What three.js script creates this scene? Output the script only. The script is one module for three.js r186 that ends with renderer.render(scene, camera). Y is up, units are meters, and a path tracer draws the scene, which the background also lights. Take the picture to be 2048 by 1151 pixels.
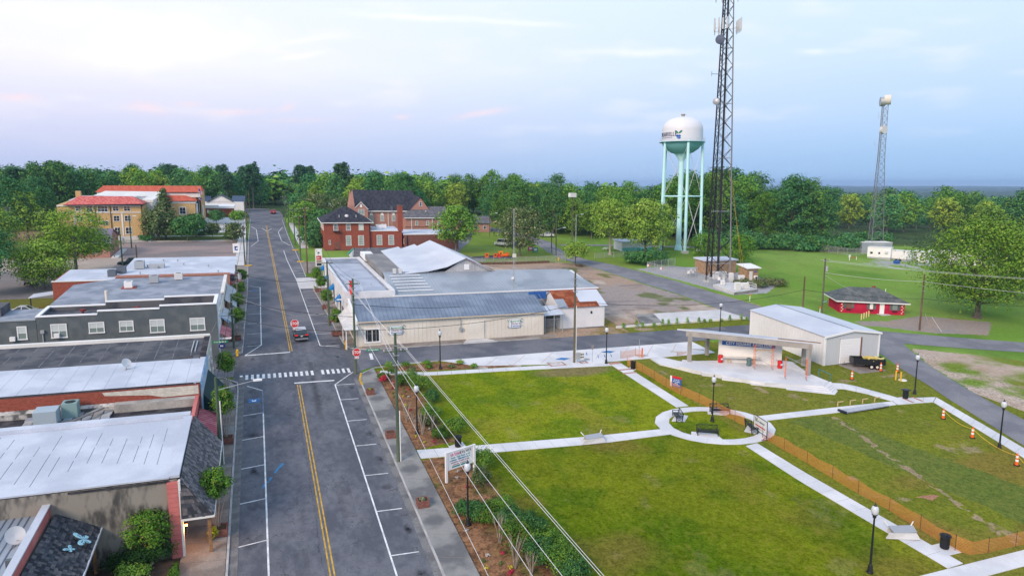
import * as THREE from 'three';
import { mergeGeometries } from 'three/addons/utils/BufferGeometryUtils.js';
import { FontLoader } from 'three/addons/loaders/FontLoader.js';
import { TextGeometry } from 'three/addons/geometries/TextGeometry.js';

// ---------------------------------------------------------------- camera, sky, sun, exposure
const scene = new THREE.Scene();
const CAMY = 29.5155, YAW = -20.3236, PITCH = -8.5616;
const camera = new THREE.PerspectiveCamera(45.73, 2048 / 1151, 0.5, 20000);
camera.position.set(0, CAMY, 0);
camera.rotation.order = 'YXZ';
camera.rotation.y = THREE.MathUtils.degToRad(YAW);
camera.rotation.x = THREE.MathUtils.degToRad(PITCH);
scene.add(camera);
const renderer = new THREE.WebGLRenderer({ antialias: true });
renderer.toneMapping = THREE.LinearToneMapping;
renderer.toneMappingExposure = 1.28;
renderer.shadowMap.enabled = true;

function rng(seed) { let a = seed >>> 0; return () => { a = (a + 0x6D2B79F5) | 0; let t = Math.imul(a ^ (a >>> 15), 1 | a); t = (t + Math.imul(t ^ (t >>> 7), 61 | t)) ^ t; return ((t ^ (t >>> 14)) >>> 0) / 4294967296; }; }
const clamp = (x, a, b) => Math.min(b, Math.max(a, x)), lerp = (a, b, t) => a + (b - a) * t;
const sstep = (a, b, x) => { const t = clamp((x - a) / (b - a), 0, 1); return t * t * (3 - 2 * t); };
// value noise on a lattice that repeats every P cells
const perm = (() => { const r = rng(7), p = new Float32Array(65536); for (let i = 0; i < 65536; i++) p[i] = r(); return p; })();
const hsh = (x, y, s) => perm[(Math.imul(x, 374761393) + Math.imul(y, 668265263) + Math.imul(s, 974711) >>> 13) & 65535];
function vn(x, y, s = 0, P = 0) {
  let xi = Math.floor(x), yi = Math.floor(y); const fx = x - xi, fy = y - yi, a = fx * fx * (3 - 2 * fx), b = fy * fy * (3 - 2 * fy);
  let x1 = xi + 1, y1 = yi + 1;
  if (P) { xi = ((xi % P) + P) % P; yi = ((yi % P) + P) % P; x1 = ((x1 % P) + P) % P; y1 = ((y1 % P) + P) % P; }
  return (hsh(xi, yi, s) * (1 - a) + hsh(x1, yi, s) * a) * (1 - b) + (hsh(xi, y1, s) * (1 - a) + hsh(x1, y1, s) * a) * b;
}
function fbm(x, y, s = 0, o = 4, P = 0) { let v = 0, a = 0.5, t = 0; for (let i = 0; i < o; i++) { v += a * vn(x, y, s + i * 17, P); t += a; x *= 2; y *= 2; P *= 2; a *= 0.5; } return v / t; }
const lin = c => { c /= 255; return c <= 0.04045 ? c / 12.92 : ((c + 0.055) / 1.055) ** 2.4; };
const LUT = Uint8Array.from({ length: 8193 }, (_, i) => { const c = i / 8192; return Math.round(255 * (c <= 0.0031308 ? c * 12.92 : 1.055 * c ** (1 / 2.4) - 0.055)); });
const toS = c => LUT[c <= 0 ? 0 : c >= 1 ? 8192 : (c * 8192) | 0];

// computed sky: pale hazy evening sky, brighter and warmer to the left, bluer to the right, with wisps of cloud
{
  const W = 2048, H = 1024, d = new Float32Array(W * H * 4);
  const Lf = [[-2, 182, 198, 230], [2, 196, 204, 235], [5, 218, 219, 241], [9, 242, 241, 249], [15, 233, 240, 252], [30, 214, 229, 251], [90, 176, 206, 246]];
  const Rt = [[-2, 152, 192, 232], [2, 162, 198, 236], [5, 184, 212, 245], [9, 200, 223, 249], [15, 212, 233, 252], [30, 200, 224, 251], [90, 172, 204, 246]];
  const grad = (T, e) => { let i = 0; while (i < T.length - 2 && e > T[i + 1][0]) i++; const t = clamp((e - T[i][0]) / (T[i + 1][0] - T[i][0]), 0, 1); return [1, 2, 3].map(k => lerp(T[i][k], T[i + 1][k], t)); };
  // wisps as the photograph shows them: image column, row, half width, half height, strength, tilt, colour
  const wis = [[860, 34, 170, 7, 0.5, 0.055, 0], [1060, 46, 90, 5, 0.35, 0.06, 0], [600, 112, 50, 5, .55, -.17, 0], [610, 80, 75, 5, .4, -.12, 0], [300, 62, 110, 30, .55, -.1, 0], [420, 90, 110, 30, .6, -.15, 0], [240, 125, 100, 22, .45, .05, 0],
    [960, 228, 55, 7, .6, -.14, 1], [803, 232, 18, 4, .6, 0, 1], [290, 218, 45, 13, .45, .1, 1], [470, 224, 70, 6, .45, -.06, 1], [380, 208, 30, 6, .4, 0, 1], [575, 213, 18, 8, .35, -.3, 1], [30, 196, 45, 9, .5, 0, 1], [600, 240, 80, 5, .25, -.03, 1],
    [1290, 104, 130, 8, .42, .02, 0], [1630, 103, 30, 5, .55, .05, 0], [1690, 100, 26, 4, .4, 0, 0], [1780, 62, 60, 6, .2, .1, 0], [130, 20, 260, 30, .3, .05, 0]];
  const pit = -PITCH * Math.PI / 180;
  for (let j = 0; j < H; j++) for (let i = 0; i < W; i++) {
    const th = ((j + .5) / H - .5) * Math.PI, ph = ((i + .5) / W - .5) * 2 * Math.PI;
    const x = Math.cos(ph) * Math.cos(th), y = Math.sin(th), z = Math.sin(ph) * Math.cos(th);
    const a0 = Math.atan2(x, -z) * 180 / Math.PI + YAW;               // azimuth right of the camera's heading
    const a = ((a0 + 540) % 360) - 180, e = th * 180 / Math.PI;
    const w = 0.5 + 0.5 * Math.cos((a + 100) * Math.PI / 180), k = sstep(0.1, 0.72, w);
    const A = grad(Lf, e), B = grad(Rt, e); let c = [0, 1, 2].map(q => lerp(B[q], A[q], k));
    const band = sstep(1.5, 6, e) * (1 - sstep(16, 40, e)), n = band ? fbm(a * .22 + 40, e * 1.1 + 9, 3, 4) : 0;
    const v = sstep(.52, .85, n) * .28 * band; c = c.map((q, m) => lerp(q, [252, 246, 246][m], v));
    const ar = a * Math.PI / 180;
    if (Math.abs(a) < 45 && e > 0 && e < 20) {                        // the wisps seen in the picture
      const fx = Math.sin(ar) * Math.cos(th), fz = Math.cos(ar) * Math.cos(th), cz = fz * Math.cos(pit) - y * Math.sin(pit), cyy = y * Math.cos(pit) + fz * Math.sin(pit);
      const px = 1024 + 1365 * fx / cz, py = 575.5 - 1365 * cyy / cz;
      for (const [wx, wy, sx, sy, st, ti, kd] of wis) {
        const dx = px - wx; if (Math.abs(dx) > sx * 1.6) continue; const dy = py - wy - dx * ti + (fbm(px * .02, py * .03, 60, 3) - .5) * sy * 1.6;
        const q = Math.exp(-1.2 * (dx / sx) ** 2 - 1.6 * (dy / sy) ** 2) * st * (.7 + 1.3 * fbm(px * .012 + wx, py * .07, 31, 4));
        c = c.map((o, m) => lerp(o, (kd ? [252, 224, 230] : [255, 252, 250])[m], clamp(q, 0, .9)));
      }
    }
    const o = (j * W + i) * 4; for (let m = 0; m < 3; m++) d[o + m] = lin(c[m]) * .9; d[o + 3] = 1;
  }
  const t = new THREE.DataTexture(d, W, H, THREE.RGBAFormat, THREE.FloatType); t.mapping = THREE.EquirectangularReflectionMapping; t.magFilter = t.minFilter = THREE.LinearFilter; t.needsUpdate = true;
  scene.background = t; scene.environment = t; scene.environmentIntensity = 1;
}
const sun = new THREE.DirectionalLight(0xffe6cf, 2.5);
{ const az = (YAW * -1 - 148) * Math.PI / 180, el = 32 * Math.PI / 180; sun.position.set(Math.sin(az) * Math.cos(el), Math.sin(el), -Math.cos(az) * Math.cos(el)).multiplyScalar(400).add(new THREE.Vector3(60, 0, -110)); }
sun.target.position.set(60, 5, -110); sun.castShadow = true; sun.shadow.radius = 38; sun.shadow.mapSize.set(4096, 4096);
Object.assign(sun.shadow.camera, { left: -260, right: 260, top: 260, bottom: -260, near: 1, far: 1200 });
scene.add(sun, sun.target);

// ---------------------------------------------------------------- places: u along the street, v to its right, h above the ground
const S1 = 0.069089, S2 = -0.015026;
const sm = (x, L, w) => x <= L - w ? x : x >= L + w ? L : L - (L + w - x) ** 2 / (4 * w);
function T(u, v) {
  const right = sstep(70, 175, v), UL = lerp(290, 195, right);
  let y = S1 * sm(u, UL, 28) + S2 * sm(Math.max(v, -260), 330, 40);
  const R = Math.hypot(u, v); y -= sstep(60, 200, v) * sstep(280, 1100, R) * 24;
  y += sstep(330, 700, R) * 3 * (fbm(u * .004 + 50, v * .004 + 50, 5, 3) - .5) * 2;
  return y;
}
const cp = Math.cos(-PITCH * Math.PI / 180), sp = Math.sin(-PITCH * Math.PI / 180), cy_ = Math.cos(YAW * Math.PI / 180), sy_ = Math.sin(YAW * Math.PI / 180);
function at(px, py, h = 0) {                          // where the line of sight through an image point meets the ground (or h above it)
  const xr = (px - 1024) / 1365, yr = -(py - 575.5) / 1365, X = xr, Y = yr * cp - sp, Zf = cp + yr * sp;
  const du = X * sy_ + Zf * cy_, dv = X * cy_ - Zf * sy_; let t = -(CAMY - h) / (Y - S1 * du - S2 * dv);
  if (!(t > 0) || t > 330) { t = 330; }
  return [du * t, dv * t];
}
const W3 = (u, v, h = 0) => new THREE.Vector3(v, T(u, v) + h, -u);

// ---------------------------------------------------------------- naming
const used = {};
function numbered(n) { const k = used[n] = (used[n] ?? -1) + 1; return k ? n + '_' + String(k).padStart(3, '0') : n; }
function tag(o, label, category, group, kind) { if (label) o.userData.label = label; if (category) o.userData.category = category; if (group) o.userData.group = group; if (kind) o.userData.kind = kind; return o; }
function thing(name, label, category, u, v, turn = 0, group, h = 0) {
  const o = new THREE.Group(); o.name = numbered(name); o.position.copy(W3(u, v, h)); o.rotation.y = turn; o.bu = u; o.bv = v; scene.add(o); return tag(o, label, category, group);
}
function shad(m) { m.castShadow = m.receiveShadow = true; return m; }
function part(name, geo, mat, parent, kind) {
  const g = Array.isArray(geo) ? (geo.length > 1 ? mergeGeometries(geo.map(q => q.index ? q.toNonIndexed() : q)) : geo[0]) : geo;
  const m = shad(new THREE.Mesh(g, mat)); m.name = name; if (kind) m.userData.kind = kind; parent.add(m); return m;
}
function solo(name, geo, mat, label, category, group, kind) { const m = part(numbered(name), geo, mat, scene); return tag(m, label, category, group, kind); }
function dup(root, u, v, turn, label, group) { const r = root.clone(); r.name = numbered(root.name.replace(/_\d{3}$/, '')); r.position.copy(W3(u, v)); if (turn !== undefined) r.rotation.y = turn; r.userData = { ...root.userData }; if (label) r.userData.label = label; if (group) r.userData.group = group; scene.add(r); return r; }

// ---------------------------------------------------------------- geometry: flat faces with metre uv
class Q {
  constructor(g) { this.p = []; this.n = []; this.t = []; this.g = g; }
  tri(a, b, c) {
    const e1 = [b[0] - a[0], b[1] - a[1], b[2] - a[2]], e2 = [c[0] - a[0], c[1] - a[1], c[2] - a[2]];
    let n = [e1[1] * e2[2] - e1[2] * e2[1], e1[2] * e2[0] - e1[0] * e2[2], e1[0] * e2[1] - e1[1] * e2[0]]; const l = Math.hypot(...n) || 1; n = n.map(k => k / l);
    for (const q of [a, b, c]) { this.p.push(...q); this.n.push(...n); if (Math.abs(n[1]) > .6) this.t.push(q[0], -q[2]); else if (Math.abs(n[0]) > Math.abs(n[2])) this.t.push(q[2], q[1]); else this.t.push(q[0], q[1]); }
    return this;
  }
  quad(a, b, c, d) { return this.tri(a, b, c).tri(a, c, d); }
  hex(b, t) { // bottom and top rings of 4, counter-clockwise seen from above
    this.quad(t[0], t[1], t[2], t[3]); this.quad(b[3], b[2], b[1], b[0]);
    for (let i = 0; i < 4; i++) { const j = (i + 1) % 4; this.quad(b[i], b[j], t[j], t[i]); } return this;
  }
  box(x0, x1, y0, y1, z0, z1) { return this.hex([[x0, y0, z1], [x1, y0, z1], [x1, y0, z0], [x0, y0, z0]], [[x0, y1, z1], [x1, y1, z1], [x1, y1, z0], [x0, y1, z0]]); }
  geo() { const g = new THREE.BufferGeometry(); g.setAttribute('position', new THREE.Float32BufferAttribute(this.p, 3)); g.setAttribute('normal', new THREE.Float32BufferAttribute(this.n, 3)); g.setAttribute('uv', new THREE.Float32BufferAttribute(this.t, 2)); return g; }
}
const bxg = (x0, x1, y0, y1, z0, z1) => new Q().box(x0, x1, y0, y1, z0, z1).geo();
// bar between two points
function bar(a, b, r, r2 = r, seg = 6) {
  const A = new THREE.Vector3(...a), B = new THREE.Vector3(...b), g = new THREE.CylinderGeometry(r2, r, A.distanceTo(B), seg);
  g.applyQuaternion(new THREE.Quaternion().setFromUnitVectors(new THREE.Vector3(0, 1, 0), B.clone().sub(A).normalize())); g.translate((A.x + B.x) / 2, (A.y + B.y) / 2, (A.z + B.z) / 2); return g.toNonIndexed();
}
const cyl = (r0, r1, h, x = 0, y = 0, z = 0, s = 12) => { const g = new THREE.CylinderGeometry(r1, r0, h, s); g.translate(x, y + h / 2, z); return g.toNonIndexed(); };
const ball = (r, x, y, z, sy = 1, w = 12, h = 8) => { const g = new THREE.SphereGeometry(r, w, h); g.scale(1, sy, 1); g.translate(x, y, z); return g.toNonIndexed(); };
const lathe = (pts, s = 20) => new THREE.LatheGeometry(pts.map(p => new THREE.Vector2(...p)), s).toNonIndexed();
const rot = (g, ax, a) => { g['rotate' + ax](a); return g; };

// ---------------------------------------------------------------- materials
function tex(n, fn, rep = 1, w = n) {
  const d = new Uint8Array(n * w * 4);
  for (let j = 0; j < n; j++) for (let i = 0; i < w; i++) { const c = fn(i / w, j / n), o = (j * w + i) * 4; d[o] = toS(c[0]); d[o + 1] = toS(c[1]); d[o + 2] = toS(c[2]); d[o + 3] = 255; }
  const t = new THREE.DataTexture(d, w, n); t.wrapS = t.wrapT = THREE.RepeatWrapping; t.colorSpace = THREE.SRGBColorSpace; t.magFilter = THREE.LinearFilter; t.minFilter = THREE.LinearMipmapLinearFilter; t.generateMipmaps = true; t.repeat.set(1 / rep, 1 / rep); t.needsUpdate = true; return t;
}
function btex(n, fn, rep = 1) { const t = tex(n, (x, y) => { const k = fn(x, y); return [k, k, k]; }, rep); t.colorSpace = THREE.NoColorSpace; return t; }
const mix3 = (a, b, t) => [lerp(a[0], b[0], t), lerp(a[1], b[1], t), lerp(a[2], b[2], t)];
const mul3 = (a, k) => [a[0] * k, a[1] * k, a[2] * k];
const mat = (c, r = .8, o = {}) => new THREE.MeshPhysicalMaterial({ color: new THREE.Color().setRGB(...c), roughness: r, side: THREE.DoubleSide, specularIntensity: r > .55 ? .3 : .8, ...o });
const tmat = (map, r = .9, o = {}) => new THREE.MeshPhysicalMaterial({ map, roughness: r, side: THREE.DoubleSide, specularIntensity: r > .95 ? .06 : r > .55 ? .25 : .8, ...o });
// mottled surface: base colour, second colour, blotch size (m), grain strength
const mottle = (a, b, size, grain, rep = 8, n = 256, s = 1, r = .9, o = {}) => { const P = Math.max(2, Math.round(rep / size)); return tmat(tex(n, (x, y) => mul3(mix3(a, b, sstep(.3, .7, fbm(x * P, y * P, s, 4, P))), 1 + grain * (vn(x * n / 2, y * n / 2, s + 5, n / 2) - .5) * 2), rep), r, o); };
const M = {};
const bumpN = btex(256, (x, y) => fbm(x * 32, y * 32, 4, 4, 32), 2);
M.asphalt = mottle([.11, .116, .14], [.16, .163, .185], 3, .22, 14, 512, 11, .92, { bumpMap: bumpN, bumpScale: .008 });
M.asphaltOld = mottle([.165, .168, .19], [.22, .218, .238], 2.5, .22, 12, 512, 12, .95);
M.concrete = mottle([.5, .5, .51], [.58, .575, .57], 1.6, .07, 9, 256, 13);
M.concreteNew = mottle([.56, .57, .6], [.66, .66, .68], 2, .05, 9, 256, 14);
M.concreteOld = mottle([.14, .14, .145], [.27, .265, .255], 1.4, .14, 9, 512, 15);
M.concreteBrown = mottle([.2, .17, .15], [.27, .24, .215], 1.2, .16, 9, 256, 16);
M.kerb = mottle([.33, .33, .335], [.44, .435, .43], .8, .1, 6, 128, 17);
M.gutter = mottle([.13, .13, .135], [.2, .2, .2], .8, .14, 6, 128, 18);
M.paint = mottle([.55, .56, .58], [.78, .79, .8], .35, .12, 4, 256, 19, .7);
M.paintY = mottle([.42, .25, .04], [.62, .38, .06], .4, .12, 4, 256, 20, .7);
M.paintB = mottle([.03, .13, .33], [.06, .22, .5], .3, .12, 4, 128, 21, .7);
M.blueChalk = mottle([.05, .25, .45], [.1, .2, .27], .3, .3, 4, 128, 22);
M.white = mat([.78, .78, .79], .55); M.offwhite = mottle([.66, .65, .62], [.74, .73, .7], 2, .04, 8, 128, 23, .6);
M.black = mat([.012, .014, .016], .4); M.dark = mat([.03, .032, .035], .6); M.steel = mat([.35, .36, .37], .45, { metalness: .6 }); M.galv = mat([.42, .44, .46], .5, { metalness: .4 });
M.pole = mottle([.09, .085, .06], [.15, .14, .1], .4, .2, 3, 128, 24); M.poleGreen = mottle([.07, .11, .075], [.12, .15, .1], .5, .2, 3, 128, 25); M.poleBrown = mottle([.11, .07, .045], [.16, .11, .075], .4, .2, 3, 128, 26);
M.wire = mat([.03, .03, .035], .6); M.wireWhite = mat([.62, .63, .65], .5);
M.red = mat([.55, .015, .015], .5); M.orange = mat([.8, .14, .02], .6); M.yellow = mat([.75, .45, .02], .5); M.blue = mat([.02, .1, .35], .5); M.green = mat([.01, .25, .12], .5); M.brownWood = mottle([.2, .11, .055], [.28, .16, .08], .3, .15, 2, 128, 27); M.paleWood = mat([.55, .4, .22], .8);
M.glass = new THREE.MeshPhysicalMaterial({ color: new THREE.Color().setRGB(.02, .028, .035), roughness: .06, side: THREE.DoubleSide, clearcoat: 1 });
M.glassPale = new THREE.MeshPhysicalMaterial({ color: new THREE.Color().setRGB(.2, .26, .25), roughness: .1, side: THREE.DoubleSide });
M.blind = mat([.52, .58, .58], .5); M.curtain = mat([.2, .1, .07], .7);
M.rubber = mat([.015, .015, .016], .85);
M.membrane = mottle([.44, .48, .56], [.54, .58, .66], 2.2, .06, 14, 512, 28, .75);
M.membraneGrey = mottle([.2, .23, .28], [.3, .33, .39], 1.6, .1, 12, 512, 29, .85);
M.membraneDark = mottle([.06, .065, .08], [.12, .122, .135], 1.2, .14, 10, 512, 30, .85);
M.tar = mottle([.03, .03, .036], [.085, .08, .085], .8, .2, 6, 256, 31);
M.tinGrey = mottle([.28, .32, .37], [.36, .4, .45], 3, .05, 12, 256, 32, .5, { metalness: .25 });
M.tinBlue = mottle([.15, .19, .26], [.22, .27, .35], 2.5, .06, 12, 256, 33, .5, { metalness: .25 });
M.tinPale = mottle([.5, .53, .6], [.58, .61, .67], 4, .03, 12, 128, 34, .5, { metalness: .15 });
M.tinRust = mottle([.2, .05, .02], [.32, .11, .055], .7, .25, 5, 256, 35, .85);
M.tinWhite = mottle([.64, .65, .68], [.72, .73, .75], 3, .04, 9, 128, 36, .6);
M.cream = mottle([.66, .62, .55], [.74, .71, .64], 3, .04, 9, 128, 37, .7);
M.sidingGrey = mat([.5, .53, .57], .6);
M.stuccoGrey = mottle([.1, .12, .13], [.13, .15, .158], 1, .12, 6, 256, 38);
M.stucco = tmat(tex(512, (x, y) => { const st = fbm(x * 24, y * 6, 41, 4, 6), b = fbm(x * 6, y * 6, 42, 4, 6); return mul3(mix3([.27, .25, .215], [.075, .072, .068], sstep(.34, .64, st * .55 + b * .45)), 1 + .1 * (vn(x * 256, y * 256, 9, 256) - .5)); }, 7));
const brickTex = (a, b, mo, s) => tex(512, (x, y) => { const rows = 32, col = 12; const r = Math.floor(y * rows), fx = x * col + (r % 2) * .5, c = Math.floor(fx) % col, lx = fx - Math.floor(fx), ly = y * rows - r; const k = hsh(c, r, s); const m = lx < .05 || ly < .15; return m ? mo : mul3(mix3(a, b, k), .85 + .3 * fbm(x * 8, y * 8, s + 3, 3, 8)); }, 2.6);
M.brickRed = tmat(brickTex([.24, .045, .03], [.34, .085, .055], [.26, .13, .1], 51)); M.brickPink = tmat(brickTex([.34, .15, .12], [.46, .24, .19], [.4, .27, .23], 52)); M.brickTan = tmat(brickTex([.5, .31, .12], [.62, .42, .2], [.5, .38, .22], 53));
M.brickDark = tmat(brickTex([.15, .05, .04], [.24, .1, .08], [.2, .13, .11], 54));
M.brickWhite = tmat(brickTex([.5, .48, .42], [.66, .63, .56], [.42, .4, .36], 55));
M.tile = tmat(tex(256, (x, y) => { const r = Math.floor(y * 16), c = Math.floor(x * 16); return mul3(mix3([.42, .075, .045], [.58, .15, .085], hsh(c, r, 61)), .85 + .3 * vn(x * 64, y * 64, 4, 64)); }, 4.8), .8);
M.tilePink = tmat(tex(256, (x, y) => { const r = Math.floor(y * 16), c = Math.floor(x * 16); return mul3(mix3([.44, .07, .07], [.6, .2, .17], hsh(c, r, 62)), .85 + .3 * vn(x * 64, y * 64, 4, 64)); }, 6), .8);
M.shingleDark = mottle([.028, .03, .042], [.05, .052, .066], .5, .3, 6, 256, 63); M.shingleGrey = mottle([.1, .1, .115], [.15, .15, .16], .5, .25, 6, 256, 64); M.shingleGreen = mottle([.085, .1, .105], [.14, .15, .15], .6, .22, 6, 256, 65);
M.pink = mottle([.5, .15, .14], [.58, .2, .185], 1, .06, 5, 128, 66); M.pinkTin = mottle([.38, .11, .14], [.5, .2, .22], .6, .1, 4, 128, 67, .6); M.redPaint = mottle([.42, .012, .045], [.5, .025, .06], 1.4, .08, 6, 128, 68, .7);
M.aqua = mat([.5, .8, .84], .5); M.tankWhite = mottle([.66, .67, .72], [.72, .73, .76], 3, .03, 12, 128, 69, .5); M.tankAqua = mottle([.14, .4, .41], [.2, .48, .48], 2, .05, 8, 128, 70, .55);
M.gravel = mottle([.26, .26, .28], [.38, .375, .38], .8, .35, 6, 256, 71); M.mulch = null;
M.bark = mottle([.1, .085, .07], [.19, .17, .15], .3, .3, 2, 128, 72); M.barkPale = mottle([.3, .25, .21], [.42, .36, .31], .3, .2, 2, 128, 73);
M.navy = mat([.012, .014, .03], .5); M.teal = mat([.012, .04, .045], .7); M.plastic = mat([.6, .6, .6], .5);
const FONT = await new FontLoader().loadAsync('fonts/droid/droid_sans_bold.typeface.json');
const FONTS = await new FontLoader().loadAsync('fonts/droid/droid_serif_bold.typeface.json');
function text(str, size, depth = .02, font = FONT) { const g = new TextGeometry(str, { font, size, depth, curveSegments: 3 }); g.computeBoundingBox(); const b = g.boundingBox; g.translate(-(b.min.x + b.max.x) / 2, -(b.min.y + b.max.y) / 2, 0); return g.index ? g.toNonIndexed() : g; }
// strokes standing for print too small to read in the photograph
function strokes(w, h, seed) { const r = rng(seed), L = []; let x = -w / 2; while (x < w / 2) { const l = h * (.35 + r() * .5); L.push(bxg(x, Math.min(w / 2, x + l), -h / 2 * (.7 + .3 * r()), h / 2 * (.6 + .4 * r()), 0, .008)); x += l + h * (r() < .2 ? .7 : .18); } return mergeGeometries(L); }
// ---------------------------------------------------------------- the ground
const inside = (P, u, v) => { if (!P.bb) { const a = P.map(p => p[0]), b = P.map(p => p[1]); P.bb = [Math.min(...a), Math.max(...a), Math.min(...b), Math.max(...b)]; } const B = P.bb; if (u < B[0] || u > B[1] || v < B[2] || v > B[3]) return false; let r = false; for (let i = 0, j = P.length - 1; i < P.length; j = i++) { const [a, b] = P[i], [c, d] = P[j]; if ((b > v) !== (d > v) && u < (c - a) * (v - b) / (d - b) + a) r = !r; } return r; };
const GR = { lawn: [.11, .165, .004], lawn2: [.165, .2, .008], deep: [.06, .13, .004], brown: [.2, .145, .035], dry: [.17, .175, .03], field: [.14, .26, .035], field2: [.19, .3, .06], dirt: [.36, .26, .19], sand: [.46, .39, .33], gravel: [.3, .26, .24], mulch: [.25, .13, .07], mulch2: [.17, .09, .05], wood: [.04, .06, .015], grey: [.17, .165, .17], lightgravel: [.36, .36, .38], red: [.3, .12, .07] };
const bedA = [[86.6, 12.3], [84.6, 18.5], [83, 16.9], [80.2, 16.6], [75, 16.9], [69, 17.1], [63, 17.3], [62.4, 12.3]], bedB = [[60.2, 12.3], [60.3, 17.4], [57.7, 18], [52, 18.2], [46, 18.4], [41.6, 18.6], [34, 19.5], [28, 20], [28, 12.3]], bedC = [[88, 14.5], [88.4, 20.5], [86.2, 27], [84.4, 33], [83.6, 32], [84.4, 25], [85, 19], [86.3, 15]];
const sodStrip = [[58.6, 55], [58.6, 60.5], [31, 68], [20, 69], [20, 61]];
const lotE = [[98.6, 55.6], [99.5, 82], [108, 81], [120, 80.8], [132, 79], [146, 77.5], [158, 75], [163, 60], [160, 42], [148, 40], [118, 40], [116, 55.6]];
const lotL = [[164, -34], [164, -3.6], [204, -5.5], [204, -34]], drive = [[93, 101], [91.7, 108], [93.5, 118], [86.5, 128], [80, 118], [83, 109], [88.6, 103], [90, 100]];
const compound = [[147.5, 87.5], [150, 100], [139, 112], [126, 114], [116.8, 101.5], [116.4, 92.8], [131, 90.7]];
const shoulder = [[77, 96], [69, 90.8], [60, 86.4], [52, 83.4], [34, 75.6], [20, 69], [20, 92], [50, 101], [66, 110], [72, 103]];
const bankE = [[97, 81], [101, 92.2], [108, 92], [118, 90.6], [144, 87], [152, 84], [150, 82]];
function groundCol(u, v, fine) {
  const n1 = fbm(u * .05 + 3, v * .05, 81, 3), n2 = fbm(u * .3, v * .3, 82, 3), n3 = fbm(u * 1.4, v * 1.4, 83, 2), g = vn(u * 9, v * 9, 84);
  const wu = u + (n3 - .5) * .7, wv = v + (vn(u * 1.7 + 70, v * 1.7, 85) - .5) * .6;   // ragged edges
  let c, gr = .32;
  const park = u < 87.5 && v > 12 && v < 86;
  if (park) {
    c = mix3(GR.lawn, GR.lawn2, sstep(.35, .65, n1)); c = mix3(c, GR.deep, sstep(.45, .72, n2) * .6); c = mul3(c, .86 + .3 * fbm(u * .7, v * .7, 89, 2)); c = mix3(c, GR.brown, sstep(.55, .8, fbm(u * .12 + 9, v * .12 + 4, 86, 4)) * .6);
    if (v > 47.5) { c = mix3(c, GR.dry, .35 + .3 * n2); if (u > 60.5) c = mix3(c, GR.dry, .35); if (u < 58.5) c = mix3(c, GR.brown, sstep(.5, .72, fbm(u * .16, v * .1 + 30, 87, 4)) * .7); }
    if (inside(sodStrip, wu, wv)) c = mix3([.1, .145, .025], [.135, .165, .035], n2);
    const bp = Math.hypot((wu - 80) / 1.9, (wv - 38.5) / 5.8); c = mix3(c, [.17, .14, .065], (1 - sstep(.6, 1.25, bp)) * .9);        // thin new grass by the top path
    if (v < 44.6 && v > 17) c = mul3(c, u > 60.5 ? 1.12 : .86); const dirt = sstep(.7, .8, fbm(u * .34 + 12, v * .34, 88, 4)); c = mix3(c, GR.dirt, dirt * (v > 50 ? .55 : .12));  // west lawn lighter north, darker south: vignette falloff painted into grass colour; then dirt
    const ed = Math.min(Math.abs(wv - 61 + .25 * (58 - wu)), 9); if (v > 54 && u < 58 && ed < .3 && n3 > .45) c = mix3(c, GR.dirt, .7);
    if (inside([[41.2, 53.8], [41.2, 55.5], [40.6, 56], [40.3, 54.6]], wu, wv)) c = [.36, .19, .12];
    for (const B of [bedA, bedB, bedC]) if (inside(B, wu, wv)) { c = mix3(GR.mulch, GR.mulch2, sstep(.35, .7, n3)); c = mix3(c, [.07, .1, .02], sstep(.66, .8, n2) * .6); gr = .45; }
  } else {
    c = mix3(GR.field, GR.field2, sstep(.3, .7, n1)); c = mix3(c, [.16, .21, .05], sstep(.55, .8, n2) * .5); c = mix3(c, [.05, .14, .02], sstep(.5, .8, fbm(u * .09, v * .09 + 5, 91, 4)) * .5);
    if (u > 150 && v > 20 && v < 90) c = mix3(c, GR.dry, .35);
    if (v < -3) c = mix3([.1, .135, .03], GR.dirt, sstep(.48, .7, n1) * .7);
    if (inside(lotE, wu, wv)) { c = mix3(GR.gravel, GR.dirt, sstep(.36, .64, n1 * .6 + n2 * .4)); c = mix3(c, GR.sand, sstep(.55, .75, fbm(u * .12 + 20, v * .2, 92, 4)) * .8); c = mix3(c, [.17, .155, .155], sstep(.58, .7, fbm(u * .5, v * .12, 93, 4)) * .5); c = mix3(c, [.1, .13, .03], sstep(.62, .76, fbm(u * .2 + 7, v * .2, 94, 3)) * (u > 106 ? .8 : .2)); gr = .4; }
    if (inside(lotL, wu, wv)) { c = mix3([.26, .2, .19], [.34, .27, .25], n1); c = mix3(c, GR.grey, sstep(.4, .6, fbm(u * .15, v * .06, 95, 3)) * .7); if (u < 176 && n2 > .5) c = mix3(c, [.33, .29, .26], .5); gr = .25; }
    if (u > 164 && u < 181 && v < -30 && v > -75) c = mix3([.33, .28, .24], [.42, .36, .31], n2);
    if (u > 128 && u < 165 && v < -33 && v > -70) { c = mix3(GR.grey, [.24, .21, .2], n2); if (u < 138) c = mix3([.1, .13, .025], GR.brown, n1); }
    if (inside(drive, wu, wv)) { c = mix3([.25, .24, .235], GR.dirt, n2 * .8); gr = .3; }
    if (inside(compound, wu, wv)) { c = mix3([.3, .3, .32], GR.lightgravel, n2); gr = .4; }
    if (inside(shoulder, wu, wv)) { const k = sstep(.46, .66, fbm(u * .16 + 3, v * .16, 96, 4) + (v - 96 + (60 - u) * .45) * .016); c = mix3(mix3(GR.sand, GR.dirt, n2), mix3(GR.field, GR.dry, n2), k); gr = .35; }
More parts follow.
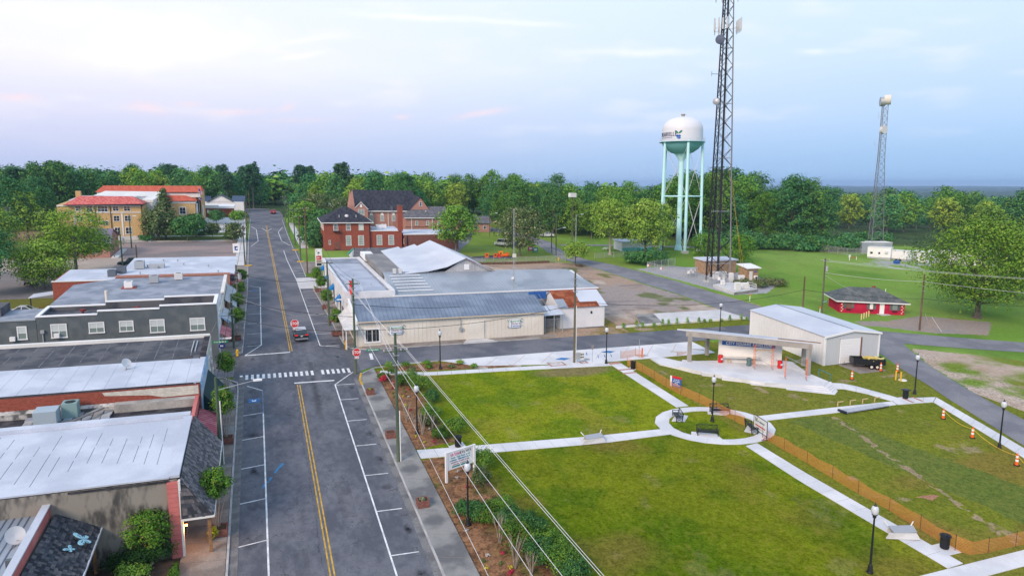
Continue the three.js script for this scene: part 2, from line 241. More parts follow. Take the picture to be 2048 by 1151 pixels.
    if (inside(bankE, wu, wv)) c = mix3(c, n2 > .5 ? GR.dirt : GR.dry, .65);
    if (v > 54 && v < 83 && u > 94.5 && u < 99) c = mix3(mix3(GR.lawn, GR.dry, n1), GR.dirt, sstep(.6, .75, n2 + (60 - v) * .03) * .8);
    if (u > 134 && u < 150 && v > 160) c = mix3(c, GR.lightgravel, sstep(.45, .6, n2 + .1 - Math.abs(u - 141 + (v - 180) * .12) * .03) * .8);
    if (u > 95 && u < 108 && v > 12 && v < 56) c = mix3(GR.dirt, mix3(GR.dry, GR.brown, n1), sstep(.35, .65, n2)); if (u > 84 && u < 89 && v > 13 && v < 66) c = mix3(GR.lawn, GR.brown, n2);
    if (u > 172 + Math.max(0, 120 - v) * .4 && v > 110) c = mix3(c, GR.wood, .5);
  }
  if (fine) { const m = vn(u * 3.1, v * 3.1, 99); c = mul3(c, 1 + gr * ((g - .5) * 1.9 + (vn(u * 19, v * 19, 97) - .5) * 1.3 + (m - .5) * 1.1)); if (park) c = mix3(c, mul3(GR.brown, 1.1), clamp((m - .55) * 1.2 * n3, 0, .5)); }
  else c = mul3(c, 1 + gr * (g - .5));
  return c;
}
{
  const us = [], vs = []; const add = (A, a, b, s) => { for (let x = a; x < b - 1e-6; x += s) A.push(x); };
  add(us, -120, 20, 20); add(us, 20, 28, 8); add(us, 28, 98, 10); add(us, 98, 260, 9); add(us, 260, 420, 16); add(us, 420, 1000, 58); add(us, 1000, 3000, 250); add(us, 3000, 9001, 1000);
  add(vs, -6000, -1000, 1000); add(vs, -1000, -300, 100); add(vs, -300, -110, 19); add(vs, -110, 12, 12.2); add(vs, 12, 96, 12); add(vs, 96, 210, 9.5); add(vs, 210, 400, 19); add(vs, 400, 1000, 60); add(vs, 1000, 3000, 250); add(vs, 3000, 9001, 1000);
  const reg = { park: [28, 98, 12, 96], mid: [20, 260, -110, 210] };
  const P = { park: [], mid: [], far: [] }, N = { park: [], mid: [], far: [] }, UV = { park: [], mid: [], far: [] };
  const nrm = (u, v) => { const e = 2, a = (T(u, v + e) - T(u, v - e)) / (2 * e), b = (T(u + e, v) - T(u - e, v)) / (2 * e); return new THREE.Vector3(-a, 1, b).normalize(); };
  for (let i = 0; i < us.length - 1; i++) for (let j = 0; j < vs.length - 1; j++) {
    const cu = (us[i] + us[i + 1]) / 2, cv = (vs[j] + vs[j + 1]) / 2, isin = r => cu > r[0] && cu < r[1] && cv > r[2] && cv < r[3];
    const k = isin(reg.park) ? 'park' : isin(reg.mid) ? 'mid' : 'far', r = reg[k];
    const c = [[us[i], vs[j]], [us[i], vs[j + 1]], [us[i + 1], vs[j + 1]], [us[i + 1], vs[j]]];
    for (const q of [0, 1, 2, 0, 2, 3]) { const [u, v] = c[q]; P[k].push(v, T(u, v), -u); const n = nrm(u, v); N[k].push(n.x, n.y, n.z); if (r) UV[k].push((v - r[2]) / (r[3] - r[2]), (u - r[0]) / (r[1] - r[0])); else UV[k].push(v / 40, u / 40); }
  }
  const mk = (k, name, m) => { const g = new THREE.BufferGeometry(); g.setAttribute('position', new THREE.Float32BufferAttribute(P[k], 3)); g.setAttribute('normal', new THREE.Float32BufferAttribute(N[k], 3)); g.setAttribute('uv', new THREE.Float32BufferAttribute(UV[k], 2)); solo(name, g, m, null, null, null, 'structure'); };
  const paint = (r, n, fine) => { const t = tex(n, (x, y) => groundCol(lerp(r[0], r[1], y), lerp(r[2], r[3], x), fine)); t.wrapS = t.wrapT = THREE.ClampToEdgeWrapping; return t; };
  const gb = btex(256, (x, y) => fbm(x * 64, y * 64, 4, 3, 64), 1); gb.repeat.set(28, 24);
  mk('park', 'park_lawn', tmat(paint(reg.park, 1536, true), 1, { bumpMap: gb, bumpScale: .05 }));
  mk('mid', 'ground', tmat(paint(reg.mid, 1024, false), 1));
  mk('far', 'terrain', mottle([.025, .05, .012], [.05, .085, .02], .12, .3, 1, 256, 98));
}
// flat sheet lying on the ground
function sheetG(pts, off) {
  const f = THREE.ShapeUtils.triangulateShape(pts.map(p => new THREE.Vector2(p[1], p[0])), []); const q = new Q();
  for (const [a, b, c] of f) { const A = [a, b, c].map(k => [pts[k][1], T(pts[k][0], pts[k][1]) + off, -pts[k][0]]); const up = (A[1][2] - A[0][2]) * (A[2][0] - A[0][0]) - (A[1][0] - A[0][0]) * (A[2][2] - A[0][2]); up > 0 ? q.tri(...A) : q.tri(A[0], A[2], A[1]); }
  return q.geo();
}
const rectP = (u0, u1, v0, v1) => [[u0, v0], [u0, v1], [u1, v1], [u1, v0]];
function sheet(name, pts, off, m, parent = scene) { const o = part(parent === scene ? numbered(name) : name, sheetG(pts, off), m, parent); if (parent === scene) o.userData.kind = 'structure'; return o; }
// slab with thickness, following the slope
function slabG(pts, off, th = .2) {
  const q = new Q(), t = sheetG(pts, off), p = t.attributes.position.array; for (let i = 0; i < p.length; i += 9) q.tri([p[i], p[i + 1], p[i + 2]], [p[i + 3], p[i + 4], p[i + 5]], [p[i + 6], p[i + 7], p[i + 8]]);
  for (let i = 0; i < pts.length; i++) { const a = pts[i], b = pts[(i + 1) % pts.length], A = [a[1], T(...a) + off, -a[0]], B = [b[1], T(...b) + off, -b[0]]; q.quad(A, B, [B[0], B[1] - th, B[2]], [A[0], A[1] - th, A[2]]); }
  return q.geo();
}
function setting(name, label) { const g = new THREE.Group(); g.name = numbered(name); g.userData.kind = 'structure'; if (label) g.userData.label = label; scene.add(g); return g; }
// strip between two polylines, cut into slabs with open joints
const alongLine = (L, s) => { let d = 0; for (let i = 0; i < L.length - 1; i++) { const l = Math.hypot(L[i + 1][0] - L[i][0], L[i + 1][1] - L[i][1]); if (s <= d + l || i === L.length - 2) { const t = (s - d) / l; return [lerp(L[i][0], L[i + 1][0], t), lerp(L[i][1], L[i + 1][1], t)]; } d += l; } };
const lenLine = L => { let d = 0; for (let i = 0; i < L.length - 1; i++) d += Math.hypot(L[i + 1][0] - L[i][0], L[i + 1][1] - L[i][1]); return d; };
function slabs(parent, A, B, step, off, m, th = .15, gap = .018, ms) {
  const la = lenLine(A), lb = lenLine(B), n = Math.max(1, Math.round(Math.max(la, lb) / step)), r = rng(Math.round(la * 100 + step * 7));
  for (let i = 0; i < n; i++) { const e = gap / Math.max(la, lb), t0 = i / n + e, t1 = (i + 1) / n - e; const o = part('slab', slabG([alongLine(A, t0 * la), alongLine(B, t0 * lb), alongLine(B, t1 * lb), alongLine(A, t1 * la)], off + r() * .004, th), ms ? ms[Math.floor(r() * ms.length)] : m, parent); }
}
// ---- main street: near length with its own stains, then the far length
{
  const u0 = 20, u1 = 102, v0 = -3.9, v1 = 11.4, r = rng(5);
  const stains = []; for (let k = 0; k < 14; k++) { stains.push([46.2 + k * 6.3 - 24.6 + 21.5 + r() * 1.5 - 20, 9.1 + r() * .6, .5 + r() * .5, .35 + r() * .3, .5 + r() * .35]); stains.push([44 + k * 6.3 - 20 + r() * 2, -1.9 + r() * .5, .6 + r() * .5, .4 + r() * .3, .4 + r() * .3]); }
  const t = tex(2048, (x, y) => {
    const u = lerp(u0, u1, y), v = lerp(v0, v1, x); const n1 = fbm(u * .25, v * .5, 101, 4), n2 = fbm(u * 1.5, v * 2.5, 102, 3), g = vn(u * 22, v * 40, 103), g2 = vn(u * 9, v * 12, 104);
    let c = mix3([.09, .096, .118], [.145, .15, .172], sstep(.3, .7, n1 * .6 + n2 * .4));
    for (const [w, k] of [[1.35, .5], [2.75, .35], [4.55, .35], [5.75, .5]]) c = mul3(c, 1 + .16 * k * Math.exp(-(((v - w) / .45) ** 2)) * (.5 + n2));    // polished wheel tracks
    for (const [su, sv, a, b, k] of stains) { if (Math.abs(u - su) > 1.6) continue; const d = Math.hypot((u - su) / a, (v - sv) / b) + (n2 - .5) * .9; if (d < 1) c = mul3(c, 1 - k * (1 - d) * (.5 + g2)); }
    const sk = Math.hypot((v - (u > 92 ? 1.6 : 5.2 + (u - 80) * .02)) / .42, 1e-3); if (u > 70 && u < 101) c = mul3(c, 1 - .42 * Math.exp(-sk * sk) * sstep(70, 76, u) * (.4 + n1) * (u > 92 ? sstep(101, 97, u) : 1));                // tyre black by the crossing
    const cr = Math.abs(((u + (n2 - .5) * 1.2 + 400) % 9.3) - 4.6); if (cr < .03 && n1 > .42) c = mul3(c, .62);
    const cl = Math.abs(v - 3.0 - (n2 - .5) * .5); if (cl < .025 && n1 > .45) c = mul3(c, .65);
    if (v < -2.75 || v > 10.15) c = mul3(mix3(c, [.12, .12, .12], .3), .85 + .2 * n2);
    const ck = Math.abs(fbm(u * .42, v * .42, 131, 4) - .5), ck2 = Math.abs(fbm(u * 1.1 + 9, v * 1.1, 135, 3) - .5); if (ck < .0045 && n2 > .42) c = mul3(c, .6); if (ck2 < .006 && n1 > .52) c = mul3(c, .68); for (const [pu, pv, a, b] of [[66, 1.2, 2.2, .8], [78, 6, 1.5, .7], [55, 5.6, 3, .6], [91, 7.5, 1.3, 1.6], [47, 1.6, 1.6, .5]]) { const q = Math.max(Math.abs(u - pu) / a, Math.abs(v - pv) / b); if (q < 1) c = mul3(c, q > .96 ? .72 : .88); } if (Math.abs(u - 60.2 - (v + .3) * 2.1 - Math.sin(v * 3) * .2) < .28 && v > -.9 && v < 1.1 && n2 > .36 + Math.max(0, v) * .1) c = mix3(c, [.04, .25, .5], .75);
    return mul3(c, 1 + .2 * (g - .5) * 2 * .7 + .14 * (g2 - .5));
  }, 1, 512); t.wrapS = t.wrapT = THREE.ClampToEdgeWrapping;
  const q = new Q(); const a = (u, v) => [v, T(u, v) + .02, -u]; q.quad(a(u0, v0), a(u0, v1), a(u1, v1), a(u1, v0)); const g = q.geo(); const pa = g.attributes.position, uv = g.attributes.uv; for (let i = 0; i < pa.count; i++) uv.setXY(i, (pa.getX(i) - v0) / (v1 - v0), (-pa.getZ(i) - u0) / (u1 - u0));
  solo('main_street', g, tmat(t, .92, { bumpMap: bumpN, bumpScale: .006 }), 'grey asphalt main street with worn parking bays', null, null, 'structure');
}
function road(name, L, R, off, m, label) {
  const q = new Q(), uvs = []; for (let i = 0; i < L.length - 1; i++) { const k = (p) => [p[1], T(...p) + off, -p[0]]; q.quad(k(L[i]), k(R[i]), k(R[i + 1]), k(L[i + 1])); }
  const o = solo(name, q.geo(), m, label, null, null, 'structure'); return o;
}
road('main_street', [[102, -3.9], [148, -3.2], [205, -3.4], [245, -3.2], [262, -3], [276, -3.6], [288, -5.5], [300, -10], [310, -18]], [[102, 11.4], [128, 10.4], [171, 9.4], [215, 8.6], [254, 8.4], [272, 8.6], [286, 8], [304, 3], [322, -10]], .02, M.asphalt, 'far length of the asphalt main street rising to the crest');
const sideStreet = setting('side_street', 'asphalt side street crossing the main street beside the park');
sheet('asphalt', rectP(88.4, 95.6, -75, -3.9), .024, M.asphalt, sideStreet); sheet('asphalt', [[87, 11.4], [88.6, 14], [88.7, 62], [88.6, 80], [87, 90], [96, 92], [95.2, 82], [95.4, 14], [97, 11.4]], .024, M.asphalt, sideStreet);
road('back_road', [[94, 81.6], [109.2, 81.6], [119.7, 81.4], [132.2, 79.6], [146, 78], [158, 75.6], [164, 74.8], [176, 75.8], [184, 77], [196, 78.5], [215, 76], [240, 62], [262, 56]], [[94, 92.5], [108.6, 91.3], [118, 90.1], [131.5, 89.2], [144.3, 86.8], [154, 84.6], [162, 81], [176, 81], [184, 82], [192, 84.5], [222, 82], [246, 68], [266, 61]], .03, M.asphaltOld, 'asphalt back road running past the radio tower compound');
road('east_road', [[95.5, 84], [88, 88.8], [82, 90], [77.4, 89.2], [68.9, 84.9], [63, 82.6], [59.2, 80.7], [51, 77.3], [44, 74.4], [30, 68], [15, 61]], [[95.5, 95], [88, 98], [83, 98.2], [79.1, 97], [71.4, 91.9], [66.1, 89.1], [60.4, 86.5], [55.7, 84.7], [47, 81.6], [34, 76], [15, 67]], .034, M.asphaltOld, 'asphalt road curving down past the white garage');
road('east_street', [[79.5, 93], [79.3, 97.8], [74, 107], [71, 113.2], [62, 132], [50, 158]], [[93, 90], [87, 99.6], [79.8, 111], [75.1, 119.5], [67, 136], [55, 162]], .038, M.asphaltOld, 'asphalt street leading off past the red house');
road('car_park', [[164, 54], [176, 50], [184, 53], [198, 60], [215, 62]], [[160, 40], [176, 30], [190, 38], [205, 60], [222, 68]], .022, M.asphaltOld, 'grey car park behind the brick church');
road('forecourt', [[222, -18], [240, -18], [255, -18], [262, -17.5]], [[222, -5], [240, -4.5], [255, -4.2], [262, -4.2]], .022, M.concrete, 'pale concrete forecourt beside the courthouse lawn');
road('water_tower_track', [[186, 85], [184, 100], [176, 132]], [[189, 85], [187, 101], [179, 132]], .022, M.asphaltOld, 'asphalt track behind the water tower');
// ---- pavements and kerbs along the street
function kerb(name, A, off, label, inward = 1, w = .16) { const g = setting(name, label); const B = A.map(([u, v], i) => { const p = A[Math.max(0, i - 1)], n = A[Math.min(A.length - 1, i + 1)], du = n[0] - p[0], dv = n[1] - p[1], l = Math.hypot(du, dv); return [u - dv / l * w * inward, v + du / l * w * inward]; }); slabs(g, A, B, 3, off, M.kerb, .25, .01); return g; }
const arc = (cu, cv, r, a0, a1, n = 6) => Array.from({ length: n + 1 }, (_, i) => { const a = (a0 + (a1 - a0) * i / n) * Math.PI / 180; return [cu + r * Math.sin(a), cv + r * Math.cos(a)]; });
const GO = .035, SO = .13;
{ // right side, south of the crossing
  const g = setting('gutter', 'concrete gutter along the park side'); slabs(g, [[20, 10.1], [84, 10.1]], [[20, 10.68], [84, 10.68]], 6, GO, M.gutter, .05);
  kerb('kerb', [[20, 10.68], [83.5, 10.68], [85.4, 11.1], [86.9, 12.1], [87.6, 13.2], [88.2, 16], [88.5, 22]], SO, 'concrete kerb along the park pavement');
  const s = setting('pavement', 'grey stained pavement between street and park bed'); slabs(s, [[20, 10.85], [83.3, 10.85], [85.2, 11.3], [86.7, 12.3], [87.3, 13.1]], [[20, 13.1], [83.3, 13.1], [84.4, 13.1], [85.2, 13.1], [85.8, 13.1]], 3.1, SO - .005, M.concreteOld);
  const y = setting('painted_kerb', 'yellow painted kerb at the corner'); part('paint', slabG([[81.4, 10.64], [81.4, 10.9], [83.6, 10.9], [85.5, 11.35], [86, 11.2], [85.5, 11.05], [83.5, 10.64]], SO + .012, .12), M.paintY, y);
}
{ // left side, south
  const g = setting('gutter', 'concrete gutter along the shop row'); slabs(g, [[20, -3.2], [88, -3.2]], [[20, -2.6], [88, -2.6]], 6, GO, M.gutter, .05);
  kerb('kerb', [[20, -3.36], [85.5, -3.36], [87.2, -4], [88.2, -5.4], [88.4, -8]], SO, 'concrete kerb along the shop row', 1);
  const s = setting('pavement', 'stained pavement in front of the shop row'); slabs(s, [[20, -6.35], [84, -6.35], [88, -6.35]], [[20, -3.4], [84, -3.4], [87, -4.3]], 2.4, SO - .006, M.concreteBrown, .15, .018, [M.concreteBrown, M.concreteOld, M.concreteOld]);
  const n = setting('pavement', 'brown pavement in front of the grey two storey building'); slabs(n, [[96.2, -6.2], [98, -5.9], [140, -5.9], [165, -5.5]], [[96.4, -4.6], [98, -3], [140, -2.7], [165, -2.9]], 2.6, SO, M.concreteBrown, .15, .018, [M.concreteBrown, M.concreteBrown, M.concreteOld]);
  kerb('kerb', [[96, -8], [96.2, -4.7], [97.8, -2.95], [140, -2.6], [200, -2.85], [255, -2.6]], SO, 'concrete kerb running up past the grey corner building', -1);
}
{ // right side, north
  kerb('kerb', [[95.6, 40], [95.7, 13.5], [96.2, 11.7], [97.6, 10.85], [100, 10.75], [127.8, 9.8], [138, 9.45]], SO, 'concrete kerb along the white shop', -1);
  const s = setting('pavement', 'brown stained pavement beside the white shop'); slabs(s, [[96.2, 12], [97.7, 10.9], [100, 10.8], [127.8, 9.85], [138, 9.5]], [[97.2, 12.2], [98.5, 12.4], [101, 12.4], [127.8, 12.1], [138, 12]], 2.4, SO - .005, M.concreteBrown, .15, .018, [M.concreteBrown, M.concreteBrown, M.concreteOld]);
  const t = setting('pavement', 'worn pavement under the cream metal building'); slabs(t, [[95.8, 13], [95.9, 27.9]], [[97.2, 13], [97.2, 27.9]], 3, .1, M.concreteBrown); slabs(t, [[95.8, 32.4], [95.9, 43]], [[97.2, 32.4], [97.4, 43]], 3, .08, M.concreteBrown);
  const r = setting('driveway', 'concrete ramp up to the roller door'); part('slab', slabG([[95.3, 27.6], [95.4, 33], [97.35, 31.7], [97.35, 28.7]], .11, .15), M.concrete, r);
  const d = setting('driveway', 'pale concrete driveway crossing the pavement'); slabs(d, [[138.2, 6.9], [138.2, 13]], [[149, 6.6], [149, 13]], 3, .05, M.concrete, .1);
  sheet('verge', [[137.4, 9.7], [137.2, 10.7], [140.5, 9.6]], .1, mottle(GR.lawn, GR.deep, .4, .3, 2, 64, 3)); sheet('verge', [[149.6, 8.8], [149.6, 11], [153, 10.6], [154, 8.9]], .1, mottle(GR.lawn, GR.deep, .4, .3, 2, 64, 3));
  const f = setting('pavement', 'pink brown forecourt paving beyond the driveway'); slabs(f, [[149.6, 9], [168, 8.6]], [[149.6, 12.3], [168, 13]], 3, .09, M.concreteBrown);
  kerb('kerb', [[150, 8.9], [171, 8.75], [185, 8.6]], SO, 'kerb beyond the driveway', -1); kerb('kerb', [[189, 8.3], [215, 8], [254, 7.9]], SO, 'kerb beside the roadside strip', -1);
  sheet('verge', [[190, 8.6], [192, 10], [214, 9.6], [245, 9], [245, 8.3], [215, 8.3]], .06, mottle(GR.field, GR.deep, 1, .2, 4, 64, 3)); sheet('footway', [[189, 10.1], [189, 12.2], [245, 11], [245, 9.4]], .05, M.concrete);
  sheet('footway', [[165.5, -5.6], [165.5, -3.3], [250, -3.8], [250, -6]], .05, M.concrete); sheet('verge', [[206, -3.75], [206, -3], [250, -2.9], [250, -3.7]], .06, mottle(GR.field, GR.deep, 1, .2, 4, 64, 3));
  const k = setting('painted_kerb', 'yellow kerb ends beside the far poles'); for (const [u, v] of [[164.8, -2.75], [186, 8.7], [168.5, 8.9]]) part('paint', slabG(arc(u, v, .9, 0, 330, 9), .17, .15), M.paintY, k);
  kerb('kerb', [[204.4, -33], [204.6, -6]], .12, 'kerb along the courthouse lawn', 1); sheet('footway', [[206.4, -34], [206.4, -6], [205, -6], [205, -34]], .03, M.concrete);
  sheet('footway', [[215.5, -28], [215.5, -6], [214.3, -6], [214.3, -28]], .03, M.concrete);
}
// ---- park paths
const parkPath = setting('park_path', 'pale concrete park path'); const EO = .05;
slabs(parkPath, [[60.3, 39.9], [60.6, 31.9], [62.3, 13.2]], [[58.9, 39.9], [58.9, 31.3], [60.5, 13.2]], 1.7, EO, M.concreteNew);
slabs(parkPath, [[65.3, 44.7], [82, 44.7]], [[65.3, 46.35], [82.1, 46.4]], 1.7, EO, M.concreteNew);
slabs(parkPath, [[54.3, 45.7], [46.6, 45.6], [32.6, 46.4]], [[54.5, 47.3], [48.4, 47.3], [32.7, 48.1]], 1.7, EO, M.concreteNew);
slabs(parkPath, [[60.5, 52], [60.3, 62.8], [59.95, 72.4]], [[59.2, 52], [58.9, 62.8], [58.95, 72]], 1.7, EO, M.concreteNew);
slabs(parkPath, [[59.95, 72.5], [60.5, 74.6], [59.6, 79.4]], [[58.9, 72.1], [58.7, 74.6], [58.4, 77.4]], 1.7, EO, M.concreteNew);
slabs(parkPath, [[67.5, 69.5], [66.6, 72], [64.3, 72.8], [61.5, 74], [60.1, 74.4]], [[65.4, 68.6], [65.2, 69.8], [63, 71.4], [61, 72], [60.05, 72.4]], 1.8, EO + .004, M.concreteNew);
slabs(parkPath, [[31, 20], [31.1, 60]], [[32.55, 20], [32.55, 60]], 1.9, EO - .004, M.concreteNew);
slabs(parkPath, [[58.38, 77.45], [45.2, 72.6], [26, 64]], [[59.55, 79.45], [45.6, 74.6], [26, 66.4]], 1.8, EO - .006, M.concreteNew);
slabs(parkPath, [[86.3, 13.8], [84.3, 19.2], [83.6, 30], [82.4, 44.7]], [[85, 13.4], [83.1, 18.9], [82.3, 30], [80.9, 44.6]], 1.9, EO - .003, M.concreteNew);
const RC = [59.8, 45.95], RA = [-2.95, 5.8], RB = [4.25, 3.1];
{ const ring = k => Array.from({ length: 41 }, (_, i) => { const a = i / 40 * 2 * Math.PI; return [RC[0] + k * (Math.cos(a) * RA[0] + Math.sin(a) * RB[0]), RC[1] + k * (Math.cos(a) * RA[1] + Math.sin(a) * RB[1])]; }); slabs(parkPath, ring(1.0), ring(.765), 1.75, EO + .006, M.concreteNew, .15, .012); }
for (const P of [[[58.9, 42.3], [57.6, 44.6], [56.1, 44.3], [57.8, 41.5]], [[63.4, 47.6], [62.4, 50.6], [61.7, 48.9], [62.6, 47.1]], [[63.7, 43.6], [62.7, 44.5], [61.4, 43.2], [61.9, 41.8]], [[58.6, 49.4], [57.4, 50.2], [56.5, 48.7], [57.4, 48]]]) part('pad', slabG(P, EO - .008, .15), M.concreteNew, parkPath);
for (const [u0, u1, v0, v1] of [[81.3, 82.1, 44.6, 46.5], [77.3, 77.7, 44.5, 46.5], [78.7, 79.1, 44.5, 46.5], [58.9, 60.4, 74.5, 74.9], [58.9, 60.4, 76.1, 76.5]]) part('brick_band', slabG(rectP(u0, u1, v0, v1), EO + .012, .1), M.brickPink, parkPath);
for (const P of [[[79.3, 46.3], [79.9, 47.2], [78.7, 47.2], [78.1, 46.3]], [[62.3, 16.4], [63, 18], [61.6, 18.1], [61, 16.5]], [[35.2, 47.9], [35.2, 49.4], [33.8, 49.4], [33.8, 47.9]], [[60.8, 74.2], [60.8, 75.7], [59.7, 75.7], [59.7, 74.2]]]) part('pad', slabG(P, EO - .01, .1), M.concreteNew, parkPath);
// ---- pale concrete parking apron along the side street
{
  const g = setting('parking_apron', 'pale concrete angled parking beside the park'); const A = [[88.5, 22.5], [88.6, 40], [88.6, 63]], B = [[85.9, 28], [82.4, 44.7], [82.3, 64]];
  slabs(g, [[88.55, 22.3], [88.6, 42]], [[85.2, 26.5], [82.5, 42]], 4.6, .04, M.concreteNew); slabs(g, [[88.6, 42], [88.5, 63]], [[82.5, 42], [82.6, 63]], 4.6, .04, M.concreteNew);
  const lw = .1; for (let k = 0; k < 8; k++) { const v = 27 + k * 4.2; part('stall_line', slabG([[84.2, v], [84.2, v + lw], [88.1, v + 3.4 + lw], [88.1, v + 3.4]], .052, .004), mat([.5, .4, .33], .8), g); }
  for (const [u, v] of [[85.2, 39.2], [86.7, 47.2]]) part('blue_panel', slabG([[u - .6, v], [u, v - 1.2], [u + .6, v], [u, v + 1.2]], .056, .004), M.paintB, g);
  for (let k = 0; k < 6; k++) { const v = 41.2 + k * 1.05, s = k > 2 ? -1.6 : 0; part('hatch', slabG([[86 + s, v], [86 + s, v + .12], [87.2 + s, v + .62], [87.2 + s, v + .5]], .056, .004), M.paintB, g); }
  for (const [u, v] of [[84, 31.5], [83.7, 37], [84.4, 42], [83.9, 51.2], [84.2, 57.2], [84.4, 61.2], [84.2, 26.8]]) { const t = thing('wheel_stop', 'grey concrete wheel stop on the pale parking apron', 'wheel stop', u, v, -.5, 'wheel stops on the parking apron'); part('block', new Q().hex([[-.9, .03, .09], [.9, .03, .09], [.9, .03, -.09], [-.9, .03, -.09]], [[-.85, .17, .05], [.85, .17, .05], [.85, .17, -.05], [-.85, .17, -.05]]).geo(), M.kerb, t); }
  for (const P of [rectP(82.5, 84, 36.2, 38.6), rectP(82.6, 83.6, 40.8, 42)]) { part('brick_band', slabG(P, .05, .05), M.brickPink, g); part('ramp', slabG([[P[0][0] + .25, P[0][1] + .3], [P[0][0] + .25, P[1][1] - .3], [P[2][0] - .25, P[1][1] - .3], [P[2][0] - .25, P[0][1] + .3]], .056, .05), M.concrete, g); }
}
// ---- painted markings
{
  const mk = setting('road_marking', 'white and yellow painted road markings'); const O = .026;
  const ln = (a, b, w, m = M.paint, name = 'line') => { const du = b[0] - a[0], dv = b[1] - a[1], l = Math.hypot(du, dv), n = [-dv / l * w / 2, du / l * w / 2]; const N = Math.max(1, Math.round(l / 20)); const q = new Q(); for (let i = 0; i < N; i++) { const p = k => [lerp(a[0], b[0], k / N), lerp(a[1], b[1], k / N)], P = p(i), R = p(i + 1), k3 = (x, s) => [x[1] + n[1] * s, T(x[0] + n[0] * s, x[1] + n[1] * s) + O, -(x[0] + n[0] * s)]; q.quad(k3(P, -1), k3(P, 1), k3(R, 1), k3(R, -1)); } part(name, q.geo(), m, mk); };
  const pl = (P, w, m, name) => { for (let i = 0; i < P.length - 1; i++) ln(P[i], P[i + 1], w, m, name); };
  for (const s of [-.14, .14]) { ln([20, 3.5 + s], [83.6, 3.5 + s], .11, M.paintY, 'yellow_line'); pl([[97.4, 3.3 + s], [172, 2.75 + s], [220, 2.35 + s], [238, 2.3 + s]], .12, M.paintY, 'yellow_line'); }
  pl([[20, 7.68], [82.6, 7.68], [86.6, 10.3]], .13); pl([[20, -.6], [82.6, -.6], [84.6, -2.3]], .13); ln([75.5, -.6], [82.5, -.6], .14, M.paintB, 'blue_line');
  for (let k = -3; k < 6; k++) ln([52.3 + (k - 1) * 6.28, 7.68], [52.2 + (k - 1) * 6.28, 9.75], .11); ln([82.4, 7.7], [82.3, 10], .11);
  for (let k = -3; k < 5; k++) ln([50.2 + k * 6.28, -2.8], [50.6 + k * 6.28, -.6], .11);
  pl([[98, 10], [99.2, 7.35], [147, 6.75], [171, 5.9], [186, 5.7]], .13); ln([99, 7.5], [98.8, 10], .11); for (let k = 1; k < 7; k++) ln([99.2 + k * 6.1, 7.3], [99.2 + k * 6.1, 9.6], .11);
  for (let k = 0; k < 4; k++) ln([151 + k * 3.2, 6.6], [151 + k * 3.2, 8.6], .1);
  pl([[97, -2.6], [101.3, -.55], [140.8, -.4], [142.5, -2.3]], .13); for (let k = 1; k < 7; k++) ln([101.3 + k * 6.1, -2.5], [101.5 + k * 6.1, -.5], .11); ln([101, -2.4], [101.3, -.6], .1);
  pl([[194, -2.2], [203, -.4], [228, -.8], [236, -2.4]], .14); pl([[194, 7.7], [203, 5.8], [222, 5.5], [234, 7.2]], .14);
  ln([84.3, 3.05], [84.1, 7.75], .32); ln([96.8, -2.7], [97, 3.15], .32); ln([94, 13.7], [91.2, 13.5], .42);
  ln([88.4, -6.4], [93, -6.6], .4);
  for (let k = 0; k < 21; k++) { const v = -3 + k * .645; if (k === 14) continue; ln([86.9 - k * .015, v], [88.6 - k * .015, v], .33, M.paint, 'crossing_bar'); }
  part('blue_panel', slabG([[79, -2.1], [79, -.95], [80.1, -.95], [80.1, -2.1]], .027, .004), M.paintB, mk);
  part('wheelchair_mark', slabG([[79.3, -1.75], [79.3, -1.3], [79.8, -1.3], [79.55, -1.6], [79.9, -1.75]], .031, .003), M.paint, mk);
  ln([224, 2.2], [231, .9], .15); ln([224, 2.4], [231, 3.8], .15); ln([84.6, 90.2], [84.3, 88.4], .35);
  part('blue_panel', slabG(rectP(137.8, 138.6, -1.9, -1), .027, .004), M.paintB, mk);
}
{ // old slab east of the patched building and the red house step
  const g = setting('concrete_slab', 'cracked pale concrete slab left from a building'); for (let i = 0; i < 5; i++) part('slab', slabG([[99.3, 60.2 + i * 4.4], [99.2, 64.57 + i * 4.4], [105.7, 66.6 + i * 3.65], [105.7, 63 + i * 3.65]], .12, .3), i === 0 ? M.concreteOld : M.concrete, g);
  const low = setting('low_wall', 'low white kerb wall along the slab'); part('wall', slabG([[98.6, 55], [98.9, 66], [99, 82], [98.8, 82], [98.6, 66], [98.3, 55]], .3, .5), M.offwhite, low);
}
// ---------------------------------------------------------------- trees and plants
M.leaf = new THREE.MeshPhysicalMaterial({ color: 0xffffff, vertexColors: true, roughness: .7, specularIntensity: .3, side: THREE.DoubleSide });
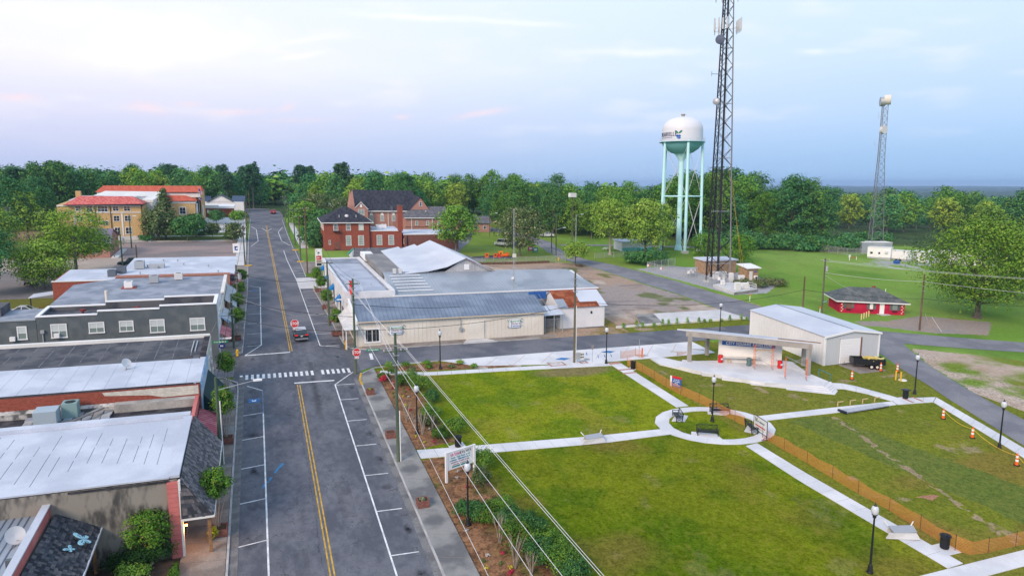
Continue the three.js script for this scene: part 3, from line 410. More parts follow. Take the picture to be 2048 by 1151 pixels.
// lumps: [x,y,z,rx,ry,rz]; leaves sit through each lump, thicker towards its skin
function foliage(lumps, n, size, cols, r, o = {}) {
  const P = [], N = [], C = []; const vol = lumps.map(l => (l[3] * l[4] + l[4] * l[5] + l[3] * l[5])), tot = vol.reduce((a, b) => a + b, 0);
  lumps.forEach((l, li) => {
    const k = Math.max(6, Math.round(n * vol[li] / tot)), tint = r();
    for (let i = 0; i < k; i++) {
      let z = r() * 2 - 1, a = r() * 6.2832, s = Math.sqrt(1 - z * z), d = [s * Math.cos(a), z, s * Math.sin(a)]; if (d[1] < -.55 && r() < .6) d[1] *= -1;
      const bump = 1 + .28 * Math.sin(d[0] * 5 + li) * Math.cos(d[2] * 4.3 + li * 2) + .18 * Math.sin(d[1] * 9 + d[0] * 7), rad = Math.pow(r(), .42) * bump;
      const c = [l[0] + d[0] * l[3] * rad, l[1] + d[1] * l[4] * rad, l[2] + d[2] * l[5] * rad];
      const L = size * (.6 + r() * .8), w = L * (o.wide ?? .62);
      const t = new THREE.Vector3(r() - .5, (r() - .5) * .9 - (o.droop ?? .1), r() - .5).normalize(), nn = new THREE.Vector3(d[0] + (r() - .5) * 1.1, d[1] * .8 + .45 + (r() - .5) * 1.1, d[2] + (r() - .5) * 1.1).normalize(), b = new THREE.Vector3().crossVectors(nn, t).normalize(); t.crossVectors(b, nn);
      const q = [[-L / 2, 0], [0, -w / 2], [L / 2, 0], [0, w / 2]].map(([x, y], m) => [c[0] + t.x * x + b.x * y, c[1] + t.y * x + b.y * y + (m % 2 ? L * .08 : 0), c[2] + t.z * x + b.z * y]);
      const ns = new THREE.Vector3(d[0], d[1] + .35, d[2]).normalize().lerp(nn, .45).normalize();
      for (const m of [0, 1, 2, 0, 2, 3]) { P.push(...q[m]); N.push(ns.x, ns.y, ns.z); }
      const cc = mix3(cols[0], cols[1], clamp(tint * .6 + r() * .5, 0, 1)), kx = cols[2] && r() < (o.mixIn ?? .12) ? cols[2] : cc, g = .82 + r() * .36; for (let m = 0; m < 6; m++) C.push(kx[0] * g, kx[1] * g, kx[2] * g);
    }
  });
  const g = new THREE.BufferGeometry(); g.setAttribute('position', new THREE.Float32BufferAttribute(P, 3)); g.setAttribute('normal', new THREE.Float32BufferAttribute(N, 3)); g.setAttribute('color', new THREE.Float32BufferAttribute(C, 3)); return g;
}
// crown of lumps scattered on limbs; returns { trunk, crown }
function treeGeo(seed, o) {
  const r = rng(seed), { h, w, clear = .25, lumps = 16, n = 2400, leaf = .6, cols, form = 'round', tr = h * .022, ls = 1 } = o; const L = [], G = [];
  const hc = h * clear, ch = h - hc;
  G.push(bar([0, -.8, 0], [0, hc + ch * .3, 0], tr, tr * .6, 7)); G.push(cyl(tr * 1.6, tr, tr * 2.2, 0, -.1, 0, 7));
  const top = [r() - .5, h * .9, r() - .5]; G.push(bar([0, hc + ch * .3, 0], [top[0], top[1] * .9, top[2]], tr * .6, tr * .15, 5));
  for (let i = 0; i < lumps; i++) {
    const f = (i + .5) / lumps, ang = i * 2.399 + r() * .8; let prof;
    if (form === 'round') prof = Math.sin(Math.PI * clamp(f * .86 + .1, 0, 1)) ** .8; else if (form === 'cone') prof = (1 - f) * .95 + .08; else if (form === 'spread') prof = Math.sin(Math.PI * clamp(f * .7 + .22, 0, 1)); else if (form === 'vase') prof = .35 + .65 * Math.sin(Math.PI * clamp(f * .8 + .12, 0, 1)); else prof = .8;
    const R = w / 2 * prof * (.45 + .5 * r()), x = Math.cos(ang) * R, z = Math.sin(ang) * R, y = hc + ch * (.08 + .84 * f) + (r() - .5) * ch * .06; const s = ls * (w * .17 + r() * w * .1) * (form === 'cone' ? .7 * prof + .4 : 1);
    L.push([x, Math.min(y, h - s * .75), z, s * (1 + r() * .3), s * (.62 + r() * .25), s * (1 + r() * .3)]);
    if (i % 2 === 0 && f < .8) G.push(bar([0, hc * .8 + (y - hc) * .35 + .2, 0], [x * .85, y - s * .2, z * .85], tr * .42 * (1 - f * .5), tr * .1, 5));
  }
  if (form !== 'cone') L.push([0, hc + ch * .52, 0, w * .26, ch * .33, w * .26]);
  return { trunk: mergeGeometries(G), crown: foliage(L, n, leaf, cols, r, o) };
}
const CL = { oak: [[.075, .2, .022], [.16, .34, .035], [.27, .38, .06]], dark: [[.03, .125, .04], [.075, .22, .05], [.15, .28, .05]], light: [[.15, .29, .03], [.25, .4, .05], [.34, .43, .09]], mag: [[.045, .1, .025], [.11, .17, .05], [.32, .3, .16]], pine: [[.026, .09, .04], [.055, .14, .05]], blue: [[.035, .17, .065], [.09, .27, .08], [.18, .33, .07]], street: [[.05, .15, .012], [.11, .24, .022], [.2, .19, .05]], box: [[.04, .12, .012], [.09, .2, .02], [.16, .26, .03]], hedge: [[.012, .045, .008], [.03, .085, .014]], gold: [[.3, .33, .02], [.42, .42, .03]], azalea: [[.45, .01, .05], [.65, .03, .08], [.05, .12, .02]] };
function makeTree(name, label, cat, u, v, seed, o, group, turn = 0) {
  const t = thing(name, label, cat, u, v, turn, group); const g = treeGeo(seed, o); part('trunk', g.trunk, o.bark ?? M.bark, t); part('crown', g.crown, M.leaf, t); return t;
}
function copyTree(p, u, v, s, turn, label, group, sy) { const r = dup(p, u, v, turn, label, group); r.scale.set(s, sy ?? s, s); return r; }
// crape myrtle: several bare stems fanning into a leafy head
function myrtle(name, label, u, v, seed, h, w, group, o = {}) {
  const r = rng(seed), t = thing(name, label, 'tree', u, v, r() * 6, group, o.lift ?? 0); const st = o.stems ?? 6, sh = h * (o.clear ?? .5);
  for (let i = 0; i < st; i++) { const a = i / st * 6.28 + r(), e = .1 * w + r() * .12 * w, m = [Math.cos(a) * e * .5, sh * .5, Math.sin(a) * e * .5], b = [Math.cos(a) * e * 1.6, sh + h * .18, Math.sin(a) * e * 1.6]; part('stem', [bar([Math.cos(a) * .1, -.1, Math.sin(a) * .1], m, .045, .035, 6), bar(m, b, .035, .018, 6)], M.barkPale, t); }
  const L = []; for (let i = 0; i < 13; i++) { const a = i * 2.4, f = i / 13, R = w * .3 * Math.sin(Math.PI * (f * .75 + .2)) * (.5 + r() * .6); L.push([Math.cos(a) * R, sh + (h - sh) * (.15 + f * .72), Math.sin(a) * R, w * .2, (h - sh) * .19, w * .2]); }
  part('crown', foliage(L, o.n ?? 4300, o.leaf ?? .175, o.cols ?? CL.street, r, { droop: -.2 }), M.leaf, t); return t;
}
function shrub(name, label, u, v, seed, h, w, cols, group, n = 1100, leaf = .16, d = w) {
  const r = rng(seed), t = thing(name, label, name.includes('hedge') ? 'hedge' : 'shrub', u, v, r() * 6, group); const L = [];
  for (let i = 0; i < 9; i++) { const a = i * 2.4, R = .33 * (.4 + r() * .7); L.push([Math.cos(a) * R * w, h * (.3 + .36 * r()), Math.sin(a) * R * d, w * .24, h * .28, d * .24]); } L.push([0, h * .5, 0, w * .34, h * .42, d * .34]);
  part('stem', bar([0, -.1, 0], [0, h * .5, 0], .05, .03, 5), M.bark, t); part('foliage', foliage(L, n, leaf, cols, r), M.leaf, t); return t;
}
function bareTree(name, label, u, v, seed, h, group) {
  const r = rng(seed), t = thing(name, label, 'shrub', u, v, 0, group); const n = 7; for (let i = 0; i < n; i++) { const a = i / n * 6.28 + r(), e = h * (.12 + r() * .18), G = []; const m = [Math.cos(a) * e * .45, h * .45, Math.sin(a) * e * .45]; G.push(bar([Math.cos(a) * .06, -.05, Math.sin(a) * .06], m, .035, .025, 5)); for (let k = 0; k < 3; k++) { const b = a + (r() - .5) * 1.4; G.push(bar(m, [m[0] + Math.cos(b) * e * .6, h * (.75 + r() * .25), m[2] + Math.sin(b) * e * .6], .02, .008, 4)); } part('stem', G, M.barkPale, t); } return t;
}
// street trees in brick planters (left) and along the white shop (right)
function planter(u, v, s, label, group, flowers) {
  const t = thing('brick_planter', label, 'planter', u, v, 0, group, .11); const a = s / 2, w = .1;
  part('wall', [bxg(-a, a, 0, .55, a - w, a), bxg(-a, a, 0, .55, -a, -a + w), bxg(-a, -a + w, 0, .55, -a + w, a - w), bxg(a - w, a, 0, .55, -a + w, a - w)], M.brickDark, t); part('soil', bxg(-a + w, a - w, .1, .47, -a + w, a - w), mat([.08, .05, .03], 1), t);
  if (flowers) part('flowers', foliage([[0, .6, 0, .3, .16, .3]], 160, .09, flowers, rng(u * 10)), M.leaf, t, 'stuff'); return t;
}
for (const [u, v, h, w, s] of [[52.6, -4.1, 5.1, 2.9, 1], [69.2, -4.1, 5.5, 3.0, 2], [82.5, -4.4, 5, 2.9, 3], [106, -3.8, 4.4, 3.1, 4], [116.5, -3.9, 4.4, 3.1, 5], [127, -3.7, 4.0, 2.9, 6], [138, -3.6, 4.2, 2.9, 7]]) { myrtle('street_tree', 'trimmed street tree with bare stems under a ball crown, on the shop row pavement', u, v, s * 31, h, w, 'street trees along the shop row', { lift: .1 }); }
for (const [u, v, w] of [[52.3, -3.95, 1.2], [68.8, -4, 1.2], [104.4, -3.9, 1.3]]) planter(u, v, w, 'low brick planter at the foot of a street tree on the shop row pavement', 'planters along the shop row');
for (const [u, v, h, w, s] of [[104.2, 10.25, 4.1, 2.3, 11], [118.6, 10.3, 4, 2.7, 12], [131, 10.4, 3.9, 2.6, 13], [136, 10, 4.6, 2.7, 14]]) { myrtle('street_tree', 'small street tree with ball crown beside the long white shop', u, v, s * 31, h, w, 'street trees beside the white shop', { lift: .1, clear: .45, stems: 4 }); }
for (const [u, v, w] of [[104, 10.2, 1.4], [112, 10.3, 1.1], [121, 10.2, 1.2], [134.8, 10.1, 1.2]]) planter(u, v, w, 'low brick planter on the pavement beside the white shop', 'planters beside the white shop');
planter(78.2, 11.25, .95, 'square brick planter with small yellow green plants beside the park bed', null, [[.2, .25, .02], [.3, .3, .04]]); planter(65.8, 11.35, .95, 'square brick planter with bare soil beside the park bed'); planter(52, 11.45, .95, 'square brick planter with white flowers beside the park bed', null, [[.5, .5, .45], [.15, .2, .05]]);
shrub('yellow_shrub', 'bright yellow green shrub at the foot of a street tree', 51.6, -4.35, 5, 1.3, .9, CL.gold, null, 500, .13);
// shrubs of the park beds: column, row of the foot, height, width, kind
[[845, 782, 2.2, 2.2, 'oak'], [822, 772, 2.2, 1.9, 'oak'], [806, 770, 1.5, 1.6, 'box'], [858, 838, 1.9, 2.2, 'oak'], [852, 850, 1.1, 1.4, 'mag'], [912, 868, 1.9, 1.9, 'oak'], [880, 876, 1.2, 1.5, 'box'], [962, 935, 2.1, 1.9, 'oak'], [935, 1030, 1.5, 1.8, 'dark'], [978, 1042, 1.4, 2.4, 'street'], [1002, 1025, 1.3, 2.2, 'oak'], [1035, 1090, 2.2, 2.4, 'street'], [1098, 1100, 2, 2.4, 'oak'], [1125, 1140, 2.2, 2.4, 'oak'], [768, 758, .9, 1.2, 'box'], [962, 975, 1.9, 1.5, 'mag'], [1060, 1065, 1.8, 2.2, 'dark'], [1085, 1130, 2, 2.2, 'dark'], [955, 1035, 1.4, 1.8, 'dark'], [1015, 1050, 1.5, 1.9, 'dark'], [866, 805, 1.7, 1.7, 'dark'], [1140, 1165, 2, 2.2, 'dark']].forEach(([x, y, h, w, c], i) => { const [u, v] = at(x, y); shrub('bed_shrub', 'leafy green shrub in the red mulch bed along the pavement', u, v, 100 + i, h * 1.05, w * 1.3, CL[c].map(q => mul3(q, .72)), 'green shrubs in the mulch bed', 3600, .135); });
[[767, 765, 1.2, 1.1], [793, 770, 1, 1]].forEach(([x, y, h, w], i) => { const [u, v] = at(x, y); shrub('azalea', 'azalea bush covered in deep pink flowers near the corner', u, v, 140 + i, h, w, CL.azalea, 'pink azaleas near the corner', 700, .11); });
[[812, 735, 1, 1.5, 'box'], [824, 745, .8, 1.3, 'mag'], [853, 728, .7, 1.3, 'oak'], [858, 736, .6, 1.1, 'box'], [903, 735, .5, 1, 'mag'], [920, 728, .8, 1.2, 'light'], [948, 735, .7, 1.1, 'oak'], [776, 738, 1.3, 1.3, 'oak'], [783, 748, 1, 1.1, 'box']].forEach(([x, y, h, w, c], i) => { const [u, v] = at(x, y); shrub('corner_shrub', 'low rounded shrub in the mulch bed beside the side street', u, v, 160 + i, h, w, CL[c], 'low shrubs beside the side street', 520, .14); });
[[925, 1020, .9, 'dusky red shrub beside the path sign'], [895, 935, .6]].forEach(([x, y, h], i) => { const [u, v] = at(x, y); shrub('red_shrub', 'small dusky red shrub in the mulch bed', u, v, 190 + i, h, 1, [[.09, .03, .02], [.13, .05, .03]], 'dusky red shrubs', 420, .12); });
[[845, 868, 2.6], [813, 842, 2.4], [832, 860, 2], [865, 855, 1.4], [1000, 1085, 2.4], [1030, 1135, 2.6], [1062, 1150, 1.8]].forEach(([x, y, h], i) => { const [u, v] = at(x, y); bareTree('bare_myrtle', 'leafless pale stemmed crape myrtle in the mulch bed', u, v, 200 + i, h, 'bare crape myrtles in the mulch bed'); });
{ const r = rng(77), fl = [[.6, .58, .55], [.5, .03, .08], [.6, .5, .04], [.12, .2, .04], [.08, .16, .03]]; for (let i = 0; i < 46; i++) { const u = i % 2 ? 63.5 + r() * 19 : 41 + r() * 18, v = 13.7 + r() * 2.2, c = fl[Math.floor(r() * 5)]; const t = thing('bedding_plant', 'tiny bedding plant in the red mulch bed', 'plant', u, v, 0, 'bedding plants in the mulch bed'); part('leaves', foliage([[0, .12, 0, .22, .14, .22]], 60, .1, [c, mul3(c, .7)], r), M.leaf, t); } }
// ---------------------------------------------------------------- buildings: drawn in u, v, h and leaning with the hill's grade
class Bd {
  constructor(name, label, cat, u, v, group) { this.u = u; this.v = v; this.o = thing(name, label, cat, u, v, 0, group); this.y = T(u, v); }
  p(u, v, h) { return [v - this.v, T(u, v) + h - this.y, -(u - this.u)]; }
  boxG(u0, u1, v0, v1, h0, h1, q = new Q()) { const f = (h, k) => typeof h === 'number' ? h : h[k]; return q.hex([this.p(u0, v0, f(h0, 0)), this.p(u0, v1, f(h0, 1)), this.p(u1, v1, f(h0, 2)), this.p(u1, v0, f(h0, 3))], [this.p(u0, v0, f(h1, 0)), this.p(u0, v1, f(h1, 1)), this.p(u1, v1, f(h1, 2)), this.p(u1, v0, f(h1, 3))]); }
  box(name, m, u0, u1, v0, v1, h0, h1, parent = this.o, kind) { return part(name, this.boxG(u0, u1, v0, v1, h0, h1).geo(), m, parent, kind); }
  boxes(name, m, L, parent = this.o, kind) { const q = new Q(); for (const l of L) this.boxG(...l, q); return part(name, q.geo(), m, parent, kind); }
  poly(name, m, P, parent = this.o) { const q = new Q(); for (let i = 1; i < P.length - 1; i++) q.tri(this.p(...P[0]), this.p(...P[i]), this.p(...P[i + 1])); return part(name, q.geo(), m, parent); }
  // roof sheet with thickness through 4 points
  roof(name, m, P, th = .12, parent = this.o) { const t = P.map(p => this.p(...p)), b = t.map(p => [p[0], p[1] - th, p[2]]); return part(name, new Q().hex(b, t).geo(), m, parent); }
  // gable or hip prism: points as a list of faces
  faces(name, m, F, parent = this.o) { const q = new Q(); for (const f of F) for (let i = 1; i < f.length - 1; i++) q.tri(this.p(...f[0]), this.p(...f[i]), this.p(...f[i + 1])); return part(name, q.geo(), m, parent); }
  // window on a wall facing the viewer (axis 'u', towards smaller u) or facing the street; nx, ny panes
  win(ax, c, a0, a1, h0, h1, nx = 2, ny = 2, o = {}) {
    const s = o.dir ?? -1, d = .07, fw = o.fw ?? .09, W = o.frame ?? M.white, g = new THREE.Group(); const name = o.name ?? 'window';
    const bb = (p0, p1, q0, q1, e0, e1) => ax === 'u' ? this.boxG(Math.min(c + s * e0, c + s * e1), Math.max(c + s * e0, c + s * e1), p0, p1, q0, q1) : this.boxG(p0, p1, Math.min(c + s * e0, c + s * e1), Math.max(c + s * e0, c + s * e1), q0, q1);
    const root = part(name, bb(a0 + fw, a1 - fw, h0 + fw, h1 - fw, 0, .02).geo(), o.glass ?? M.glass, this.o);
    for (const L of [[a0, a1, h1 - fw, h1], [a0 - .04, a1 + .04, h0, h0 + fw], [a0, a0 + fw, h0 + fw, h1 - fw], [a1 - fw, a1, h0 + fw, h1 - fw]]) part(L[2] === h0 ? 'sill' : 'frame', bb(...L, 0, L[2] === h0 ? d + .05 : d).geo(), W, root);
    for (let i = 1; i < nx; i++) { const x = lerp(a0, a1, i / nx); part('mullion', bb(x - .03, x + .03, h0 + fw, h1 - fw, 0, .05).geo(), W, root); }
    for (let i = 1; i < ny; i++) { const y = lerp(h0, h1, i / ny); part('mullion', bb(a0 + fw, a1 - fw, y - .025, y + .025, 0, .045).geo(), W, root); }
    if (o.blind) part('blind', bb(a0 + fw, a1 - fw, lerp(h0, h1, o.blind), h1 - fw, .021, .028).geo(), o.blindMat ?? M.blind, root);
    return root;
  }
  copingRing(name, m, u0, u1, v0, v1, h, w = .3, t = .12) { for (const L of [[u0 - .05, u0 + w, v0 - .05, v1 + .05], [u1 - w, u1 + .05, v0 - .05, v1 + .05], [u0 + w, u1 - w, v0 - .05, v0 + w], [u0 + w, u1 - w, v1 - w, v1 + .05]]) this.box(name, m, ...L, h, h + t); }
  ac(u, v, h, s = .9, m = M.galv) { const g = this.box('air_unit', m, u, u + s, v, v + s, h, h + s * .85); part('fan', (() => { const q = new Q(); const c = this.p(u + s / 2, v + s / 2, h + s * .85 + .01), n = 12; for (let i = 0; i < n; i++) q.tri(c, [c[0] + Math.sin(i / n * 6.283) * s * .38, c[1], c[2] + Math.cos(i / n * 6.283) * s * .38], [c[0] + Math.sin((i + 1) / n * 6.283) * s * .38, c[1], c[2] + Math.cos((i + 1) / n * 6.283) * s * .38]); return q.geo(); })(), M.dark, g); return g; }
}
// courses of wooden shakes laid on a sloped quad (bottom-left, bottom-right, top-right, top-left)
function shakes(parent, bd, BL, BR, TR, TL, cw, chh, seed, mats) {
  const r = rng(seed), A = [BL, BR, TR, TL].map(p => new THREE.Vector3(...bd.p(...p))); const n = new THREE.Vector3().crossVectors(A[1].clone().sub(A[0]), A[3].clone().sub(A[0])).normalize();
  const H = A[0].distanceTo(A[3]), rows = Math.round(H / chh), qs = mats.map(() => new Q()); const pt = (s, t) => A[0].clone().lerp(A[1], s).lerp(A[3].clone().lerp(A[2], s), t);
  for (let j = 0; j < rows; j++) { const wid = pt(0, j / rows).distanceTo(pt(1, j / rows)); let x = -r() * cw; while (x < wid) { const w = cw * (.6 + r() * .8), s0 = clamp(x / wid, 0, 1), s1 = clamp((x + w - .012) / wid, 0, 1); if (s1 > s0 + .002) { const t0 = (j - r() * .12) / rows, t1 = Math.min(1, (j + 1.15) / rows), k = .035 + r() * .03, lo = n.clone().multiplyScalar(k), hi = n.clone().multiplyScalar(.012); const a = pt(s0, Math.max(0, t0)), b = pt(s1, Math.max(0, t0)), c = pt(s1, t1), d = pt(s0, t1); const up = v => [v.x, v.y, v.z]; qs[Math.floor(r() * mats.length)].hex([a, b, c, d].map(up), [a.clone().add(lo), b.clone().add(lo), c.clone().add(hi), d.clone().add(hi)].map(up)); } x += w; } }
  qs.forEach((q, i) => part('shingles', q.geo(), mats[i], parent, 'stuff'));
}
const shakeM = [[.1, .095, .1], [.14, .13, .14], [.075, .072, .08], [.18, .165, .17]].map((c, i) => mottle(c, mul3(c, 1.3), .2, .2, 2, 64, 110 + i));
const shakeD = [[.045, .05, .06], [.075, .075, .085], [.1, .095, .1], [.03, .034, .04]].map((c, i) => mottle(c, mul3(c, 1.35), .2, .2, 2, 64, 115 + i));
function ribs(b, u0, u1, v0, v1, hf, step, m, along = 'u', name = 'roof_rib', hgt = .05, w = .05) { const L = []; if (along === 'u') for (let v = v0; v <= v1; v += step) L.push([u0, u1, v - w / 2, v + w / 2, [hf(u0, v) - .01, hf(u0, v) - .01, hf(u1, v) - .01, hf(u1, v) - .01], [hf(u0, v) + hgt, hf(u0, v) + hgt, hf(u1, v) + hgt, hf(u1, v) + hgt]]); else for (let u = u0; u <= u1; u += step) L.push([u - w / 2, u + w / 2, v0, v1, [hf(u, v0) - .01, hf(u, v1) - .01, hf(u, v1) - .01, hf(u, v0) - .01], [hf(u, v0) + hgt, hf(u, v1) + hgt, hf(u, v1) + hgt, hf(u, v0) + hgt]]); b.boxes(name, m, L, b.o, 'stuff'); }
const lapsSeams = (b, u0, u1, v0, v1, h, step, m, seed) => { const r = rng(seed); for (let v = v0; v < v1; v += step * (.8 + r() * .4)) { const a = u0 + r() * (u1 - u0) * .4, c = u1 - r() * (u1 - u0) * .3; const k = lerp(a, c, .25 + r() * .5); b.box('seam', m, a, k, v, v + .022, h, h + .01); if (r() < .6) b.box('seam', m, k + .5, c, v + .01, v + .03, h, h + .01); } };

// ---- corner shop: wood shake canopy over the pavement
{
  const b = new Bd('canopy_shop', 'white membrane roofed shop with grey wood shake canopy over the pavement', 'building', 50.3, -6.3);
  b.box('wall', M.stucco, 50.3, 61.9, -22, -6.25, -1, 5.75);
  b.box('roof', M.membrane, 50.5, 61.6, -22, -6.5, 5.75, 5.83); b.box('parapet', M.membrane, 61.2, 61.9, -22, -6.25, 5.84, 6.15); b.box('coping', M.membrane, 50.28, 61.2, -6.75, -6.1, 5.84, 6.02); b.box('coping', M.membrane, 50.22, 50.6, -22, -6.75, 5.84, 5.95);
  b.box('flashing', M.tar, 50.2, 50.27, -12.8, -6.8, 5.6, 5.72);
  lapsSeams(b, 50.9, 61, -21.5, -7.2, 5.83, .95, M.membraneDark, 3);
  b.box('corner_pier', M.pink, 50.05, 50.29, -6.9, -6.2, -.5, 5.6); for (let i = 0; i < 17; i++) b.box('siding_board', M.pink, 50, 50.05, -6.88, -6.22, -.3 + i * .345, -.3 + i * .345 + .325); b.box('trim', M.offwhite, 49.98, 50.3, -6.2, -6.05, -.5, 5.7);
  b.box('shopfront', M.brickPink, 50.4, 61.8, -6.24, -6.18, -.2, 3.2); b.box('shop_window', M.glass, 51.4, 54.6, -6.17, -6.13, .6, 2.6); b.box('shop_window', M.glass, 57, 60.6, -6.17, -6.13, .6, 2.6); b.box('door', M.brownWood, 55.2, 56.4, -6.17, -6.12, 0, 2.3);
  const c = b.faces('canopy', M.shingleGrey, [[[49.7, -4.05, 3.05], [62.2, -4.05, 3.05], [61.9, -6.1, 5.7], [50.2, -6.1, 5.7]], [[49.7, -4.05, 3.05], [50.2, -6.1, 5.7], [49.7, -6.1, 3.05]], [[62.2, -4.05, 3.05], [62.2, -6.1, 3.05], [61.9, -6.1, 5.7]]]);
  shakes(c, b, [49.66, -4.05, 3.05], [62.2, -4.05, 3.05], [61.9, -6.05, 5.72], [50.2, -6.05, 5.72], .24, .26, 4, shakeM); shakes(c, b, [49.66, -6.1, 3.05], [49.66, -4.05, 3.05], [50.16, -6, 5.6], [50.16, -6.1, 5.7], .3, .27, 5, shakeD);
  b.box('soffit', M.brownWood, 49.75, 62.1, -6.1, -4.1, 2.98, 3.04); b.box('fascia', M.offwhite, 49.6, 49.68, -6.12, -4, 2.93, 3.08); b.box('fascia', M.offwhite, 49.6, 62.2, -4.02, -3.96, 2.93, 3.06);
  for (const u of [50, 56, 61.8]) b.box('post', M.brownWood, u, u + .22, -4.5, -4.28, 0, 2.98);
  const L = b.box('wall_lamp', M.black, 50.36, 50.56, -6.05, -5.85, 2.3, 2.34); const bulb = part('lamp_bulb', ball(.11, ...b.p(50.46, -5.95, 2.2)), new THREE.MeshStandardMaterial({ color: 0xffd9a0, emissive: 0xffa848, emissiveIntensity: 6 }), L); const pl = new THREE.PointLight(0xffb060, 6, 0, 2); pl.position.set(...b.p(50.3, -5.8, 2.1)); pl.castShadow = true; pl.name = 'wall_lamp_light'; b.o.add(pl);
}
// ---- nearest shop: ribbed roof, pink parapet, shake mansard with butterflies
{
  const b = new Bd('butterfly_shop', 'shop with ribbed metal roof, pink parapet and dark shake mansard carrying butterflies', 'building', 40, -14);
  b.box('wall', M.stucco, 36, 52.6, -26, -13.9, -1, 4.2); b.box('roof', M.tinGrey, 36, 52.6, -26, -14.4, 4.21, 4.36); ribs(b, 36, 52.6, -26, -14.5, () => 4.36, .42, M.tinBlue);
  b.box('parapet', M.pink, 36, 53.3, -14.2, -13.9, 4.21, 4.95); b.box('coping', M.tinPale, 36, 53.4, -14.3, -13.84, 4.96, 5.06); b.box('parapet_end', M.stuccoGrey, 44, 44.25, -14.6, -14.31, 4, 5.04);
  const c = b.faces('mansard', M.shingleDark, [[[38, -11.1, 2.9], [50.6, -11.1, 2.9], [52.3, -13.6, 4.3], [38, -13.85, 4.3]], [[50.6, -11.1, 2.9], [52.3, -13.6, 2.9], [52.3, -13.6, 4.3]]]);
  shakes(c, b, [38, -11.08, 2.9], [50.6, -11.08, 2.9], [52.2, -13.6, 4.32], [38, -13.85, 4.32], .26, .25, 6, shakeD); b.box('fascia', M.tinPale, 38, 50.7, -11.08, -11, 2.82, 2.95); b.box('soffit', M.brownWood, 38, 50.5, -13.8, -11.1, 2.78, 2.84);
  b.box('post', M.brownWood, 49.6, 49.8, -11.6, -11.4, -.3, 2.8); b.box('post', M.brownWood, 45, 45.2, -11.6, -11.4, -.3, 2.8);
  b.box('front_wall', M.brickPink, 38, 52, -13.85, -13.75, -.5, 2.8);
}
for (const [px, py, a, s, lb] of [[166, 1080, .5, .62, 'pale blue metal butterfly with open wings on the shake mansard'], [139, 1100, -.3, .36, 'small pale blue butterfly edge on, on the shake mansard']]) {
  const [u, v] = at(px, py, 3.55); const t = thing('butterfly_ornament', lb, 'ornament', u, v, Math.PI / 2, null, 3.62); const inn = (x, y) => { const yy = y, zz = 0; return [x, yy * .49, -yy * .87]; };
  const bm = mat([.35, .62, .72], .5), bk = mat([.03, .06, .09], .6);
  for (const sd of [-1, 1]) { const sh = new THREE.Shape(); sh.moveTo(0, 0); sh.bezierCurveTo(s * .3 * sd, s * .9, s * 1.2 * sd, s * 1, s * 1.1 * sd, s * .45); sh.bezierCurveTo(s * 1 * sd, s * .1, s * .5 * sd, 0, 0, 0); const lo = new THREE.Shape(); lo.moveTo(0, 0); lo.bezierCurveTo(s * .7 * sd, s * .05, s * .9 * sd, -s * .5, s * .45 * sd, -s * .65); lo.bezierCurveTo(s * .2 * sd, -s * .6, s * .05 * sd, -s * .3, 0, 0); for (const q of [sh, lo]) { const g = new THREE.ExtrudeGeometry(q, { depth: .03, bevelEnabled: false }); g.rotateZ(a); g.rotateX(-1.06); const w = part('wing', g, bm, t); for (let k = 0; k < 5; k++) { const x = sd * s * (.35 + .14 * k), y = (q === sh ? 1 : -.7) * s * (.2 + .09 * (k % 3)); const c = new THREE.CircleGeometry(s * .07, 6); c.translate(x, y, .034); c.rotateZ(a); c.rotateX(-1.06); part('spot', c.toNonIndexed(), bk, w); } } }
  const bd = new THREE.CapsuleGeometry(s * .07, s * .8, 3, 6); bd.rotateZ(a); bd.rotateX(-1.06); part('body', bd.toNonIndexed(), bk, t);
}
function dish(u, v, h, s, turn, label) { const t = thing('satellite_dish', label, 'satellite dish', u, v, turn, null, h); const g = lathe([[0, 0], [s * .3, .02 * s], [s * .6, .1 * s], [s * .85, .2 * s], [s, .28 * s], [s * .98, .3 * s], [s * .6, .14 * s], [0, .03]], 20); g.rotateX(1.05); g.translate(0, s * 1.1, 0); part('reflector', g, M.plastic, t); part('mast', [bar([0, 0, 0], [0, s * 1.1, 0], .03), bar([0, 0, 0], [-s * .6, 0, s * .4], .025), bar([0, 0, 0], [s * .6, 0, s * .4], .025)], M.steel, t); part('feed_arm', bar([0, s * .6, s * .3], [0, s * .95, s * 1.1], .02), M.steel, t); }
{ const [u, v] = at(30, 1088, 4.45); dish(u, v, 4.4, .55, .6, 'white satellite dish on the ribbed metal roof'); const [a, c] = at(252, 738, 6.05); dish(a, c, 6.08, .5, .8, 'satellite dish on the pale membrane roof'); }
// courtyard planting between the two nearest shops
{ const t = makeTree('courtyard_tree', 'round crowned small tree in the courtyard against the stained wall', 'tree', ...at(303, 1128), 41, { h: 4, w: 3.3, clear: .35, lumps: 24, ls: .85, n: 5200, leaf: .15, cols: CL.street, tr: .12, bark: M.barkPale });
  shrub('courtyard_bush', 'light green bush at the front of the courtyard', ...at(268, 1160), 42, 1.4, 2.6, CL.light, null, 1800, .13); shrub('clipped_hedge', 'dark clipped hedge along the stained wall', 49.3, -9.2, 43, 2, 5.6, CL.hedge, null, 5200, .15, 1.3); scene.children[scene.children.length - 1].rotation.y = 0;
  shrub('low_hedge', 'low green hedge strip beside the pavement', 47.8, -6.55, 44, .8, .8, CL.box, null, 1700, .12, 3.2); scene.children[scene.children.length - 1].rotation.y = 0;
  sheet('courtyard_soil', rectP(40, 50.1, -13.5, -6.2), .05, mottle([.06, .04, .03], [.1, .07, .05], .5, .3, 3, 128, 9)); }
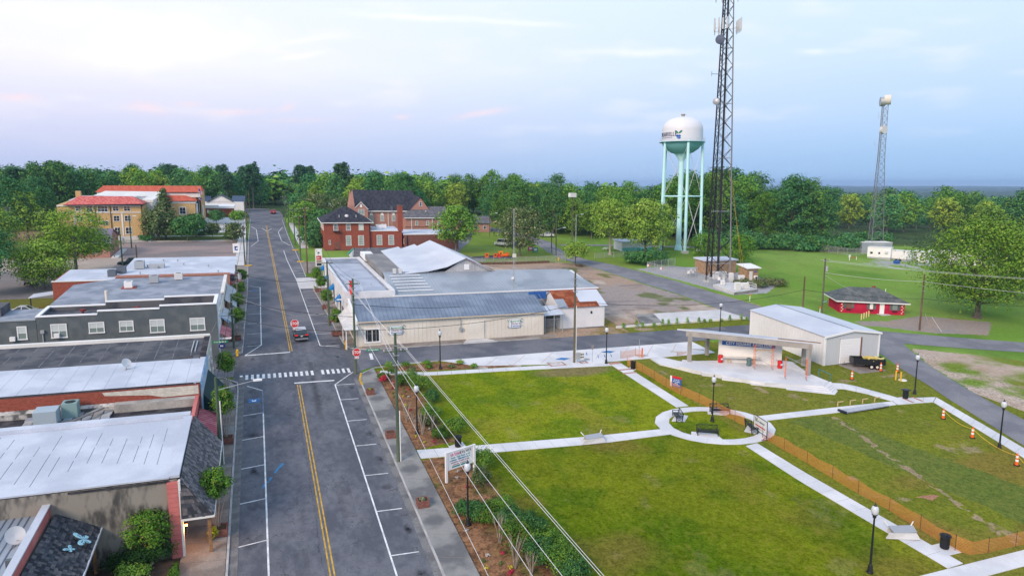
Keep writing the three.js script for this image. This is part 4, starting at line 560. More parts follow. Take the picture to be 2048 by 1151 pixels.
// ---- derelict narrow shop with loose boards and a big duct
{
  const b = new Bd('narrow_shop', 'derelict narrow shop with tarred roof, loose boards and rusty air ducts', 'building', 62, -6.3);
  b.box('wall', M.brickDark, 62, 69.3, -24, -6.25, -1, 4); b.box('roof', M.tar, 62.1, 69.3, -24, -6.4, 4.01, 4.1); b.box('parapet', M.pink, 62.2, 69.2, -6.5, -6.2, 4.1, 4.9);
  b.box('ledge', mottle([.3, .29, .28], [.42, .41, .39], 1.2, .12, 6, 128, 8), 68.5, 69.27, -13.2, -6.5, 4.1, 4.85); b.box('ledge', mottle([.1, .1, .1], [.5, .49, .47], .5, .2, 4, 128, 8), 68.9, 69.27, -24, -13.2, 4.1, [4.6, 4.6, 4.8, 4.8]);
  const r = rng(9); for (let i = 0; i < 9; i++) for (let j = 0; j < 5; j++) { if (r() < .12) continue; const v = -20 + i * .74 + r() * .1, u = 64.6 + j * .84 + r() * .1; b.box('board', [M.concreteOld, M.kerb, M.tinGrey][Math.floor(r() * 3)], u, u + .8, v, v + .66, 4.12 + r() * .1, 4.22 + r() * .12); }
  b.roof('plank', M.concreteOld, [[65.2, -16.6, 4.7], [65.2, -16.2, 4.7], [68.4, -13.9, 4.8], [68.4, -14.3, 4.8]], .1);
  b.box('duct', mat([.34, .42, .48], .5), 66.4, 67.9, -18.9, -17.2, 4.3, 5.5); const t = b.box('duct', mat([.22, .34, .34], .6), 67.7, 68.8, -17.1, -15.9, 4.3, 5.6); part('fan', new THREE.CylinderGeometry(.42, .42, .03, 14).toNonIndexed().translate(...b.p(68.25, -16.5, 5.61)), M.dark, t); b.box('pipe', M.steel, 66.2, 66.3, -24, -20, 4.3, 4.4);
  const c = b.roof('awning', M.pinkTin, [[62.4, -6.2, 3.6], [62.4, -4.5, 2.9], [69.2, -4.5, 2.9], [69.2, -6.2, 3.6]], .07); for (let i = 0; i < 16; i++) { const u = 62.6 + i * .43; b.roof('rib', M.pinkTin, [[u, -6.2, 3.65], [u, -4.5, 2.95], [u + .06, -4.5, 2.95], [u + .06, -6.2, 3.65]], .05); }
}
// ---- wide shop with two-tone membrane roof
{
  const b = new Bd('wide_shop', 'wide shop with half dark, half white membrane roof and pale blue front', 'building', 70, -6.2);
  b.box('wall', M.brickDark, 69.4, 85.4, -29, -6.05, -1, 5.95); b.box('side_wall', M.brickRed, 69.3, 69.39, -29, -6.1, 4.1, 5.9); b.faces('white_paint', M.brickWhite, [[[69.27, -6.2, 5.85], [69.27, -14.2, 5.82], [69.27, -14, 5.5], [69.27, -10.4, 5.25], [69.27, -9.2, 4.95], [69.27, -6.2, 5]]]);
  b.box('roof_light', M.membrane, 69.4, 77.2, -29, -6.4, 5.96, 6.05); b.box('roof_dark', M.membraneDark, 77.2, 85, -29, -6.4, 5.96, 6.06); b.box('coping', M.tar, 69.3, 69.45, -29, -6.6, 6.02, 6.1); b.box('coping', M.tar, 77.1, 85, -6.6, -6.0, 6.06, 6.25); b.box('coping', M.membrane, 69.4, 77.1, -6.5, -6.0, 6.06, 6.2); b.box('parapet', M.offwhite, 85, 85.5, -29, -6.0, 5.96, 6.4);
  const rr = rng(5); for (let i = 0; i < 13; i++) { const v = -28 + i * 1.7; b.box('seam', M.seamGrey ??= mottle([.1, .104, .12], [.17, .174, .19], .6, .15, 4, 64, 5), 77.6, 84.9, v, v + .1, 6.06, 6.07); b.box('seam', M.membraneGrey, 69.6, 77, v + .3, v + .32, 6.05, 6.056); }
  b.box('roof_rail', M.galv, 79.5, 83.5, -7.6, -7.5, 6.06, 6.2); b.box('roof_rail', M.galv, 79.5, 83.5, -7.25, -7.15, 6.06, 6.2); b.box('roof_patch', M.tar, 77.4, 78.1, -8.6, -7.3, 6.06, 6.12);
  const bl = mottle([.26, .42, .62], [.42, .52, .62], .9, .12, 4, 128, 90); b.box('facade', bl, 69.5, 78, -6.04, -5.9, 0, 6.1); b.box('facade', M.brickWhite, 78, 85.4, -6.04, -5.92, 0, 6.2); b.box('shop_window', M.glass, 70.5, 76.5, -5.89, -5.85, .6, 2.5); b.win('v', -5.92, 79.5, 80.6, 3.7, 5.2, 1, 2, { dir: 1 }); b.win('v', -5.92, 82.5, 83.6, 3.7, 5.2, 1, 2, { dir: 1 });
  const aw = b.faces('awning', M.teal, [[[70.2, -5.9, 4.6], [70.2, -4.4, 2.8], [77.8, -4.4, 2.8], [77.8, -5.9, 4.6]], [[70.2, -5.9, 4.6], [70.2, -5.9, 2.8], [70.2, -4.4, 2.8]], [[77.8, -5.9, 4.6], [77.8, -4.4, 2.8], [77.8, -5.9, 2.8]]]);
  b.box('valance', M.teal, 70.2, 77.8, -4.42, -4.36, 2.5, 2.8);
}
// ---- grey two storey building at the corner
{
  const b = new Bd('grey_building', 'grey rendered two storey corner building with stepped white coped parapet', 'building', 95.3, -5.8); const W = M.stuccoGrey;
  const st = [[-12.3, -5.75, 7.6], [-19.2, -12.3, 7.25], [-25.7, -19.2, 6.85]];
  for (const [a, c, h] of st) { b.box('wall', W, 95.3, 100.7, a, c, -1, 6.3); b.box('parapet', W, 95.3, 95.6, a, c, 6.3, h); b.box('parapet', W, 100.4, 100.7, a, c, 6.3, h); b.box('coping', M.white, 95.2, 95.68, a - .06, c + (c > -6 ? .06 : -.061), h, h + .13); b.box('coping', M.white, 100.32, 100.8, a - .06, c + (c > -6 ? .06 : -.061), h, h + .13); b.box('roof', M.membraneDark, 95.6, 100.4, a, c, 6.3, 6.38); b.box('roof_skirt', M.membraneDark, 100.3, 100.39, a, c, 6.38, h - .02); }
  b.box('parapet', W, 95.6, 100.4, -6.05, -5.75, 6.3, 7.6); b.box('coping', M.white, 95.681, 100.319, -6.13, -5.68, 7.6, 7.73); b.box('parapet', W, 95.6, 100.4, -25.7, -25.45, 6.3, 6.85); b.box('coping', M.white, 95.681, 100.319, -25.78, -25.37, 6.85, 6.98);
  for (const [a, c, h0, h1, k] of [[-9, -7.2, 4.2, 5.9, .45], [-13.6, -11.9, 4.2, 5.95, .5], [-17, -15.4, 4.55, 5.95, .5], [-20.3, -18.6, 4.55, 5.95, .5], [-24.3, -22.6, 4.2, 5.95, .5]]) { const w = b.win('u', 95.3, a, c, h0, h1, 2, 2, { blind: k, glass: M.glassPale, fw: .11 }); if (a < -24) part('air_unit', b.boxG(94.9, 95.25, -23.95, -23.4, 4.3, 4.8).geo(), M.white, w); }
  b.box('facade', M.white, 95.7, 100.5, -5.74, -5.6, 0, 7.3); for (const u of [96.4, 98.6]) b.win('v', -5.6, u, u + 1.1, 4.3, 6, 1, 2, { dir: 1 }); b.box('shop_window', M.glass, 96.2, 100, -5.59, -5.55, .5, 2.5);
  const a1 = b.roof('awning', M.pinkTin, [[96, -5.6, 3.5], [96, -4.3, 2.9], [100.4, -4.3, 2.9], [100.4, -5.6, 3.5]], .06); b.box('awning_edge', M.white, 95.8, 96.2, -5.7, -4.2, 2.72, 2.88); const a2 = b.roof('awning', mat([.25, .42, .62], .6), [[101.5, -5.6, 4.3], [101.5, -4.6, 3.4], [104.5, -4.6, 3.4], [104.5, -5.6, 4.3]], .05);
  for (const [u, v] of [[98.6, -9.2], [98.4, -15.3], [98.2, -21.4]]) { const c = b.p(u, v, 6.38); part('roof_vent', [cyl(.14, .14, .35, ...c, 8), cyl(.36, .36, .22, c[0], c[1] + .35, c[2], 10)], mat([.2, .04, .035], .7), b.o); }
  b.box('conduit', M.galv, 95.15, 95.25, -25.2, -25.1, 0, 5.2); b.box('meter', M.galv, 95.05, 95.28, -25.35, -24.95, 4.9, 5.3);
}
{
  const b = new Bd('grey_wing', 'lower grey wing with one window and an air unit beside the corner building', 'building', 95.3, -30); b.box('wall', M.stuccoGrey, 95.35, 101, -40, -25.75, -1, 6.5); b.box('roof', M.membraneGrey, 95.6, 101, -40, -25.75, 6.5, 6.58); b.box('coping', M.tinGrey, 95.25, 95.6, -40, -25.75, 6.5, 6.7); b.box('roof', M.membraneDark, 97.5, 101, -40, -29.8, 6.59, 7.6);
  b.win('u', 95.35, -27.75, -26.75, 4.2, 5.85, 1, 2, { blind: .5, glass: M.glassPale, fw: .11 }); b.box('air_unit', M.white, 95, 95.34, -28.5, -27.95, 4.15, 4.65);
}
{
  const b = new Bd('long_grey_shop', 'shop with long pale grey sloping roof and rooftop air units', 'building', 108, -5.6); b.box('wall', M.cream, 100.8, 125.4, -22.4, -5.6, -1, 5.3); b.box('wall', M.offwhite, 108.3, 121, -27.2, -22.4, -1, 5.2); b.box('fascia', M.brickRed, 108.12, 108.29, -27.35, -22.4, 5.0, 5.3); b.box('roof', M.membraneGrey, 100.8, 125.4, -22.4, -5.8, 5.3, 5.5); b.roof('roof', M.membraneGrey, [[108.1, -27.4, 5.42], [108.1, -22.4, 5.47], [125, -22.4, 5.52], [121.5, -27.4, 5.45]], .1);
  b.box('coping', M.offwhite, 111.5, 125, -6, -5.5, 5.5, 5.75); b.ac(117.2, -19.8, 5.6, 1.1, M.white); b.ac(120.5, -16.8, 5.6, 1.3, M.galv); b.ac(122.6, -13.4, 5.6, 1.2, M.plastic); b.box('unit_base', M.brickRed, 116.8, 118.7, -20.2, -18.2, 5.5, 5.59); const c = b.p(108.6, -20.6, 5.5); part('flue', cyl(.22, .22, 1.6, ...c, 10), M.cream, b.o);
  b.roof('canopy', M.tinGrey, [[112, -5.5, 4.4], [112, -3.9, 3.1], [124, -3.9, 3.1], [124, -5.5, 4.4]], .08); b.roof('canopy', M.tinGrey, [[102, -5.5, 4.2], [102, -4, 3.2], [108, -4, 3.2], [108, -5.5, 4.2]], .08); b.box('shopfront', M.brownWood, 102, 124, -5.58, -5.5, 0, 2.8); b.box('arch', M.brickRed, 104.5, 105, -24.5, -22.4, 0, 3.8);
}
{
  const b = new Bd('brick_shop', 'long red brick shop with white membrane roof and side parapet', 'building', 127, -5); b.box('wall', M.brickRed, 126, 136.5, -31.3, -22.6, -1, 5.1); b.box('wall', M.brickPink, 127.3, 138, -22.6, -5.2, -1, 5.3); b.box('roof', M.membrane, 126.3, 136.3, -31, -22.7, 5.11, 5.2); b.box('roof', M.membrane, 127.7, 146, -22.5, -4.4, 5.31, 5.4); b.box('coping', M.offwhite, 125.9, 126.3, -31.4, -22.6, 5.11, 5.24); b.box('parapet', M.brickPink, 127.2, 127.7, -22.6, -5.1, 5.31, 5.62); b.box('band', M.navy, 126.6, 128.4, -5.1, -3.9, 4.3, 5);
  b.ac(128.6, -24, 5.25, 1.2, mat([.12, .14, .17], .6)); b.ac(130.2, -22.9, 5.45, 1.3, mat([.12, .14, .17], .6)); b.ac(134, -20.8, 5.5, 1.5, M.galv); b.box('air_unit', M.galv, 134.5, 136, -18.6, -16.2, 5.42, 6.1); const r = rng(6); for (let i = 0; i < 10; i++) { const c = b.p(129 + r() * 13, -20 + r() * 14, 5.42); part('roof_vent', [cyl(.1, .1, .3, ...c, 8), cyl(.2, .2, .08, c[0], c[1] + .3, c[2], 8)], M.galv, b.o); }
  b.roof('canopy', M.pinkTin, [[127.2, -5.1, 4], [127.2, -3.5, 3.3], [137.5, -3.5, 3.3], [137.5, -5.1, 4]], .08); b.roof('lean_to', M.tinPale, [[127, -35, 2.5], [127, -31.3, 3], [130, -31.3, 3], [130, -35, 2.5]], .08); b.box('post', M.dark, 127, 127.15, -34.8, -34.65, -.3, 2.45);
}
{
  const b = new Bd('brick_annex', 'low brick annex with purple grey gable roof before the courthouse', 'building', 180, -38); b.box('wall', M.brickPink, 180, 191.5, -44, -32.7, -1, 3.6); b.faces('roof', mottle([.15, .13, .19], [.2, .17, .24], .6, .2, 5, 128, 3), [[[179.6, -44.6, 3.5], [179.6, -32.2, 3.5], [184, -32.3, 6.2], [184, -44.6, 6.2]], [[192, -32.2, 3.5], [192, -44.6, 3.5], [184, -44.6, 6.2], [184, -32.3, 6.2]]]); b.faces('gable', M.brickPink, [[[180, -32.6, 3.6], [191.6, -32.6, 3.6], [184, -32.6, 6]]]); b.box('eave', M.white, 179.5, 179.62, -44.6, -32.2, 3.4, 3.55); for (let i = 0; i < 3; i++) b.win('u', 180, -43 + i * 3.4, -41.8 + i * 3.4, 1, 2.4, 2, 2); b.box('step', M.concrete, 179, 191, -32.3, -30.9, -.3, .3);
}
// ---- cream metal building on the side street
{
  const b = new Bd('cream_building', 'long cream metal building with blue grey ribbed roof on the side street', 'building', 97.3, 27); const hf = (u) => lerp(3.75, 5.0, (u - 97) / 9.2);
  b.box('wall', M.cream, 97.35, 106, 12.5, 41.4, -1, [3.62, 3.62, 4.8, 4.8]); ribs(b, 97.315, 97.34, 12.6, 41.3, () => 0, .62, M.cream, 'u', 'wall_rib', 3.6, .035);
  b.roof('roof', M.tinBlue, [[97.0, 12.3, 3.75], [97.0, 41.6, 3.75], [106.2, 43, 5], [106.2, 12.9, 5]], .08); for (let v = 12.6; v < 42.6; v += .62) { const d = (v - 12.6) / 30; b.roof('roof_rib', M.tinBlue, [[97.0, v, 3.81], [97.0, v + .06, 3.81], [106.2, v + .6 + d * .8 + .06, 5.06], [106.2, v + .6 + d * .8, 5.06]], .08); }
  b.box('gutter', mottle([.5, .4, .28], [.6, .52, .4], 1, .1, 3, 64, 4), 96.86, 96.98, 12.3, 41.6, 3.6, 3.74); b.box('end_trim', M.white, 97, 106, 12.2, 12.48, 3.4, [3.95, 3.95, 5.15, 5.15]);
  const w = b.win('u', 97.35, 13.4, 15.7, .5, 2.65, 2, 1, { fw: .2 }); const d = b.box('roller_door', M.cream, 97.2, 97.34, 28.7, 31.5, .1, 2.95); for (let i = 0; i < 9; i++) part('slat', b.boxG(97.15, 97.2, 28.75, 31.45, .15 + i * .31, .15 + i * .31 + .285).geo(), M.cream, d);
  b.box('meter', M.galv, 97.1, 97.3, 27.6, 27.9, 1.4, 2); b.box('meter', M.galv, 97.12, 97.3, 28, 28.2, 1.5, 1.9); b.box('conduit', M.galv, 97.2, 97.3, 27.74, 27.8, 2, 5.4); b.box('ground_band', M.concreteBrown, 97.2, 97.34, 15.8, 28.6, -.3, .12);
}
// shop signs painted on boards, the same on both
for (const [v0, v1, h0, h1, lb] of [[17, 18.9, 1.55, 2.85, 'white rounded shop sign beside the dark window of the cream building'], [35.5, 37.4, 1.5, 2.85, 'white rounded shop sign right of the cream building roller door']]) {
  const t = thing('shop_sign', lb, 'sign', 97.2, (v0 + v1) / 2, 0, null, (h0 + h1) / 2); const w = (v1 - v0) / 2, h = (h1 - h0) / 2; const sh = new THREE.Shape(); const R = .2; sh.moveTo(-w + R, -h); sh.lineTo(w - R, -h); sh.quadraticCurveTo(w, -h, w, -h + R); sh.lineTo(w, h - R); sh.quadraticCurveTo(w, h, w - R, h); sh.lineTo(-w + R, h); sh.quadraticCurveTo(-w, h, -w, h - R); sh.lineTo(-w, -h + R); sh.quadraticCurveTo(-w, -h, -w + R, -h);
  const bk = new THREE.ExtrudeGeometry(sh, { depth: .03, bevelEnabled: false }); part('border', bk, mat([.25, .45, .62], .6), t); const fr = new THREE.ExtrudeGeometry(sh, { depth: .03, bevelEnabled: false }); fr.scale(.94, .92, 1); fr.translate(0, 0, .012); part('board', fr, M.white, t);
  const l1 = text('Poplarville', .25, .012); l1.translate(.12, .32, .045); part('lettering', l1, mat([.04, .32, .14], .6), t); const l2 = text('Florist &', .25, .012, FONTS); l2.translate(.12, -.02, .045); part('lettering', l2, mat([.16, .05, .18], .6), t); const l3 = text('Creations', .25, .012); l3.translate(.12, -.38, .045); part('lettering', l3, mat([.03, .16, .42], .6), t);
  part('scroll', [bar([-w * .62, h * .8, .045], [-w * .62, -h * .8, .045], .035), bar([-w * 1.3, h * 1.0, .03], [-w * 1.1, h * .4, .03], .025), bar([-w * 1.25, -h * .5, .03], [-w * 1.15, -h * 1, .03], .03), bar([w * 1.15, h * .5, .03], [w * 1.35, h * .1, .03], .035), ball(.09, w * 1.25, h * .95, .03), ball(.05, w * 1.3, -h * .6, .03)], mat([.05, .1, .25], .6), t);
}
// ---- white shop, flat roof, along the street
{
  const b = new Bd('white_shop', 'long white shop with flat pale roof and small blue awnings on its street side', 'building', 107, 12.2); b.box('wall', M.tinWhite, 106.6, 146.6, 12.1, 19.6, -1, [5.7, 5.7, 4.3, 4.3]); b.box('roof', M.membraneGrey, 107, 146.2, 12.5, 19.1, [5.68, 5.68, 4.3, 4.3], [5.76, 5.76, 4.36, 4.36]);
  b.box('roof_mat', mottle([.35, .39, .47], [.43, .47, .55], 2.5, .05, 10, 128, 6), 108.4, 145, 13, 18.6, [5.7, 5.7, 4.3, 4.3], [5.77, 5.77, 4.39, 4.39]);
  for (const L of [[106.5, 107, 12, 19.7, [6, 6, 5.98, 5.98]], [107, 146.2, 12, 12.45, [6, 6, 4.6, 4.6]], [107, 146.2, 19.15, 19.7, [6.1, 6.1, 4.7, 4.7]], [146.2, 146.7, 12, 19.7, [4.6, 4.6, 4.58, 4.58]]]) b.box('parapet', M.tinWhite, L[0], L[1], L[2], L[3], 4.2, L[4]);
  for (const [u, h] of [[143, 2.6], [134, 2.4], [124, 2.6], [113.6, 2.9]]) { const a = b.faces('awning', mat([.015, .16, .42], .6), [[[u, 12.08, h + .9], [u, 11.2, h], [u + 2, 11.2, h], [u + 2, 12.08, h + .9]], [[u, 12.08, h + .9], [u, 12.08, h], [u, 11.2, h]], [[u + 2, 12.08, h + .9], [u + 2, 11.2, h], [u + 2, 12.08, h]]]); part('door', b.boxG(u + .3, u + 1.6, 12.04, 12.09, .1, h).geo(), M.dark, a); }
  b.box('display_window', M.glass, 107.6, 112.4, 12.03, 12.08, .5, 2.6); const v1 = b.p(112, 16.8, 5.76), v2 = b.p(120, 15, 5.7); part('roof_vent', [cyl(.1, .1, .35, ...v1, 8)], M.galv, b.o); part('roof_vent', [cyl(.1, .1, .35, ...v2, 8)], M.galv, b.o);
}
{ const b = new Bd('corner_canopy', 'pale corrugated corner canopy over the pavement of the cream building', 'canopy', 100, 11.4); b.faces('roof', mottle([.5, .48, .47], [.62, .6, .58], 1, .1, 4, 128, 3), [[[95.9, 10.4, 3.05], [95.9, 12.4, 3.05], [97.2, 12.5, 3.2], [106.4, 12.4, 4], [103.4, 10.35, 3.2]]]); b.faces('underside', M.brownWood, [[[95.9, 10.4, 2.97], [103.4, 10.35, 3.12], [106.4, 12.4, 3.92], [97.2, 12.5, 3.12], [95.9, 12.4, 2.97]]]); b.box('fascia', M.white, 95.78, 95.9, 10.45, 12.4, 2.9, 3.14); for (const u of [96.3, 100.5]) b.box('post', M.white, u, u + .12, 10.7, 10.82, 0, 3.1); for (let i = 1; i < 7; i++) { const u = 95.9 + i * 1.05; b.roof('seam', M.sidingGrey, [[u, 10.38, 3.08 + i * .022], [u, 12.45, 3.12 + i * .1], [u + .05, 12.45, 3.12 + i * .1], [u + .05, 10.38, 3.08 + i * .022]], .03); } b.box('facade', M.cream, 97.4, 106.4, 12.28, 12.45, 0, 3.5); b.box('door', M.curtain, 98.6, 99.8, 12.22, 12.27, .1, 2.3); b.box('shop_window', M.glass, 101, 105, 12.22, 12.27, .6, 2.5); }
{ const t = thing('arrow_sign', 'red and yellow bulb edged arrow sign on the corner roof', 'sign', 106.3, 12.9, .3, null, 5.9); part('panel', bxg(-.12, .12, -.2, 1.9, -.5, .5), M.red, t); for (let i = 0; i < 6; i++) part('bulb', ball(.1, .16, .1 + i * .32, .4 - (i % 2) * .8), M.yellow, t); part('post', bar([0, -1.2, 0], [0, 0, 0], .06), M.steel, t); }
// ---- big ribbed roof behind, and the swept gable hall
{
  const b = new Bd('market_hall', 'wide hall with long grey ribbed metal roof behind the cream building', 'building', 107, 38); b.box('wall', M.tinWhite, 106.8, 116.6, 19.8, 55.3, -1, [5.05, 5.05, 6.4, 6.4]); b.roof('roof', M.tinGrey, [[106.5, 19.3, 5.2], [106.5, 55.7, 5.2], [116.8, 54.3, 6.55], [118.4, 19.8, 6.7]], .1); b.box('gutter', M.white, 106.38, 106.5, 19.3, 55.7, 5, 5.2);
  for (let v = 19.6; v < 55; v += .6) { const f = (v - 19.3) / 36.4; b.roof('roof_rib', M.tinGrey, [[106.5, v, 5.26], [106.5, v + .06, 5.26], [lerp(118.3, 116.8, f), lerp(19.9, 54.3, f) + .06, 6.74 - f * .14], [lerp(118.3, 116.8, f), lerp(19.9, 54.3, f), 6.74 - f * .14]], .08); }
  for (let i = 0; i < 6; i++) b.roof('snow_guard', M.white, [[108 + i * 1.5, 20.5, 5.52 + i * .2], [108 + i * 1.5, 26.3 - i * .1, 5.52 + i * .2], [108.2 + i * 1.5, 26.3 - i * .1, 5.55 + i * .2], [108.2 + i * 1.5, 20.5, 5.55 + i * .2]], .04);
  b.box('ridge_cap', M.brickRed, 106.4, 106.48, 46, 55.6, 4.8, 5); for (const v of [21.4, 22.4]) b.box('roof_box', M.plastic, 117, 117.5, v, v + .5, 6.6, 7.4);
}
{
  const b = new Bd('gable_hall', 'hall with pale swept roof and grey corrugated gable end', 'building', 118, 31); b.box('wall', M.sidingGrey, 117.4, 145, 24, 39.6, -1, 5.6); b.faces('gable', mottle([.38, .38, .4], [.47, .47, .48], 1, .1, 4, 128, 6), [[[117.3, 30.6, 6.6], [117.3, 39.6, 6.4], [117.3, 34.4, 8.9]]]); for (let i = 0; i < 17; i++) { const v = 31 + i * .5, h = v < 34.4 ? lerp(6.6, 8.85, (v - 30.6) / 3.8) : lerp(8.85, 6.4, (v - 34.4) / 5.2); b.box('siding_rib', M.sidingGrey, 117.24, 117.3, v, v + .06, 6.3, h); }
  b.box('louvre', M.white, 117.18, 117.25, 34.2, 35.2, 6.9, 7.9); b.roof('roof', M.tinPale, [[116.9, 34.3, 9.05], [145.3, 34.7, 8.2], [139.5, 40.3, 6], [116.6, 40.3, 6.3]], .1); const sw = [[34.4, 9.05, 8.2], [31, 7.6, 7.4], [27.5, 6.9, 6.9], [23.5, 6.6, 6.6]]; for (let i = 0; i < 3; i++) b.roof('roof', M.tinPale, [[116.9, sw[i + 1][0], sw[i + 1][1]], [116.9, sw[i][0], sw[i][1]], [145.3, sw[i][0] + .3, sw[i][2]], [142, sw[i + 1][0], sw[i + 1][2]]], .1); b.box('verge', M.curtain, 116.8, 116.92, 34.4, 40.4, [8.95, 6.2, 6.2, 8.95], [9.1, 6.36, 6.36, 9.1]);
  b.box('flat_roof', mottle([.2, .2, .205], [.27, .265, .26], 1.5, .1, 8, 128, 6), 119, 139, 19.8, 27, 5.6, 6.5); b.box('fascia', M.white, 139, 146, 19.8, 30, 5, 5.9); b.box('side_roof', M.shingleGrey, 141, 147, 22, 36, 5.9, 6.1);
}
{ const b = new Bd('patched_store', 'small white store with rusty patched roof beside the gated yard', 'building', 99.6, 49); b.box('wall', M.tinWhite, 99.7, 106, 45.3, 53.4, -1, 3.7); b.faces('gable', M.tinWhite, [[[99.6, 45.25, 3.7], [103.5, 45.25, 5.5], [106.4, 45.25, 3.7]], [[99.6, 53.4, 3.7], [103.5, 53.4, 5.5], [106.4, 53.4, 3.7]]]);
  const rp = (m, v0, v1, t0, t1) => { const f = t => [99.4 + t * 4.1, 3.7 + t * 1.85]; const a = f(t0), c = f(t1); b.roof('roof_sheet', m, [[a[0], v0, a[1]], [a[0], v1, a[1]], [c[0], v1, c[1]], [c[0], v0, c[1]]], .06); }; rp(M.tinGrey, 45.0, 46.6, 0, .5); rp(M.tinRust, 46.6, 49.2, 0, .5); rp(M.tinRust, 45, 49.3, .5, 1); rp(M.tinRust, 49.2, 52.3, 0, .28); rp(M.tinPale, 49.3, 53.8, .5, 1); rp(M.tinPale, 49.2, 52.3, .28, .5); rp(M.tinPale, 52.3, 53.8, 0, .5); b.roof('roof_sheet', M.tinPale, [[103.5, 45, 5.55], [103.5, 53.8, 5.55], [106.6, 53.8, 3.7], [106.6, 45, 3.7]], .06);
  b.box('vent', M.dark, 99.62, 99.7, 50.8, 51.1, 2.4, 2.8); b.box('plinth', M.concreteOld, 99.5, 99.69, 45.3, 53.4, -.5, .15); b.roof('porch_roof', M.tinPale, [[98, 41.8, 2.9], [98, 45.2, 3], [101, 45.2, 3.8], [101, 41.8, 3.7]], .06); b.box('yard_back', M.stuccoGrey, 101.5, 101.7, 41.7, 45.2, 0, 3.2); for (const v of [41.9, 43.5, 45]) b.box('post', M.galv, 98.1, 98.2, v, v + .1, 0, 2.9); b.box('wall_sign', M.blue, 104.8, 104.9, 41.8, 45, 4, 5.2); }
// ---- brick two storey with hipped roof
{
  const b = new Bd('brick_house', 'red brick two storey building with dark hipped roof and tall chimney', 'building', 184.3, 22); const B = M.brickRed; b.box('wall', B, 184.3, 194, 15.9, 27.9, -1, 7.3); b.box('wing', B, 184.6, 194, 27.9, 36.4, -1, 5); b.box('wing_roof', M.membrane, 185, 194, 28, 36, 5.01, 5.1); b.box('coping', M.white, 184.5, 184.95, 27.9, 36.4, 5.01, 5.2); b.box('annex', M.brickDark, 183.6, 194, 36.9, 52, -1, 4.1); b.box('coping', M.white, 183.5, 183.95, 36.6, 52, 4.1, 4.3); b.box('coping', M.membrane, 184, 194, 37, 52, 4.11, 4.2);
  const rf = b.faces('roof', M.shingleDark, [[[183.7, 15.2, 7.45], [183.7, 28.6, 7.45], [189.2, 22.6, 11.1], [189.2, 21.4, 11.1]], [[194.6, 28.6, 7.45], [194.6, 15.2, 7.45], [189.2, 21.4, 11.1], [189.2, 22.6, 11.1]], [[194.6, 15.2, 7.45], [183.7, 15.2, 7.45], [189.2, 21.4, 11.1]], [[183.7, 28.6, 7.45], [194.6, 28.6, 7.45], [189.2, 22.6, 11.1]]]); part('dormer_vent', ball(.55, ...b.p(186, 22, 8.8), 1), M.plastic, rf); for (const v of [20, 24.4]) part('pipe', bar(b.p(185.5, v, 8.5), b.p(185.5, v, 9.3), .08), M.plastic, rf);
  b.box('eave', M.white, 183.6, 194.7, 15.1, 28.7, 7.28, 7.46); b.box('chimney', B, 184.4, 185.6, 35.4, 36.7, 5.02, 11.7); b.box('chimney_cap', M.brickDark, 184.3, 185.7, 35.3, 36.8, 11.7, 11.9);
  for (const [a, c] of [[18.3, 19.5], [21.55, 22.75], [24.85, 26.1]]) b.win('u', 184.3, a, c, 5.3, 7.05, a < 22 && a > 20 ? 4 : 3, 4, { blind: a > 24 ? .1 : 0, fw: .1 }); for (const [a, c] of [[21.4, 22.8], [24.6, 26.1], [29.55, 31], [32.7, 34.2]]) b.win('u', a > 28 ? 184.6 : 184.3, a, c, 1.3, 3.95, 4, 4, { glass: M.glassPale, fw: .12 }); b.win('u', 184.3, 17, 17.5, 1.6, 2.8, 1, 2); b.win('u', 184.1, 36.75, 37.3, 1.6, 3, 2, 3); for (let i = 0; i < 3; i++) b.win('v', 15.9, 185.5 + i * 3, 186.8 + i * 3, 5.2, 7, 2, 3, { glass: M.glassPale });
  b.box('balcony', M.black, 183.5, 184.2, 18.1, 19.8, 5.05, 5.2); b.boxes('fire_escape', M.black, [[183.5, 183.56, 19.8, 19.86, 2.4, 6], [183.5, 183.56, 20.3, 20.36, 2.4, 6], ...Array.from({ length: 9 }, (_, i) => [183.5, 183.55, 19.8, 20.36, 2.6 + i * .38, 2.65 + i * .38])], b.o, 'stuff'); b.box('door', M.brickDark, 184.2, 184.28, 18.4, 19.9, .2, 2.4); b.box('downpipe', M.black, 184.15, 184.28, 27.6, 27.75, 0, 7.2); b.box('downpipe', M.black, 183.45, 183.58, 37.5, 37.75, 0, 3.8); const hv = b.p(188, 30.5, 5.1); b.ac(187.5, 30, 5.1, 1.4, M.white); b.ac(190, 32, 5.1, 1.2, M.white);
  part('roof_junk', [bxg(hv[0] - 2, hv[0] - 1, hv[1], hv[1] + .6, hv[2], hv[2] + .6)], M.plastic, b.o);
  b.box('foundation', M.brickDark, 184.2, 184.29, 15.9, 36, -.8, .4);
}
